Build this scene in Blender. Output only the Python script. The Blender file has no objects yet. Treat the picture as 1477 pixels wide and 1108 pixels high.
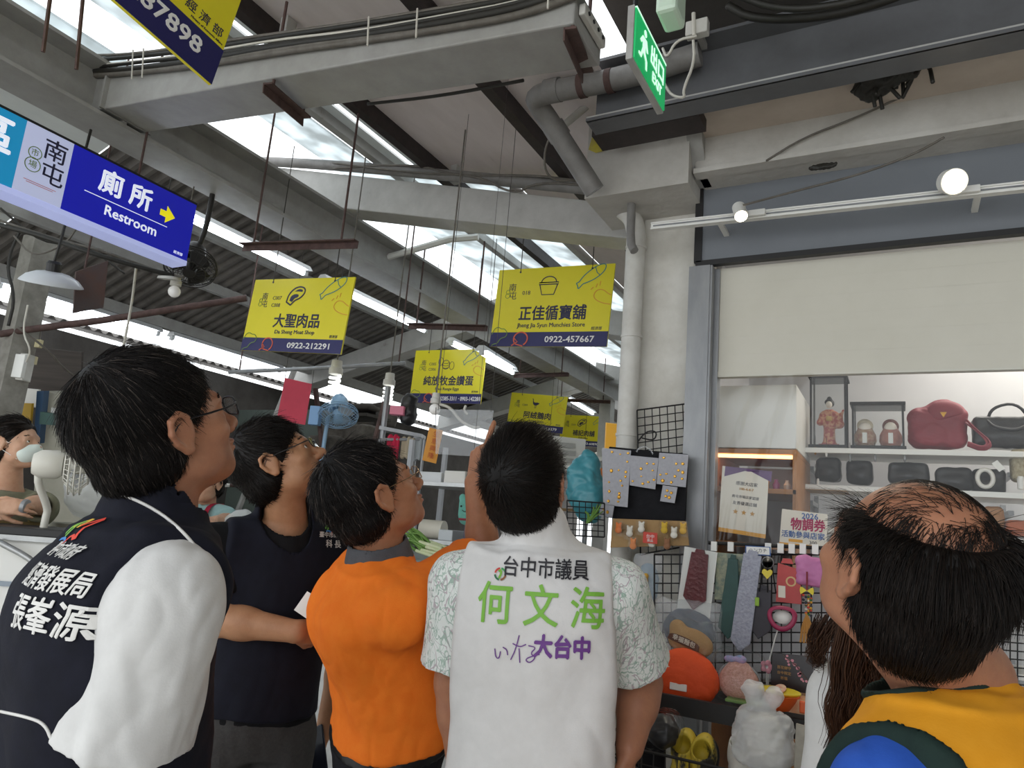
import bpy, bmesh, math, random
import numpy as np
from mathutils import Vector, Matrix, noise as mnoise
from mathutils.bvhtree import BVHTree

# ------------------------------------------------------------------ camera, world, exposure
SC = bpy.context.scene
COL = SC.collection
FW, FH, FPX = 1477.0, 1108.0, 1030.0
CAM = np.array([0.0, 0.0, 1.5])
_yw, _pt, _rl = math.radians(29), math.radians(11.25), math.radians(4.75)
_f = np.array([-math.sin(_yw) * math.cos(_pt), math.cos(_yw) * math.cos(_pt), math.sin(_pt)])
_r0 = np.array([math.cos(_yw), math.sin(_yw), 0.0])
_u0 = np.cross(_r0, _f)
_r = math.cos(_rl) * _r0 + math.sin(_rl) * _u0
_u = -math.sin(_rl) * _r0 + math.cos(_rl) * _u0
cam_d = bpy.data.cameras.new('camera')
cam_d.sensor_width = 36.0
cam_d.lens = 36.0 * FPX / FW
cam_d.clip_end = 200
cam = bpy.data.objects.new('camera', cam_d)
COL.objects.link(cam)
_m = Matrix.Identity(4)
for i in range(3):
    _m[i][0], _m[i][1], _m[i][2], _m[i][3] = _r[i], _u[i], -_f[i], CAM[i]
cam.matrix_world = _m
SC.camera = cam
SC.view_settings.view_transform = 'Standard'
SC.view_settings.look = 'None'
SC.view_settings.gamma = 1.0
SC.view_settings.use_curve_mapping = False
SC.view_settings.exposure = 0.35
world = bpy.data.worlds.new('world')
SC.world = world
world.use_nodes = True
_bg = world.node_tree.nodes['Background']
_bg.inputs[0].default_value = (0.93, 0.97, 1.0, 1)
_bg.inputs[1].default_value = 1.7


def at(px, py, X=None, Y=None, Z=None, D=None):
    """a place in the hall seen at a spot of the photo, at a depth or on a plane"""
    d = _f + _r * (px - FW / 2) / FPX - _u * (py - FH / 2) / FPX
    if D is not None: t = D
    elif X is not None: t = (X - CAM[0]) / d[0]
    elif Y is not None: t = (Y - CAM[1]) / d[1]
    else: t = (Z - CAM[2]) / d[2]
    return CAM + d * t


def camdir(x, up, z):
    """a direction given as right / up / away for someone standing at the camera"""
    fl = np.array([-math.sin(_yw), math.cos(_yw), 0.0])
    v = _r0 * x + np.array([0, 0, 1.0]) * up + fl * z
    return v / np.linalg.norm(v)


def area_light(name, loc, size, power, color, direction, sizey=None):
    l = bpy.data.lights.new(name, 'AREA')
    l.energy = power; l.color = color
    l.shape = 'RECTANGLE'; l.size = size; l.size_y = sizey or size
    o = bpy.data.objects.new(name, l); COL.objects.link(o)
    o.location = loc
    o.rotation_euler = Vector(direction).to_track_quat('-Z', 'Y').to_euler()
    return o


def spot_light(name, loc, power, color, direction, ang=80, r=0.03):
    l = bpy.data.lights.new(name, 'SPOT')
    l.energy = power; l.color = color; l.spot_size = math.radians(ang); l.spot_blend = 0.5
    l.shadow_soft_size = r
    o = bpy.data.objects.new(name, l); COL.objects.link(o)
    o.location = loc
    o.rotation_euler = Vector(direction).to_track_quat('-Z', 'Y').to_euler()
    return o


# daylight: the bright white sky comes in through the skylights and the open market front behind the visitors
# area light added under the shop ceiling to brighten the interior, no fixture modelled
area_light('shop_fill_light', (0.9, 3.6, 2.75), 1.6, 15, (1.0, 0.95, 0.86), (0, 0, -1), 0.5)

# ------------------------------------------------------------------ helpers
def lin(c):
    c = c.lstrip('#')
    v = [int(c[i:i + 2], 16) / 255 for i in (0, 2, 4)]
    return tuple((x / 12.92 if x <= 0.04045 else ((x + 0.055) / 1.055) ** 2.4) for x in v) + (1.0,)


MATS = {}


def mat(name, c1, c2=None, rough=0.6, metal=0.0, scale=8.0, bump=0.0, bscale=40.0, stretch=(1, 1, 1), emit=0.0, alpha=1.0,
        trans=0.0, sss=0.0, contrast=(0.35, 0.65), c3=None, coat=0.0, spec=0.5, sheen=0.0, ior=None, ecol=None):
    if name in MATS: return MATS[name]
    m = bpy.data.materials.new(name); MATS[name] = m
    m.use_nodes = True
    nt = m.node_tree; N = nt.nodes; L = nt.links
    b = N['Principled BSDF']
    b.inputs['Base Color'].default_value = lin(c1)
    b.inputs['Roughness'].default_value = rough
    b.inputs['Metallic'].default_value = metal
    b.inputs['Alpha'].default_value = alpha
    b.inputs['Transmission Weight'].default_value = trans
    b.inputs['Specular IOR Level'].default_value = spec
    b.inputs['Coat Weight'].default_value = coat
    b.inputs['Sheen Weight'].default_value = sheen
    if ior: b.inputs['IOR'].default_value = ior
    if sss:
        b.inputs['Subsurface Weight'].default_value = sss
        b.inputs['Subsurface Radius'].default_value = (1.0, 0.35, 0.2)
        b.inputs['Subsurface Scale'].default_value = 0.012
    tc = N.new('ShaderNodeTexCoord'); mp = N.new('ShaderNodeMapping')
    mp.inputs['Scale'].default_value = stretch
    L.new(tc.outputs['Object'], mp.inputs['Vector'])
    if c2:
        nz = N.new('ShaderNodeTexNoise'); nz.inputs['Scale'].default_value = scale; nz.inputs['Detail'].default_value = 6
        nz.inputs['Roughness'].default_value = 0.65
        L.new(mp.outputs[0], nz.inputs['Vector'])
        cr = N.new('ShaderNodeValToRGB')
        cr.color_ramp.elements[0].position = contrast[0]; cr.color_ramp.elements[0].color = lin(c1)
        cr.color_ramp.elements[1].position = contrast[1]; cr.color_ramp.elements[1].color = lin(c2)
        if c3:
            e = cr.color_ramp.elements.new(min(0.99, contrast[1] + 0.12)); e.color = lin(c3)
        L.new(nz.outputs['Fac'], cr.inputs['Fac'])
        L.new(cr.outputs[0], b.inputs['Base Color'])
    if emit:
        b.inputs['Emission Color'].default_value = lin(ecol or c1)
        b.inputs['Emission Strength'].default_value = emit
    if bump:
        n2 = N.new('ShaderNodeTexNoise'); n2.inputs['Scale'].default_value = bscale; n2.inputs['Detail'].default_value = 4
        L.new(mp.outputs[0], n2.inputs['Vector'])
        bp = N.new('ShaderNodeBump'); bp.inputs['Strength'].default_value = bump; bp.inputs['Distance'].default_value = 0.01
        L.new(n2.outputs['Fac'], bp.inputs['Height']); L.new(bp.outputs[0], b.inputs['Normal'])
    return m


def fr(d):
    d = Vector(d).normalized()
    a = Vector((0, 0, 1)) if abs(d.z) < 0.95 else Vector((1, 0, 0))
    x = d.cross(a).normalized(); y = x.cross(d).normalized()
    return x, y, d


class MB:
    """collects simple shapes that become ONE mesh"""
    def __init__(s): s.v = []; s.f = []

    def add(s, vs, fs, M=None):
        o = len(s.v)
        for p in vs: s.v.append(tuple(M @ Vector(p)) if M is not None else tuple(p))
        for q in fs: s.f.append(tuple(o + i for i in q))
        return s

    def box(s, c, d, M=None, rz=0.0, taper=1.0):
        x, y, z = d[0] / 2, d[1] / 2, d[2] / 2
        t = taper
        vs = [(-x, -y, -z), (x, -y, -z), (x, y, -z), (-x, y, -z), (-x * t, -y * t, z), (x * t, -y * t, z), (x * t, y * t, z), (-x * t, y * t, z)]
        T = Matrix.Translation(Vector(c)) @ Matrix.Rotation(rz, 4, 'Z')
        if M is not None: T = M @ T
        return s.add(vs, [(3, 2, 1, 0), (4, 5, 6, 7), (0, 1, 5, 4), (1, 2, 6, 5), (2, 3, 7, 6), (3, 0, 4, 7)], T)

    def hexa(s, a, b):
        """a,b: two quads (4 points each) joined to a solid"""
        return s.add(list(a) + list(b), [(3, 2, 1, 0), (4, 5, 6, 7), (0, 1, 5, 4), (1, 2, 6, 5), (2, 3, 7, 6), (3, 0, 4, 7)])

    def tube(s, pts, r, n=8, cap=True, r2=None, ry=None):
        P = [Vector(p) for p in pts]
        m = len(P); o = len(s.v)
        px = None
        for i, p in enumerate(P):
            d = (P[min(i + 1, m - 1)] - P[max(i - 1, 0)])
            if d.length < 1e-9: d = Vector((0, 0, 1))
            d.normalize()
            if px is None: px, py, _ = fr(d)
            else:
                px = (px - d * px.dot(d))
                px = px.normalized() if px.length > 1e-6 else fr(d)[0]
                py = d.cross(px).normalized() * -1
            rr = r[i] if isinstance(r, (list, tuple)) else (r if r2 is None else r + (r2 - r) * i / max(1, m - 1))
            rb = rr if ry is None else ry
            for k in range(n):
                a = 2 * math.pi * k / n
                s.v.append(tuple(p + px * math.cos(a) * rr + py * math.sin(a) * rb))
        for i in range(m - 1):
            for k in range(n):
                k2 = (k + 1) % n
                s.f.append((o + i * n + k, o + i * n + k2, o + (i + 1) * n + k2, o + (i + 1) * n + k))
        if cap:
            s.f.append(tuple(o + k for k in range(n))[::-1]); s.f.append(tuple(o + (m - 1) * n + k for k in range(n)))
        return s

    def lathe(s, prof, c=(0, 0, 0), axis=(0, 0, 1), n=24, sx=1.0, sy=1.0):
        x, y, d = fr(axis)
        c = Vector(c); o = len(s.v); m = len(prof)
        for (r, z) in prof:
            for k in range(n):
                a = 2 * math.pi * k / n
                s.v.append(tuple(c + d * z + x * math.cos(a) * r * sx + y * math.sin(a) * r * sy))
        for i in range(m - 1):
            for k in range(n):
                k2 = (k + 1) % n
                s.f.append((o + i * n + k, o + i * n + k2, o + (i + 1) * n + k2, o + (i + 1) * n + k))
        if prof[0][0] > 1e-6: s.f.append(tuple(o + k for k in range(n))[::-1])
        if prof[-1][0] > 1e-6: s.f.append(tuple(o + (m - 1) * n + k for k in range(n)))
        return s

    def ball(s, c, r, n=16, M=None):
        rx, ry, rz = (r, r, r) if isinstance(r, (int, float)) else r
        vs = []; fs = []; m = n // 2
        for i in range(m + 1):
            t = math.pi * i / m
            for k in range(n):
                a = 2 * math.pi * k / n
                vs.append((rx * math.sin(t) * math.cos(a), ry * math.sin(t) * math.sin(a), rz * math.cos(t)))
        for i in range(m):
            for k in range(n):
                k2 = (k + 1) % n
                fs.append((i * n + k, (i + 1) * n + k, (i + 1) * n + k2, i * n + k2))
        T = Matrix.Translation(Vector(c))
        if M is not None: T = T @ M.to_4x4()
        return s.add(vs, fs, T)

    def prism(s, pts, th, M=None):
        """2D outline (x,y) extruded th along local z (0..th)"""
        n = len(pts)
        vs = [(x, y, 0) for x, y in pts] + [(x, y, th) for x, y in pts]
        fs = [tuple(range(n))[::-1], tuple(range(n, 2 * n))] + [(i, (i + 1) % n, n + (i + 1) % n, n + i) for i in range(n)]
        return s.add(vs, fs, M)

    def stroke(s, pts, w, M=None, th=0.0012, closed=False):
        """a flat painted line of width w on the plane z=0, th proud of it"""
        if closed: pts = list(pts) + [pts[0], pts[1]]
        P = [Vector((p[0], p[1])) for p in pts]
        vs = []; fs = []; n = len(P)
        for i, p in enumerate(P):
            d = P[min(i + 1, n - 1)] - P[max(i - 1, 0)]
            d = d.normalized() if d.length > 1e-9 else Vector((1, 0))
            q = Vector((-d.y, d.x)) * w / 2
            vs += [(p.x + q.x, p.y + q.y, th), (p.x - q.x, p.y - q.y, th), (p.x + q.x, p.y + q.y, 0), (p.x - q.x, p.y - q.y, 0)]
        for i in range(n - 1):
            a = i * 4; b = a + 4
            fs += [(a, a + 1, b + 1, b), (a + 2, a, b, b + 2), (a + 1, a + 3, b + 3, b + 1)]
        return s.add(vs, fs, M)

    def build(s, name, m, parent=None, smooth=False, bevel=0.0, sub=0, fix=True):
        me = bpy.data.meshes.new(name)
        me.from_pydata(s.v, [], s.f)
        if fix:
            bm = bmesh.new(); bm.from_mesh(me)
            bmesh.ops.recalc_face_normals(bm, faces=bm.faces)
            bm.to_mesh(me); bm.free()
        return link(name, me, m, parent, smooth, bevel, sub)


def link(name, me, m, parent=None, smooth=False, bevel=0.0, sub=0):
    o = bpy.data.objects.new(name, me)
    COL.objects.link(o)
    if m is not None: me.materials.append(m)
    if smooth:
        me.polygons.foreach_set('use_smooth', [True] * len(me.polygons))
        if smooth == 'auto':
            try: me.set_sharp_from_angle(angle=math.radians(40))
            except Exception: pass
    if bevel:
        b = o.modifiers.new('bevel', 'BEVEL'); b.width = bevel; b.segments = 2; b.limit_method = 'ANGLE'; b.angle_limit = math.radians(40)
    if sub:
        b = o.modifiers.new('sub', 'SUBSURF'); b.levels = sub; b.render_levels = sub
    if parent is not None:
        o.parent = parent
        o.matrix_parent_inverse = parent_world(parent).inverted()
    return o


def parent_world(p):
    M = p.matrix_basis.copy()
    if p.parent is not None: M = parent_world(p.parent) @ p.matrix_parent_inverse @ M
    return M


def tag(o, label, cat, group=None, kind=None):
    o['label'] = label; o['category'] = cat
    if group: o['group'] = group
    if kind: o['kind'] = kind
    return o


def thing(name, label, cat, loc=(0, 0, 0), group=None):
    o = bpy.data.objects.new(name, None); COL.objects.link(o)
    o.location = Vector(loc); o.empty_display_size = 0.1
    return tag(o, label, cat, group)


def struct(o):
    o['kind'] = 'structure'
    return o


def dup(root, offset, label=None, rz=0.0):
    """copy of a thing with its parts and sub-parts, moved by an offset"""
    r = root.copy(); COL.objects.link(r)
    r.location = root.location + Vector(offset)
    r.rotation_euler = (root.rotation_euler[0], root.rotation_euler[1], root.rotation_euler[2] + rz)
    if label: r['label'] = label
    for ch in list(root.children):
        c = ch.copy(); COL.objects.link(c); c.parent = r
        for g in list(ch.children):
            d = g.copy(); COL.objects.link(d); d.parent = c
    return r


def text_mesh(body, size, bold=0.0, align='CENTER', extrude=0.0006, spacing=1.0, sx=1.0):
    cu = bpy.data.curves.new('txt', 'FONT')
    cu.body = body; cu.size = size; cu.extrude = extrude
    cu.align_x = align; cu.align_y = 'CENTER'; cu.space_character = spacing; cu.resolution_u = 2
    ob = bpy.data.objects.new('txt', cu); COL.objects.link(ob)
    dg = bpy.context.evaluated_depsgraph_get()
    me = bpy.data.meshes.new_from_object(ob.evaluated_get(dg))
    bpy.data.objects.remove(ob); bpy.data.curves.remove(cu)
    me.materials.clear()
    if bold > .004 and len(me.vertices):
        b = bold * size * .9
        bm = bmesh.new()
        for i, (dx, dy) in enumerate(((-b, 0), (b, 0), (0, -b), (0, b), (b * .7, b * .7), (-b * .7, -b * .7))):
            c = me.copy(); c.transform(Matrix.Translation((dx, dy, i * .00015))); bm.from_mesh(c); bpy.data.meshes.remove(c)
        bm.to_mesh(me); bm.free()
    if sx != 1.0:
        me.transform(Matrix.Diagonal((sx, 1, 1, 1)))
    return me


def text(name, body, size, M, m, parent, bold=0.0, align='CENTER', spacing=1.0, sx=1.0, width=None, extrude=0.0006):
    """lettering lying on the local xy plane of M; width: stretch/squeeze to this length"""
    me = text_mesh(body, size, bold, align, extrude, spacing, sx)
    if width and len(me.vertices):
        xs = [v.co.x for v in me.vertices]; w = max(xs) - min(xs)
        if w > 1e-6: me.transform(Matrix.Diagonal((width / w, 1, 1, 1)))
    me.transform(M)
    return link(name, me, m, parent)


def plane_frame(origin, xdir, ydir):
    """matrix whose local x,y span a plane"""
    x = Vector(xdir).normalized(); y = Vector(ydir); y = (y - x * y.dot(x)).normalized(); z = x.cross(y)
    M = Matrix.Identity(4)
    for i in range(3):
        M[i][0], M[i][1], M[i][2], M[i][3] = x[i], y[i], z[i], origin[i]
    return M


def sag(a, b, drop, n=10, wob=0.0, seed=0):
    rnd = random.Random(seed)
    a, b = Vector(a), Vector(b); out = []
    for i in range(n + 1):
        t = i / n
        p = a.lerp(b, t); p.z -= drop * 4 * t * (1 - t)
        if wob and 0 < i < n: p += Vector((rnd.uniform(-wob, wob), rnd.uniform(-wob, wob), rnd.uniform(-wob, wob)))
        out.append(p)
    return out


def smoothpts(pts, it=2):
    P = [Vector(p) for p in pts]
    for _ in range(it):
        Q = [P[0]]
        for a, b in zip(P[:-1], P[1:]):
            Q += [a.lerp(b, 0.25), a.lerp(b, 0.75)]
        Q.append(P[-1]); P = Q
    return P


def arc2(cx, cy, rx, ry, a0, a1, n=16):
    return [(cx + rx * math.cos(math.radians(a0 + (a1 - a0) * i / n)), cy + ry * math.sin(math.radians(a0 + (a1 - a0) * i / n))) for i in range(n + 1)]


# ---- smooth solids from distance fields (people, plush toys, bags): one continuous surface per mesh
def unit(v):
    v = np.asarray(v, float); return v / max(1e-9, np.linalg.norm(v))


def s_cap(a, b, ra, rb):
    a = np.asarray(a, np.float32); b = np.asarray(b, np.float32); d = b - a; L2 = float(d @ d) + 1e-12
    def fn(P):
        q = P - a
        t = np.clip(q @ d / L2, 0, 1)
        return np.linalg.norm(q - t[:, None] * d, axis=1) - (ra + (rb - ra) * t)
    R = max(ra, rb)
    return fn, np.minimum(a, b) - R, np.maximum(a, b) + R


def s_flat(a, b, ra, rb, k=1.0, ax=None):
    """tapered round bar with flat ends; k flattens it along direction ax"""
    a = np.asarray(a, np.float32); b = np.asarray(b, np.float32); d = b - a; L = float(np.linalg.norm(d)); d = d / L
    axx = None if ax is None else unit(ax)
    def fn(P):
        q = P - a
        h = q @ d
        t = np.clip(h / L, 0, 1)
        w = q - h[:, None] * d
        if axx is not None:
            c = w @ axx
            w = w + (c * (1.0 / k - 1.0))[:, None] * axx
        return np.maximum(np.linalg.norm(w, axis=1) - (ra + (rb - ra) * t), np.maximum(-h, h - L))
    R = max(ra, rb) * max(1, k)
    return fn, np.minimum(a, b) - R, np.maximum(a, b) + R


def s_ell(c, r, R=None):
    c = np.asarray(c, np.float32); r = np.asarray(r, np.float32)
    Rm = np.eye(3, dtype=np.float32) if R is None else np.asarray(R, np.float32)
    def fn(P):
        q = (P - c) @ Rm
        k0 = np.linalg.norm(q / r, axis=1); k1 = np.linalg.norm(q / (r * r), axis=1)
        return k0 * (k0 - 1.0) / np.maximum(k1, 1e-6)
    m = float(r.max())
    return fn, c - m, c + m


def s_box(c, half, R=None, rad=0.01):
    c = np.asarray(c, np.float32); hf = np.asarray(half, np.float32) - rad
    Rm = np.eye(3, dtype=np.float32) if R is None else np.asarray(R, np.float32)
    def fn(P):
        q = np.abs((P - c) @ Rm) - hf
        return np.linalg.norm(np.maximum(q, 0), axis=1) + np.minimum(q.max(axis=1), 0) - rad
    m = float(np.linalg.norm(half))
    return fn, c - m, c + m


def s_plane(p, n):
    """half space on the side AWAY from n"""
    p = np.asarray(p, np.float32); n = unit(n).astype(np.float32)
    return (lambda P: (P - p) @ n), np.full(3, -1e3), np.full(3, 1e3)


def s_loft(T, zs, cx, cy, rx, ry, ex=2.0):
    """sections stacked along the local z of frame T (4x4 numpy): centre, half width, half depth at each height"""
    Ti = np.linalg.inv(T).astype(np.float32)
    zs, cx, cy, rx, ry = [np.asarray(v, float) for v in (zs, cx, cy, rx, ry)]
    zz = np.linspace(zs[0], zs[-1], 200)
    def sm(v):
        w = np.interp(zz, zs, v)
        k = np.ones(17) / 17
        return np.convolve(np.pad(w, 8, mode='edge'), k, mode='valid')
    CX, CY, RX, RY = sm(cx), sm(cy), sm(rx), sm(ry)
    def fn(P):
        q = P @ Ti[:3, :3].T + Ti[:3, 3]
        z = q[:, 2]
        x = (q[:, 0] - np.interp(z, zz, CX)); y = (q[:, 1] - np.interp(z, zz, CY))
        a = np.interp(z, zz, RX); b = np.interp(z, zz, RY)
        k = (np.abs(x / a) ** ex + np.abs(y / b) ** ex) ** (1.0 / ex)
        d = (k - 1.0) * np.minimum(a, b)
        return np.maximum(d, np.maximum(zs[0] - z, z - zs[-1]))
    cs = []
    for z in (zs[0], zs[-1]):
        for sx in (-1, 1):
            for sy in (-1, 1):
                cs.append((T @ np.array([cx.mean() + sx * (rx.max() + np.ptp(cx)), cy.mean() + sy * (ry.max() + np.ptp(cy)), z, 1]))[:3])
    cs = np.array(cs)
    return fn, cs.min(0), cs.max(0)


def fsmin(a, b, k):
    if k <= 0: return np.minimum(a, b)
    h = np.clip(0.5 + 0.5 * (b - a) / k, 0, 1)
    return b * (1 - h) + a * h - k * h * (1 - h)


def feval(ops, P):
    """field of a list of (op, prim, k) at points"""
    P = np.asarray(P, np.float32)
    F = np.full(len(P), 1.0, np.float32)
    for op, pr, k in ops:
        d = pr[0](P)
        if op == '+': F = fsmin(F, d, k)
        elif op == '-': F = -fsmin(-F, d, k)
        else: F = -fsmin(-F, -d, k)
    return F


def fmesh(ops, h):
    lo = np.min([p[1] for op, p, k in ops if op == '+'], axis=0) - 3 * h - 0.01
    hi = np.max([p[2] for op, p, k in ops if op == '+'], axis=0) + 3 * h + 0.01
    n = np.ceil((hi - lo) / h).astype(int) + 1
    F = np.full(n, 1.0, np.float32)
    ax = [(lo[i] + h * np.arange(n[i])).astype(np.float32) for i in range(3)]
    for op, pr, k in ops:
        m = 2.5 * h + k * 1.2 if op != '&' else 1e6
        i0 = np.clip(np.floor((pr[1] - m - lo) / h).astype(int), 0, n); i1 = np.clip(np.ceil((pr[2] + m - lo) / h).astype(int) + 1, 0, n)
        if (i1 <= i0).any(): continue
        sl = tuple(slice(a, b) for a, b in zip(i0, i1))
        G = np.stack(np.meshgrid(ax[0][sl[0]], ax[1][sl[1]], ax[2][sl[2]], indexing='ij'), -1).reshape(-1, 3)
        d = pr[0](G).reshape([b - a for a, b in zip(i0, i1)]).astype(np.float32)
        A = F[sl]
        if op == '+': F[sl] = fsmin(A, d, k)
        elif op == '-': F[sl] = -fsmin(-A, d, k)
        else: F[sl] = -fsmin(-A, -d, k)
    return surfnet(F, lo, h)


def surfnet(F, lo, h):
    S = F < 0
    c8 = [S[i:F.shape[0] - 1 + i, j:F.shape[1] - 1 + j, k:F.shape[2] - 1 + k] for i in (0, 1) for j in (0, 1) for k in (0, 1)]
    al = c8[0].copy(); an = c8[0].copy()
    for c in c8[1:]: al &= c; an |= c
    act = an & ~al
    idx = np.argwhere(act)
    num = np.full(act.shape, -1, np.int32); num[act] = np.arange(len(idx))
    acc = np.zeros((len(idx), 3)); cnt = np.zeros(len(idx))
    co = [(0, 0, 0), (0, 0, 1), (0, 1, 0), (0, 1, 1), (1, 0, 0), (1, 0, 1), (1, 1, 0), (1, 1, 1)]
    vals = np.stack([F[idx[:, 0] + a, idx[:, 1] + b, idx[:, 2] + c] for a, b, c in co], 1)
    for e0 in range(8):
        for e1 in range(e0 + 1, 8):
            if sum(abs(x - y) for x, y in zip(co[e0], co[e1])) != 1: continue
            a, b = vals[:, e0], vals[:, e1]
            ok = (a < 0) != (b < 0)
            t = np.where(ok, a / np.where(ok, a - b, 1), 0)
            p = np.array(co[e0]) + t[:, None] * (np.array(co[e1]) - np.array(co[e0]))
            acc += p * ok[:, None]; cnt += ok
    V = lo + h * (idx + acc / np.maximum(cnt, 1)[:, None])
    Q = []
    for axis in range(3):
        sA = [slice(None)] * 3; sB = [slice(None)] * 3
        sA[axis] = slice(0, -1); sB[axis] = slice(1, None)
        a, b = S[tuple(sA)], S[tuple(sB)]
        e = np.argwhere(a != b)
        o1, o2 = [(1, 2), (2, 0), (0, 1)][axis]
        e = e[(e[:, o1] > 0) & (e[:, o2] > 0) & (e[:, o1] < F.shape[o1] - 1) & (e[:, o2] < F.shape[o2] - 1)]
        ins = a[e[:, 0], e[:, 1], e[:, 2]]
        d1 = np.zeros(3, int); d1[o1] = 1; d2 = np.zeros(3, int); d2[o2] = 1
        g = lambda q: num[q[:, 0], q[:, 1], q[:, 2]]
        q = np.stack([g(e - d1 - d2), g(e - d2), g(e), g(e - d1)], 1)
        q[~ins] = q[~ins][:, ::-1]
        Q.append(q)
    Q = np.concatenate(Q)
    Q = Q[(Q >= 0).all(1)]
    return V, Q


def vnormals(V, Q):
    n = np.cross(V[Q[:, 2]] - V[Q[:, 0]], V[Q[:, 3]] - V[Q[:, 1]])
    N = np.zeros_like(V)
    for i in range(4): np.add.at(N, Q[:, i], n)
    return N / np.maximum(np.linalg.norm(N, axis=1), 1e-12)[:, None]


def vsmooth(V, Q, it=2, lam=0.5):
    for _ in range(it):
        A = np.zeros_like(V); c = np.zeros(len(V))
        for i in range(4):
            a, b = Q[:, i], Q[:, (i + 1) % 4]
            np.add.at(A, a, V[b]); np.add.at(A, b, V[a]); np.add.at(c, a, 1); np.add.at(c, b, 1)
        V = V + lam * (A / np.maximum(c, 1)[:, None] - V)
    return V


def fbuild(name, ops, h, m, parent=None, smooth=2, disp=None):
    V, Q = fmesh(ops, h)
    V = vsmooth(V, Q, smooth)
    if disp is not None:
        V = V + vnormals(V, Q) * disp(V)[:, None]
    return qlink(name, V, Q, m, parent)


def qlink(name, V, Q, m, parent=None):
    me = bpy.data.meshes.new(name)
    me.vertices.add(len(V)); me.vertices.foreach_set('co', np.asarray(V, np.float32).ravel())
    k = Q.shape[1]
    me.loops.add(len(Q) * k); me.loops.foreach_set('vertex_index', np.asarray(Q, np.int32).ravel())
    me.polygons.add(len(Q)); me.polygons.foreach_set('loop_start', np.arange(0, len(Q) * k, k, dtype=np.int32))
    me.update(calc_edges=True)
    return link(name, me, m, parent, smooth=True)


def wnoise(P, scale, seed=0, octv=3):
    """cheap smooth noise, many points at once, about -1..1"""
    rs = np.random.RandomState(seed)
    out = np.zeros(len(P)); amp = 1.0; tot = 0
    X = P * scale
    for o in range(octv):
        for _ in range(3):
            d = rs.normal(size=3); d /= np.linalg.norm(d)
            w = rs.normal(size=3)
            out += amp * np.sin(X @ d * 2.1 + 1.3 * np.sin(X @ w * 0.9 + rs.rand() * 6) + rs.rand() * 6)
            tot += amp
        X = X * 2.0; amp *= 0.5
    return out / tot * 1.6


def cloth(name, c1, c2=None, bump=.12, bscale=350, rough=.85, **k):
    return mat(name, c1, c2 or c1, rough=rough, scale=k.pop('scale', 30), bump=bump, bscale=bscale, sheen=k.pop('sheen', 0.0), spec=.2, **k)



def folds(seed, amp, sx=1.0, sz=.4, scale=14):
    return lambda V: (wnoise(V * np.array([sx, sx, sz]), scale, seed, 2) + .5 * np.abs(wnoise(V * np.array([sx, sx, sz * 1.4]), scale * 1.7, seed + 7, 2))) * amp



# ------------------------------------------------------------------ materials shared by the building
m_floor = mat('floor_terrazzo', '#a9a59d', '#c9c6be', rough=0.35, scale=60, contrast=(0.45, 0.55), c3='#8e8a84')
m_white_wall = mat('white_plaster', '#d6d3cb', '#c2beb4', rough=0.85, scale=5, bump=0.25, bscale=30)
m_dirty_sheet = mat('dirty_roof_sheet', '#e2dad7', '#d3cac6', rough=0.7, scale=6, stretch=(1, .35, 1), contrast=(.3, .7), c3='#a89a95', bump=.1)
m_white_sheet = mat('white_roof_sheet', '#dcdedc', '#cfd2d0', rough=0.6, scale=5, stretch=(1, .3, 1), c3='#b9b2aa')
m_steel = mat('grey_painted_steel', '#a09f9b', '#918f8b', rough=0.5, scale=9, bump=.06, bscale=90, contrast=(.35, .7), c3='#7d7771')
m_steel_lt = mat('light_grey_painted_steel', '#b7b6b2', '#a8a6a2', rough=0.5, scale=7, bump=.05, c3='#8b847c')
m_dark_steel = mat('dark_purlin_steel', '#3b3231', '#2c2625', rough=0.6, scale=20)
m_rust = mat('rusty_brown_steel', '#5b4540', '#46332f', rough=0.75, scale=25, bump=.2)
m_dark_sheet = mat('dark_corrugated_sheet', '#75706b', '#5d5955', rough=0.75, scale=5, stretch=(1, .3, 1))
m_green_wall = mat('grey_green_wall', '#515a53', '#474f4a', rough=0.7, scale=3)
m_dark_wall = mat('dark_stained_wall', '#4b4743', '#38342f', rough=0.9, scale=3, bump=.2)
m_concrete = mat('painted_concrete', '#c5c2bc', '#b2aea7', rough=0.85, scale=4, bump=.25, bscale=25, contrast=(.35, .65), c3='#98938b')
m_soffit = mat('beige_soffit', '#c9bdb1', '#bbaea1', rough=0.8, scale=4)
m_fascia = mat('blue_grey_fascia', '#787c82', '#72767c', rough=0.42, scale=2)
m_shutter = mat('beige_shutter', '#d4d0c3', '#cdc9bb', rough=0.55, scale=2)
m_black = mat('black_paint', '#1b1a1b', rough=0.5)
m_shop_wall = mat('shop_wall_pale_grey', '#c9c9cb', '#c0c0c3', rough=0.7, scale=3)
m_white_paint = mat('white_paint', '#e6e5e0', rough=0.5)
m_galv = mat('galvanised_post', '#98999a', '#85878a', rough=0.4, metal=.35, scale=18, stretch=(1, 1, .3), contrast=(.3, .7), bump=.05)
m_pvc_white = mat('white_pvc', '#d2d0ca', '#c3c0b8', rough=0.5, scale=10, bump=.05)
m_pvc_grey = mat('grey_pvc', '#83817e', '#73706d', rough=0.5, scale=12)
m_cable_blk = mat('black_cable', '#26241f', rough=0.55)
m_cable_gry = mat('grey_cable', '#6f6a63', '#5d5850', rough=0.6, scale=20)
m_cable_wht = mat('white_cable', '#cdc9be', rough=0.5)
m_wood = mat('plywood_edge', '#a98a63', '#93764f', rough=0.6, scale=12, stretch=(.2, 1, 1))


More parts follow.
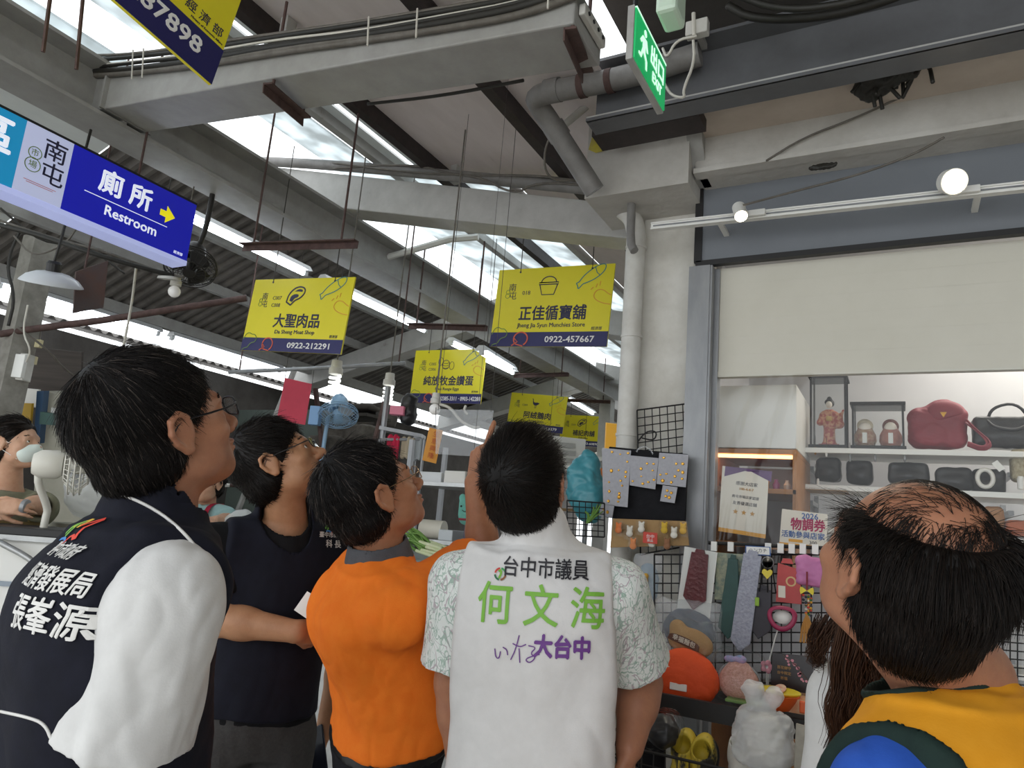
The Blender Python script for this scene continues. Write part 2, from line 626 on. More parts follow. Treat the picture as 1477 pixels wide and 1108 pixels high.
def skylight_material():
    m = bpy.data.materials.new('translucent_skylight'); m.use_nodes = True
    nt = m.node_tree; N = nt.nodes; L = nt.links
    N.remove(N['Principled BSDF'])
    tr = N.new('ShaderNodeBsdfTranslucent'); tp = N.new('ShaderNodeBsdfTransparent'); mx = N.new('ShaderNodeMixShader')
    nz = N.new('ShaderNodeTexNoise'); nz.inputs['Scale'].default_value = 5
    tc = N.new('ShaderNodeTexCoord'); L.new(tc.outputs['Object'], nz.inputs['Vector'])
    cr = N.new('ShaderNodeValToRGB'); cr.color_ramp.elements[0].color = lin('#b0b3b2'); cr.color_ramp.elements[1].color = lin('#dfe4e5')
    cr.color_ramp.elements[0].position = .35; cr.color_ramp.elements[1].position = .6
    L.new(nz.outputs['Fac'], cr.inputs['Fac']); L.new(cr.outputs[0], tr.inputs['Color'])
    tp.inputs['Color'].default_value = (0.6, 0.64, 0.66, 1)
    mx.inputs[0].default_value = 0.14
    L.new(tr.outputs[0], mx.inputs[1]); L.new(tp.outputs[0], mx.inputs[2])
    L.new(mx.outputs[0], N['Material Output'].inputs['Surface'])
    return m


m_sky = skylight_material()
for m_, w_ in ((m_dirty_sheet, .13), (m_white_sheet, .22)):   # translucency added to the roof sheets to brighten their underside
    N_ = m_.node_tree.nodes; L_ = m_.node_tree.links; b_ = N_['Principled BSDF']
    t_ = N_.new('ShaderNodeBsdfTranslucent'); x_ = N_.new('ShaderNodeMixShader'); x_.inputs[0].default_value = w_
    L_.new(b_.inputs['Base Color'].links[0].from_socket, t_.inputs['Color'])
    L_.new(b_.outputs[0], x_.inputs[1]); L_.new(t_.outputs[0], x_.inputs[2]); L_.new(x_.outputs[0], N_['Material Output'].inputs['Surface'])

# ------------------------------------------------------------------ floor, walls, roof
struct(MB().box((-2.5, 4, -0.05), (13, 20, 0.1)).build('floor', m_floor))
struct(MB().box((-5.75, 6.6, 1.35), (0.12, 13.6, 2.7)).build('wall_left', m_dark_wall))
struct(MB().box((-4.86, 4.86, 1.2), (1.7, 0.1, 2.4)).build('wall_stall', m_green_wall))
struct(MB().box((3.6, 2.0, 1.75), (0.1, 9, 3.5)).build('wall_right', m_white_wall))


def zr(x): return 3.2 + .25 * (-1.0 - x)


def roofz(x): return zr(x) if x > -3.34 else zl(x)


def zl(x): return 3.6 - .356 * (-3.34 - x)


def roof_strip(name, x0, x1, y0, y1, m, zf, th=0.012):
    o = MB().hexa([(x0, y0, zf(x0)), (x1, y0, zf(x1)), (x1, y1, zf(x1)), (x0, y1, zf(x0))],
                  [(x0, y0, zf(x0) + th), (x1, y0, zf(x1) + th), (x1, y1, zf(x1) + th), (x0, y1, zf(x0) + th)]).build(name, m)
    return struct(o)


def corrugated(name, x0, x1, y0, y1, m, zf, pitch=.09, amp=.012):
    mb = MB(); n = int((y1 - y0) / pitch) * 4
    vs = []; fs = []
    for i in range(n + 1):
        y = y0 + (y1 - y0) * i / n; dz = amp * (1 if (i // 2) % 2 else -1)
        for x in (x0, (x0 + x1) / 2, x1): vs.append((x, y, zf(x) + dz))
    for i in range(n):
        for k in range(2):
            a = i * 3 + k; fs.append((a, a + 1, a + 4, a + 3))
    mb.add(vs, fs)
    o = mb.build(name, m, fix=False)
    s = o.modifiers.new('thick', 'SOLIDIFY'); s.thickness = .004
    return struct(o)


# right slope: (x from, x to, material) near the first beam and past the second one
k = 0
for (x0, x1, m) in [(-1.47, -0.95, m_dirty_sheet), (-2.33, -1.47, m_dirty_sheet), (-2.54, -2.33, m_white_sheet), (-2.60, -2.54, None),
                    (-2.86, -2.60, m_white_sheet), (-2.92, -2.86, None), (-3.34, -2.92, m_sky)]:
    if m: k += 1; roof_strip('ceiling_sheet_%d' % k, x0, x1, -1.2, 3.3, m, zr)
for (x0, x1, m) in [(-1.47, -0.95, m_white_sheet), (-1.9, -1.47, m_dirty_sheet), (-1.96, -1.9, None), (-2.33, -1.96, m_sky), (-2.36, -2.33, None), (-2.72, -2.36, m_sky),
                    (-2.8, -2.72, m_white_sheet), (-3.34, -2.8, m_sky)]:
    if m: k += 1; roof_strip('ceiling_sheet_%d' % k, x0, x1, 3.3, 12.5, m, zr)
# left slope
for (x0, x1, m) in [(-3.75, -3.34, m_sky), (-4.1, -3.8, m_white_sheet), (-4.6, -4.15, m_sky), (-5.2, -4.65, m_white_sheet)]:
    k += 1; roof_strip('ceiling_sheet_%d' % k, x0, x1, -1.2, 2.1, m, zl)
corrugated('ceiling_corrugated_1', -5.25, -3.62, 2.1, 12.5, m_dark_sheet, zl)
corrugated('ceiling_corrugated_2', -7.2, -5.5, -1.0, 12.5, m_dark_sheet, lambda x: 2.74 + .2 * (-5.5 - x))
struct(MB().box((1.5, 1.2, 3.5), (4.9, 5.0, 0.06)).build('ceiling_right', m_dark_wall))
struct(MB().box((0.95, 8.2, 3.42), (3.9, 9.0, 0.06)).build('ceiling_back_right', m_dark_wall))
# far end of the hall: a pale end wall above the open end
struct(MB().box((-3.4, 12.6, 3.3), (8, 0.1, 1.3)).build('wall_far', m_white_wall))
struct(MB().box((-1.0, 8.6, 1.75), (0.14, 7.6, 3.3)).build('wall_aisle_right', m_white_wall))

# purlins
def purlin(n, x, z, w, h, y0, y1, m): struct(MB().box((x, (y0 + y1) / 2, z - h / 2 - .004), (w, y1 - y0, h)).build('beam_purlin_%d' % n, m))


purlin(1, -1.45, zr(-1.45), .05, .075, -1.2, 12.4, m_dark_steel)
purlin(2, -2.32, zr(-2.32), .05, .085, -1.2, 12.4, m_dark_steel)
purlin(3, -2.72, zr(-2.72), .05, .06, -1.2, 12.4, m_steel_lt)
purlin(4, -1.93, zr(-1.93), .045, .05, 3.3, 12.4, m_steel_lt)
purlin(5, -4.12, zl(-4.12), .05, .07, -1.2, 12.4, m_steel)
purlin(6, -4.62, zl(-4.62), .05, .07, -1.2, 12.4, m_steel)
purlin(7, -5.22, zl(-5.22), .06, .09, -1.2, 12.4, m_steel)
for n_, y in enumerate((1.8, 3.1, 5.3, 7.6, 10)):
    struct(MB().box((-2.2, y, zr(-2.2) - .06), (.04, .05, .1)).build('beam_cleat_%d' % (n_ + 1), m_steel_lt))


def rafter(n, y0, y1, a, b, h0, h1, m):
    """sloping box beam between (x,z) a and b, bottom edge given"""
    (xa, za), (xb, zb) = a, b
    o = MB().hexa([(xa, y0, za), (xb, y0, zb), (xb, y1, zb), (xa, y1, za)],
                  [(xa, y0, za + h0), (xb, y0, zb + h1), (xb, y1, zb + h1), (xa, y1, za + h0)]).build('beam_%d' % n, m, bevel=.006)
    return struct(o)


rafter(1, 1.55, 1.75, (-3.12, 3.12), (-0.76, 2.862), .175, .125, m_steel)
rafter(2, 3.02, 3.20, (-3.9, 3.53), (-1.02, 2.86), .25, .17, m_steel_lt)
rafter(3, 5.2, 5.38, (-3.1, 3.3), (-1.0, 2.85), .22, .2, m_steel_lt)
rafter(4, 5.2, 5.38, (-5.4, 2.68), (-3.1, 3.25), .18, .22, m_steel_lt)
rafter(5, 7.8, 7.98, (-3.2, 3.3), (-1.0, 2.85), .22, .2, m_steel_lt)
rafter(6, 7.8, 7.98, (-5.4, 2.68), (-3.2, 3.25), .18, .22, m_steel_lt)
rafter(7, 10.2, 10.38, (-3.2, 3.3), (-1.0, 2.85), .22, .2, m_steel_lt)
# long ridge girder running down the hall: an I section
g = MB()
g.box((-3.06, 5.2, 3.075), (.22, 14, .016)); g.box((-3.06, 5.2, 3.305), (.22, 14, .016)); g.box((-3.06, 5.2, 3.19), (.014, 14, .22))
struct(g.build('beam_girder', m_steel))
g = MB()
g.box((-3.06, 1.65, 3.19), (.2, .02, .21)); g.box((-2.955, 1.65, 3.2), (.012, .24, .2))
for dy in (-.08, .08):
    for dz in (-.06, .02, .08): g.lathe([(.012, 0), (.012, .012)], (-2.95, 1.65 + dy, 3.19 + dz), (1, 0, 0), 6)
struct(g.build('beam_girder_bracket', m_steel))
for n_, (x, y) in enumerate([(-3.06, 7.9), (-5.45, 1.6), (-5.45, 5.3)]):
    struct(MB().box((x, y, 1.55), (.14, .14, 3.1)).build('column_steel_%d' % (n_ + 1), m_steel_lt))
# light strut under the skylight behind the signs
struct(MB().tube([at(535, 378, Y=3.6), at(650, 345, Y=3.7), at(690, 342, Y=3.75)], .022, 6).build('beam_strut', m_white_paint))

# ------------------------------------------------------------------ shop building on the right
struct(MB().box((-0.86, 3.06, 1.5), (0.24, 0.42, 3.0)).build('column_pillar', m_white_wall, bevel=.012))
struct(MB().box((-0.93, 2.74, 3.06), (0.44, 0.34, 0.36)).build('column_head', m_concrete))
struct(MB().hexa([(-.72, 2.45, 3.22), (-.66, 2.45, 3.22), (-.66, 2.75, 3.22), (-.72, 2.75, 3.22)],
                 [(-.72, 2.66, 2.94), (-.66, 2.66, 2.94), (-.66, 2.75, 2.94), (-.72, 2.75, 2.94)]).build('column_gusset', m_steel))
struct(MB().box((1.4, 2.72, 3.06), (4.2, 0.2, 0.24)).build('beam_lintel', m_concrete, bevel=.01))
struct(MB().box((1.4, 2.635, 2.945), (4.2, 0.06, 0.02)).build('beam_lintel_ledge', m_concrete))
struct(MB().box((1.4, 2.475, 3.10), (4.2, 0.33, 0.02)).build('ceiling_soffit', m_soffit))
sb = MB()
sb.box((1.2, 2.25, 3.0), (4.4, .1, .012)); sb.box((1.2, 2.295, 3.12), (4.4, .012, .24)); sb.box((1.2, 2.25, 3.24), (4.4, .1, .012))
struct(sb.build('beam_channel', mat('dark_grey_channel', '#66676a', '#5c5c5e', rough=.5, scale=6)))
struct(MB().box((1.2, 2.206, 3.004), (4.4, .006, .02)).build('trim_channel_lip', m_steel_lt))
# fascia, shutter, frame
struct(MB().box((1.43, 2.80, 2.81), (4.3, 0.06, 0.38)).build('wall_fascia', m_fascia))
struct(MB().box((1.43, 2.765, 2.985), (4.3, 0.02, 0.03)).build('trim_1', m_black))
struct(MB().box((-.712, 2.775, 2.81), (0.03, 0.03, 0.38)).build('trim_2', m_black))
struct(MB().box((1.43, 2.775, 2.615), (4.3, 0.03, 0.022)).build('trim_3', m_black))
sh = MB()
nsl = 6
for i in range(nsl):
    z1 = 2.605 - (2.605 - 2.165) * i / nsl; z0 = 2.605 - (2.605 - 2.165) * (i + 1) / nsl
    sh.box((1.45, 2.83, (z0 + z1) / 2), (4.2, .02, z1 - z0 - .0002))
sh.box((1.45, 2.83, 2.158), (4.2, .034, .022))
struct(sh.build('wall_shutter', m_shutter))
struct(MB().box((-.70, 2.80, 1.3), (0.085, 0.1, 2.6)).box((-.645, 2.83, 1.3), (.03, .05, 2.6)).box((-.655, 2.775, 1.3), (.012, .04, 2.6)).build('trim_4', m_galv))
# shop interior
struct(MB().box((1.43, 3.98, 1.4), (4.3, 0.06, 2.8)).build('wall_shop_back', m_shop_wall))
struct(MB().box((-.74, 3.6, 1.4), (0.05, 0.75, 2.8)).build('wall_shop_side', m_shop_wall))
struct(MB().box((1.43, 3.42, 2.82), (4.3, 1.14, 0.05)).build('ceiling_shop', m_shop_wall))

# clear plastic curtain sheet hanging below the shutter
def plastic_mat(name, op=0.10, rough=.08, col=(0.95, .97, 1), refl=.012):
    m = bpy.data.materials.new(name); m.use_nodes = True
    nt = m.node_tree; N = nt.nodes; L = nt.links
    N.remove(N['Principled BSDF'])
    tp = N.new('ShaderNodeBsdfTransparent'); gl = N.new('ShaderNodeBsdfGlossy'); df = N.new('ShaderNodeBsdfDiffuse')
    tp.inputs[0].default_value = (0.97, 0.98, 0.98, 1)
    gl.inputs['Roughness'].default_value = rough
    df.inputs[0].default_value = (*col, 1)
    lw = N.new('ShaderNodeLayerWeight'); fz = N.new('ShaderNodeMath'); fz.operation = 'MULTIPLY_ADD'; pw = N.new('ShaderNodeMath'); pw.operation = 'POWER'; pw.inputs[1].default_value = 4.0
    L.new(lw.outputs['Facing'], pw.inputs[0]); L.new(pw.outputs[0], fz.inputs[0]); fz.inputs[1].default_value = .55; fz.inputs[2].default_value = refl
    m1 = N.new('ShaderNodeMixShader'); m2 = N.new('ShaderNodeMixShader')
    m1.inputs[0].default_value = op
    L.new(tp.outputs[0], m1.inputs[1]); L.new(df.outputs[0], m1.inputs[2])
    L.new(fz.outputs[0], m2.inputs[0]); L.new(m1.outputs[0], m2.inputs[1]); L.new(gl.outputs[0], m2.inputs[2])
    L.new(m2.outputs[0], N['Material Output'].inputs['Surface'])
    return m


m_clear = plastic_mat('clear_plastic_sheet', .006, .05)
m_curtain = plastic_mat('clear_plastic_curtain', .006, .05, (.95, .97, 1), .03)
m_bagclear = plastic_mat('clear_plastic_bag', .2, .15)
m_bagwhite = plastic_mat('translucent_white_bag', .42, .3, (.92, .93, .93))
vs = []; fs = []
nx, nz = 220, 40
for i in range(nx + 1):
    for j in range(nz + 1):
        x = -.63 + 2.6 * i / nx; z = 2.15 - 1.0 * j / nz
        t = j / nz
        w = math.exp(-((x + .45) / .2) ** 2)
        y = 2.80 - .012 * math.sin(x * 17 + 2.2 * t) * t - w * .022 * (abs(math.sin(x * 26 + t * 7 + .8 * math.sin(t * 5))) ** .6) * min(1, t * 3) - .01 * t
        vs.append((x, y, z))
for i in range(nx):
    for j in range(nz):
        a = i * (nz + 1) + j; fs.append((a, a + 1, a + nz + 2, a + nz + 1))
o = MB().add(vs, fs).build('plastic_curtain', m_curtain, smooth=True, fix=False)
tag(o, 'clear plastic curtain hanging below the beige roller shutter', 'curtain')

# ------------------------------------------------------------------ hanging signs
m_yel = mat('sign_yellow', '#e6d92c', '#e0d326', rough=0.4, scale=3)
m_navy = mat('sign_navy', '#2b2a5e', '#27265a', rough=0.4, scale=3)
m_ink = mat('sign_ink', '#2a2a4a', rough=0.5)
m_wht = mat('print_white', '#eceae6', rough=0.5)
m_grn = mat('print_green', '#6f8c3e', rough=0.5)
m_teal = mat('print_teal', '#2f7f8d', rough=0.5)
m_org = mat('print_orange', '#dd9e36', rough=0.5)
m_red = mat('print_red', '#d2603f', rough=0.5)
m_wire = mat('hanging_wire', '#4d4a46', rough=0.5, metal=.5)

FISH = [(0, .25), (.1, .3), (.16, .42), (.3, .62), (.55, .85), (.8, 1.0), (1.0, 1.0), (1.0, .8), (.88, .6), (.65, .4), (.42, .28), (.24, .22), (.16, .1), (.08, 0), (.06, .14), (0, .25)]
CARROT = [(1, .15), (.6, .22), (.25, .4), (.18, .62), (.35, .82), (.62, .8), (.85, .62), (1, .55)]
TREE = [(0, .6), (.12, .9), (.35, 1), (.55, .88), (.75, .9), (.95, .66), (.85, .45), (.6, .4), (.48, .28), (.4, .12), (.2, .1), (.05, 0)]


def P2(pts, x, y, w, h, it=2):
    q = [Vector((a * w + x, b * h + y, 0)) for a, b in pts]
    return [(p.x, p.y) for p in smoothpts(q, it)]


def stall_sign(label, corners, title, english, codes, phone, icon, back=0.012, th=.01, group='yellow stall signs over the aisle', hang=3.6, tw=.60, tsz=.19):
    bl, br, tl = [Vector(c) for c in corners]
    xd = (br - bl); w = xd.length; xd.normalize()
    yd = tl - bl; yd = yd - xd * yd.dot(xd) * 1.0 + xd * (yd.dot(xd)); h = yd.length
    M = plane_frame(bl, xd, yd)
    root = thing('stall_sign', label, 'sign', bl + xd * w / 2, group)
    T = Matrix.Translation
    MB().box((w / 2, h / 2, -th / 2), (w, h, th), M).build('board', m_yel, root, bevel=.001)
    MB().box((w / 2, h * .09, .0008), (w, h * .18, .0016), M).build('phone_band', m_navy, root)
    F = M @ T((0, 0, .0006))
    G = M @ T((0, 0, .0024))
    text('title_lettering', title, h * tsz * 1.25, F @ T((w * .52, h * .405, 0)), m_ink, root, .022, width=w * tw)
    if english: text('english_lettering', english, h * .075, F @ T((w * .52, h * .265, 0)), m_ink, root, .012, width=w * min(.58, .022 * len(english)))
    for i, c in enumerate(codes): text('stall_code', c, h * .075, F @ T((w * .275, h * (.68 - .1 * i + (.05 if len(codes) > 1 else 0)), 0)), m_ink, root, .0)
    text('phone_number', phone, h * .105, G @ T((w * .69, h * .085, 0)), m_wht, root, .02, width=w * (.41 if len(phone) < 12 else .6))
    text('market_mark', '南', h * .11, F @ T((w * .145, h * .75, 0)), m_ink, root, .0)
    text('market_mark', '屯', h * .11, F @ T((w * .155, h * .645, 0)), m_ink, root, .0)
    text('small_mark', '經濟部', h * .045, F @ T((w * .905, h * .215, 0)), m_ink, root, .0)
    mk = MB()
    mk.stroke(arc2(w * .108, h * .70, h * .026, h * .026, 0, 360, 14), h * .006, F); mk.stroke(arc2(w * .108, h * .65, h * .03, h * .03, 0, 360, 14), h * .006, F)
    mk.build('mark_ring', m_grn, root)
    MB().stroke(P2(FISH, w * .70, h * .70, w * .23, h * .30), h * .011, F).stroke([(w * .845, h * .97), (w * .862, h * .90), (w * .885, h * .87)], h * .009, F).build('fish_drawing', m_teal, root)
    cb = MB().stroke(P2(CARROT, w * .82, h * .46, w * .175, h * .28), h * .01, F)
    for (a, b) in [((.845, .72), (.825, .69)), ((.875, .76), (.865, .715)), ((.90, .79), (.895, .735))]:
        cb.stroke([(a[0] * w, a[1] * h), (b[0] * w, b[1] * h)], h * .01, F)
    cb.build('carrot_drawing', m_org, root)
    MB().stroke(P2(TREE, w * .01, h * .01, w * .15, h * .24), h * .01, G).build('tree_drawing', m_grn, root)
    MB().stroke(arc2(w * .275, h * .095, h * .095, h * .085, -60, 230, 22), h * .016, G).stroke([(w * .22, h * .1), (w * .25, h * .06), (w * .2, h * .01)], h * .014, G).stroke([(w * .235, h * .03), (w * .30, h * .005)], h * .014, G).build('radish_drawing', m_red, root)
    ic = MB(); cx, cy = w * .465, h * .76
    if icon == 'bowl':
        ic.stroke([(cx - h * .13, cy + h * .045), (cx + h * .13, cy + h * .045), (cx + h * .13, cy + h * .02), (cx - h * .13, cy + h * .02), (cx - h * .13, cy + h * .045), (cx, cy + h * .045)], h * .012, F)
        ic.stroke([(cx - h * .12, cy + h * .02), (cx - h * .08, cy - h * .11), (cx + h * .08, cy - h * .11), (cx + h * .12, cy + h * .02)], h * .012, F)
        ic.stroke(arc2(cx, cy + h * .045, h * .1, h * .075, 0, 180, 14), h * .012, F)
    elif icon == 'meat':
        R = [(cx + a * h * .17, cy + b * h * .17) for a, b in [(-.9, -.5), (-.8, .1), (-.3, .6), (.3, .75), (.85, .6), (.9, .2), (.5, -.2), (0, -.35), (-.4, -.75)]]
        ic.stroke(P2(R, 0, 0, 1, 1), h * .02, F, closed=True)
        ic.prism(P2([(cx + a * h * .17, cy + b * h * .17) for a, b in [(-.6, -.4), (-.5, 0), (-.1, .15), (.3, .1), (.25, -.12), (-.1, -.2), (-.3, -.5)]], 0, 0, 1, 1, 1), .001, F)
        ic.prism(P2([(cx + a * h * .17, cy + b * h * .17) for a, b in [(-.2, .35), (.2, .55), (.6, .5), (.65, .3), (.2, .35)]], 0, 0, 1, 1, 1), .001, F)
    elif icon == 'egg':
        ic.stroke(P2([(cx - h * .12 + a * h * .05, cy + h * .02 + b * h * .08) for a, b in arc2(0, 0, 1, 1, 0, 360, 10)], 0, 0, 1, 1, 1), h * .008, F)
        ic.stroke(arc2(cx, cy - h * .04, h * .08, h * .085, 0, 360, 18), h * .01, F)
        ic.stroke(arc2(cx + h * .13, cy - h * .06, h * .05, h * .075, 0, 360, 14), h * .008, F)
        for i in range(3): ic.stroke(arc2(cx, cy + h * .01 - i * h * .045, h * .07, h * .03, 200, 340, 8), h * .008, F)
    else:
        gz = [(-.95, .8), (-.75, .85), (-.62, .7), (-.55, .2), (-.2, .05), (.4, .12), (.95, -.05), (.55, -.3), (.2, -.5), (-.2, -.5), (-.6, -.3), (-.72, .1), (-.78, .62)]
        ic.prism(P2([(cx + a * h * .13, cy + b * h * .14) for a, b in gz], 0, 0, 1, 1, 1), .001, F)
        for dx in (-.1, .15): ic.stroke([(cx + dx * h * .13, cy - .5 * h * .14), (cx + dx * h * .13, cy - .95 * h * .14), (cx + (dx - .15) * h * .13, cy - 1.0 * h * .14)], h * .01, F)
    ic.build('icon_drawing', m_ink, root)
    for fx in (.2, .82):
        p = M @ Vector((w * fx, h * .955, 0)); q = p.copy(); q.z = hang
        MB().lathe([(.0, .001), (.006, .001), (.006, .002), (0, .002)], p, M.to_3x3() @ Vector((0, 0, 1)), 8).build('eyelet', m_ink, root)
        MB().tube([p, q], .0028, 5).build('hanging_wire', m_wire, root)
    return root


stall_sign('yellow stall sign with the bowl drawing and number 018, hanging beside the pillar', [at(706, 500, Y=3.45), at(875, 500, Y=3.45), at(718, 390, Y=3.45)],
           '正佳循寶舖', 'Jheng Jia Syun Munchies Store', ['018'], '0922-457667', 'bowl', hang=3.46, tsz=.155, tw=.575)
stall_sign('yellow stall sign with the steak drawing, phone number ending 212291', [at(347, 505, Y=2.6), at(491, 511, Y=2.6), at(363, 404, Y=2.6)],
           '大聖肉品', 'Da Sheng Meat Shop', ['C007', 'C008'], '0922-212291', 'meat', hang=3.5, tw=.46, tsz=.16)
stall_sign('yellow stall sign with the basket and eggs drawing, above the stall lamp', [at(590, 581, Y=4.85), at(693, 583, Y=4.85), at(596, 506, Y=4.85)],
           '純放牧金讚蛋', 'Free Range Eggs', ['C005', 'C006'], '04)2385-3311 ‧ 0903-142288', 'egg', hang=3.7, tsz=.15, tw=.70)
stall_sign('yellow stall sign with the dark goose drawing, behind the pointing hand', [at(730, 617, Y=7.1), at(811, 626, Y=7.1), at(732, 566, Y=7.1)],
           '阿絨鵝肉', 'A-Rong Goose', ['C009'], '0933-453379', 'goose', hang=3.7, tsz=.16, tw=.48)
stall_sign('yellow stall sign with dark meat drawing, farthest, half behind the goose sign', [at(806, 641, Y=8.3), at(872, 646, Y=8.3), at(811, 598, Y=8.3)],
           '補記肉舖', 'Pork Shop', ['C010'], '0933-608908', 'meat', hang=3.5, tsz=.16, tw=.48)

# near sign at the top edge, seen obliquely: only its lower end shows
bl = Vector(at(165, 0, X=-1.5)); br_ = Vector(at(305, 122, X=-1.5)); tr_ = Vector(at(320, 0, X=-1.5))
xd = (br_ - bl).normalized(); yd = (tr_ - br_).normalized()
w, h = .74, .5
M = plane_frame(br_ - xd * w, xd, yd)
root = thing('stall_sign', 'large near yellow and navy sign cut by the top edge, number ending 287898', 'sign', br_, 'yellow stall signs over the aisle')
T = Matrix.Translation
MB().box((w / 2, h / 2, -.005), (w, h, .01), M).build('board', m_yel, root, bevel=.001)
bh = (tr_ - br_).length * .46
MB().box((w / 2, bh / 2, .0008), (w, bh, .0016), M).build('phone_band', m_navy, root)
text('phone_number', '0905-287898', .062, M @ T((w - .055, bh * .56, .0024)), m_wht, root, .02, 'RIGHT', width=.36)
text('ministry_lettering', '經 濟 部', .032, M @ T((w - .015, bh + .035, .0006)), m_ink, root, .0, 'RIGHT')
text('small_lettering', 'Ministry of Economic Affairs', .0085, M @ T((w - .008, bh + .012, .0006)), m_ink, root, .0, 'RIGHT')
mk = MB()
for i in range(3): mk.box((w - .16 , bh + .03 + i * .012, .001), (.028, .006, .0016), M)
mk.build('ministry_mark', m_ink, root)
for fx in (.18, .85):
    p = M @ Vector((w * fx, h, 0)); MB().tube([p, (p.x, p.y, 3.42)], .003, 5).build('hanging_wire', m_wire, root)

# ------------------------------------------------------------------ restroom light box
def glow(name, c, e): return mat(name, c, rough=.3, emit=e)
root = thing('light_box_sign', 'long blue and white lit restroom sign with yellow arrow hanging from the roof', 'sign', (-2.94, 1.45, 2.56))
X = -2.90
z0, z1, y0, y1 = 2.585, 2.865, .75, 2.02
MB().box((X - .05, (y0 + y1) / 2, (z0 + z1) / 2 - .0), (.09, y1 - y0, z1 - z0)).build('housing', mat('lightbox_housing', '#c9ccd4', rough=.4), root)
ya = at(38, 180, X=X)[1]; yb = at(106, 213, X=X)[1]
def panel(n, a, b, m): return MB().box((X - .003, (a + b) / 2, (z0 + z1) / 2), (.008, b - a, z1 - z0)).build(n, m, root)
panel('cyan_panel', y0, ya, glow('lit_cyan', '#1f8fc4', .3))
panel('white_panel', ya, yb, glow('lit_lavender_white', '#bcc3e4', .32))
panel('blue_panel', yb, y1, glow('lit_blue', '#1b20a8', .35))
MB().box((X - .048, (y0 + y1) / 2, z0 - .012), (.10, y1 - y0 + .004, .022)).build('lit_edge', glow('lit_bottom_edge', '#b6bff0', .35), root)
MB().box((X - .048, (y0 + y1) / 2, z1 + .004), (.10, y1 - y0 + .004, .01)).build('top_rail', m_black, root)
M = plane_frame((X + .0015, 0, 0), (0, 1, 0), (0, 0, 1))
m_lw = glow('lit_white_lettering', '#e6ebf8', .45)
mid = (z0 + z1) / 2
yc = yb + (y1 - yb) * .42
text('chinese_lettering', '廁 所', .108, M @ T((yc, mid + .045, 0)), m_lw, root, .03, width=.24)
text('english_lettering', 'Restroom', .062, M @ T((yc + .045, mid - .07, 0)), m_lw, root, .018, width=.24)
MB().box((yc + .02, mid - .026, .0008), (.38, .003, .0014), M).build('underline', m_lw, root)
MB().prism([(0, -.014), (.03, -.014), (.03, -.04), (.075, 0), (.03, .04), (.03, .014), (0, .014)], .0014, M @ T((yc + .165, mid + .03, 0))).build('arrow', glow('lit_yellow', '#e8dc1e', .45), root)
text('small_mark', '經濟部', .016, M @ T((y1 - .05, z0 + .018, 0)), m_lw, root)
yw = (ya + yb) / 2
text('market_lettering', '南', .095, M @ T((yw + .03, mid + .065, 0)), m_ink, root, .005)
text('market_lettering', '屯', .095, M @ T((yw + .035, mid - .03, 0)), m_ink, root, .005)
MB().stroke(arc2(yw - .04, mid + .03, .024, .024, 0, 360, 18), .003, M).stroke(arc2(yw - .04, mid - .018, .028, .028, 0, 360, 18), .003, M).build('market_ring', m_grn, root)
text('market_ring_lettering', '市', .03, M @ T((yw - .04, mid + .03, 0)), m_grn, root)
text('market_ring_lettering', '場', .032, M @ T((yw - .04, mid - .018, 0)), m_grn, root)
for dz in (0, .007): MB().box((yw, mid - .083 - dz, .0006), (.12 - dz * 3, .0018, .001), M).build('fine_print', m_red, root)
text('section_lettering', '區', .15, M @ T((ya - .10, mid + .03, 0)), m_lw, root, .03)
text('section_lettering', 'Area', .05, M @ T((ya - .10, mid - .085, 0)), m_lw, root, .0)
for y in (1.02, 1.75): MB().tube([(X - .05, y, z1), (X - .05, y, 3.5)], .006, 6).build('hanging_rod', m_rust, root)

# ------------------------------------------------------------------ lamps
m_tube = mat('lit_fluorescent_tube', '#f3f8ff', emit=11.0, ecol='#eef6ff')
m_bat = mat('white_lamp_batten', '#d9dbdc', rough=.4)


def batten(label, p0, p1, hang=None, refl=.05, group='fluorescent tube lamps under the roof'):
    p0, p1 = Vector(p0), Vector(p1); d = p1 - p0; L = d.length
    M = plane_frame((p0 + p1) / 2, d, Vector((0, 0, 1)).cross(d))
    root = thing('tube_lamp', label, 'lamp', (p0 + p1) / 2, group)
    MB().hexa([(-L / 2, -refl, .012), (L / 2, -refl, .012), (L / 2, refl, .012), (-L / 2, refl, .012)], [(-L / 2, -.02, .05), (L / 2, -.02, .05), (L / 2, .02, .05), (-L / 2, .02, .05)])
    b = MB().add([M @ Vector(v) for v in [(-L / 2, -refl, .014), (L / 2, -refl, .014), (L / 2, refl, .014), (-L / 2, refl, .014), (-L / 2, -.022, .05), (L / 2, -.022, .05), (L / 2, .022, .05), (-L / 2, .022, .05)]],
                 [(3, 2, 1, 0), (4, 5, 6, 7), (0, 1, 5, 4), (1, 2, 6, 5), (2, 3, 7, 6), (3, 0, 4, 7)])
    b.build('batten', m_bat, root)
    MB().tube([M @ Vector((-L / 2 + .03, 0, -.006)), M @ Vector((L / 2 - .03, 0, -.006))], .0135, 10).build('tube', m_tube, root)
    e = MB()
    for s in (-1, 1): e.box((s * (L / 2 - .018), 0, 0), (.03, .03, .036), M)
    e.build('lamp_holder', m_bat, root)
    for s in (-.35, .35):
        p = M @ Vector((s * L, 0, .05)); MB().tube([p, (p.x, p.y, roofz(p.x) + .003 if p.x > -5.2 else p.z + .4)], .003, 5).build('hanging_wire', m_wire, root)
    return root


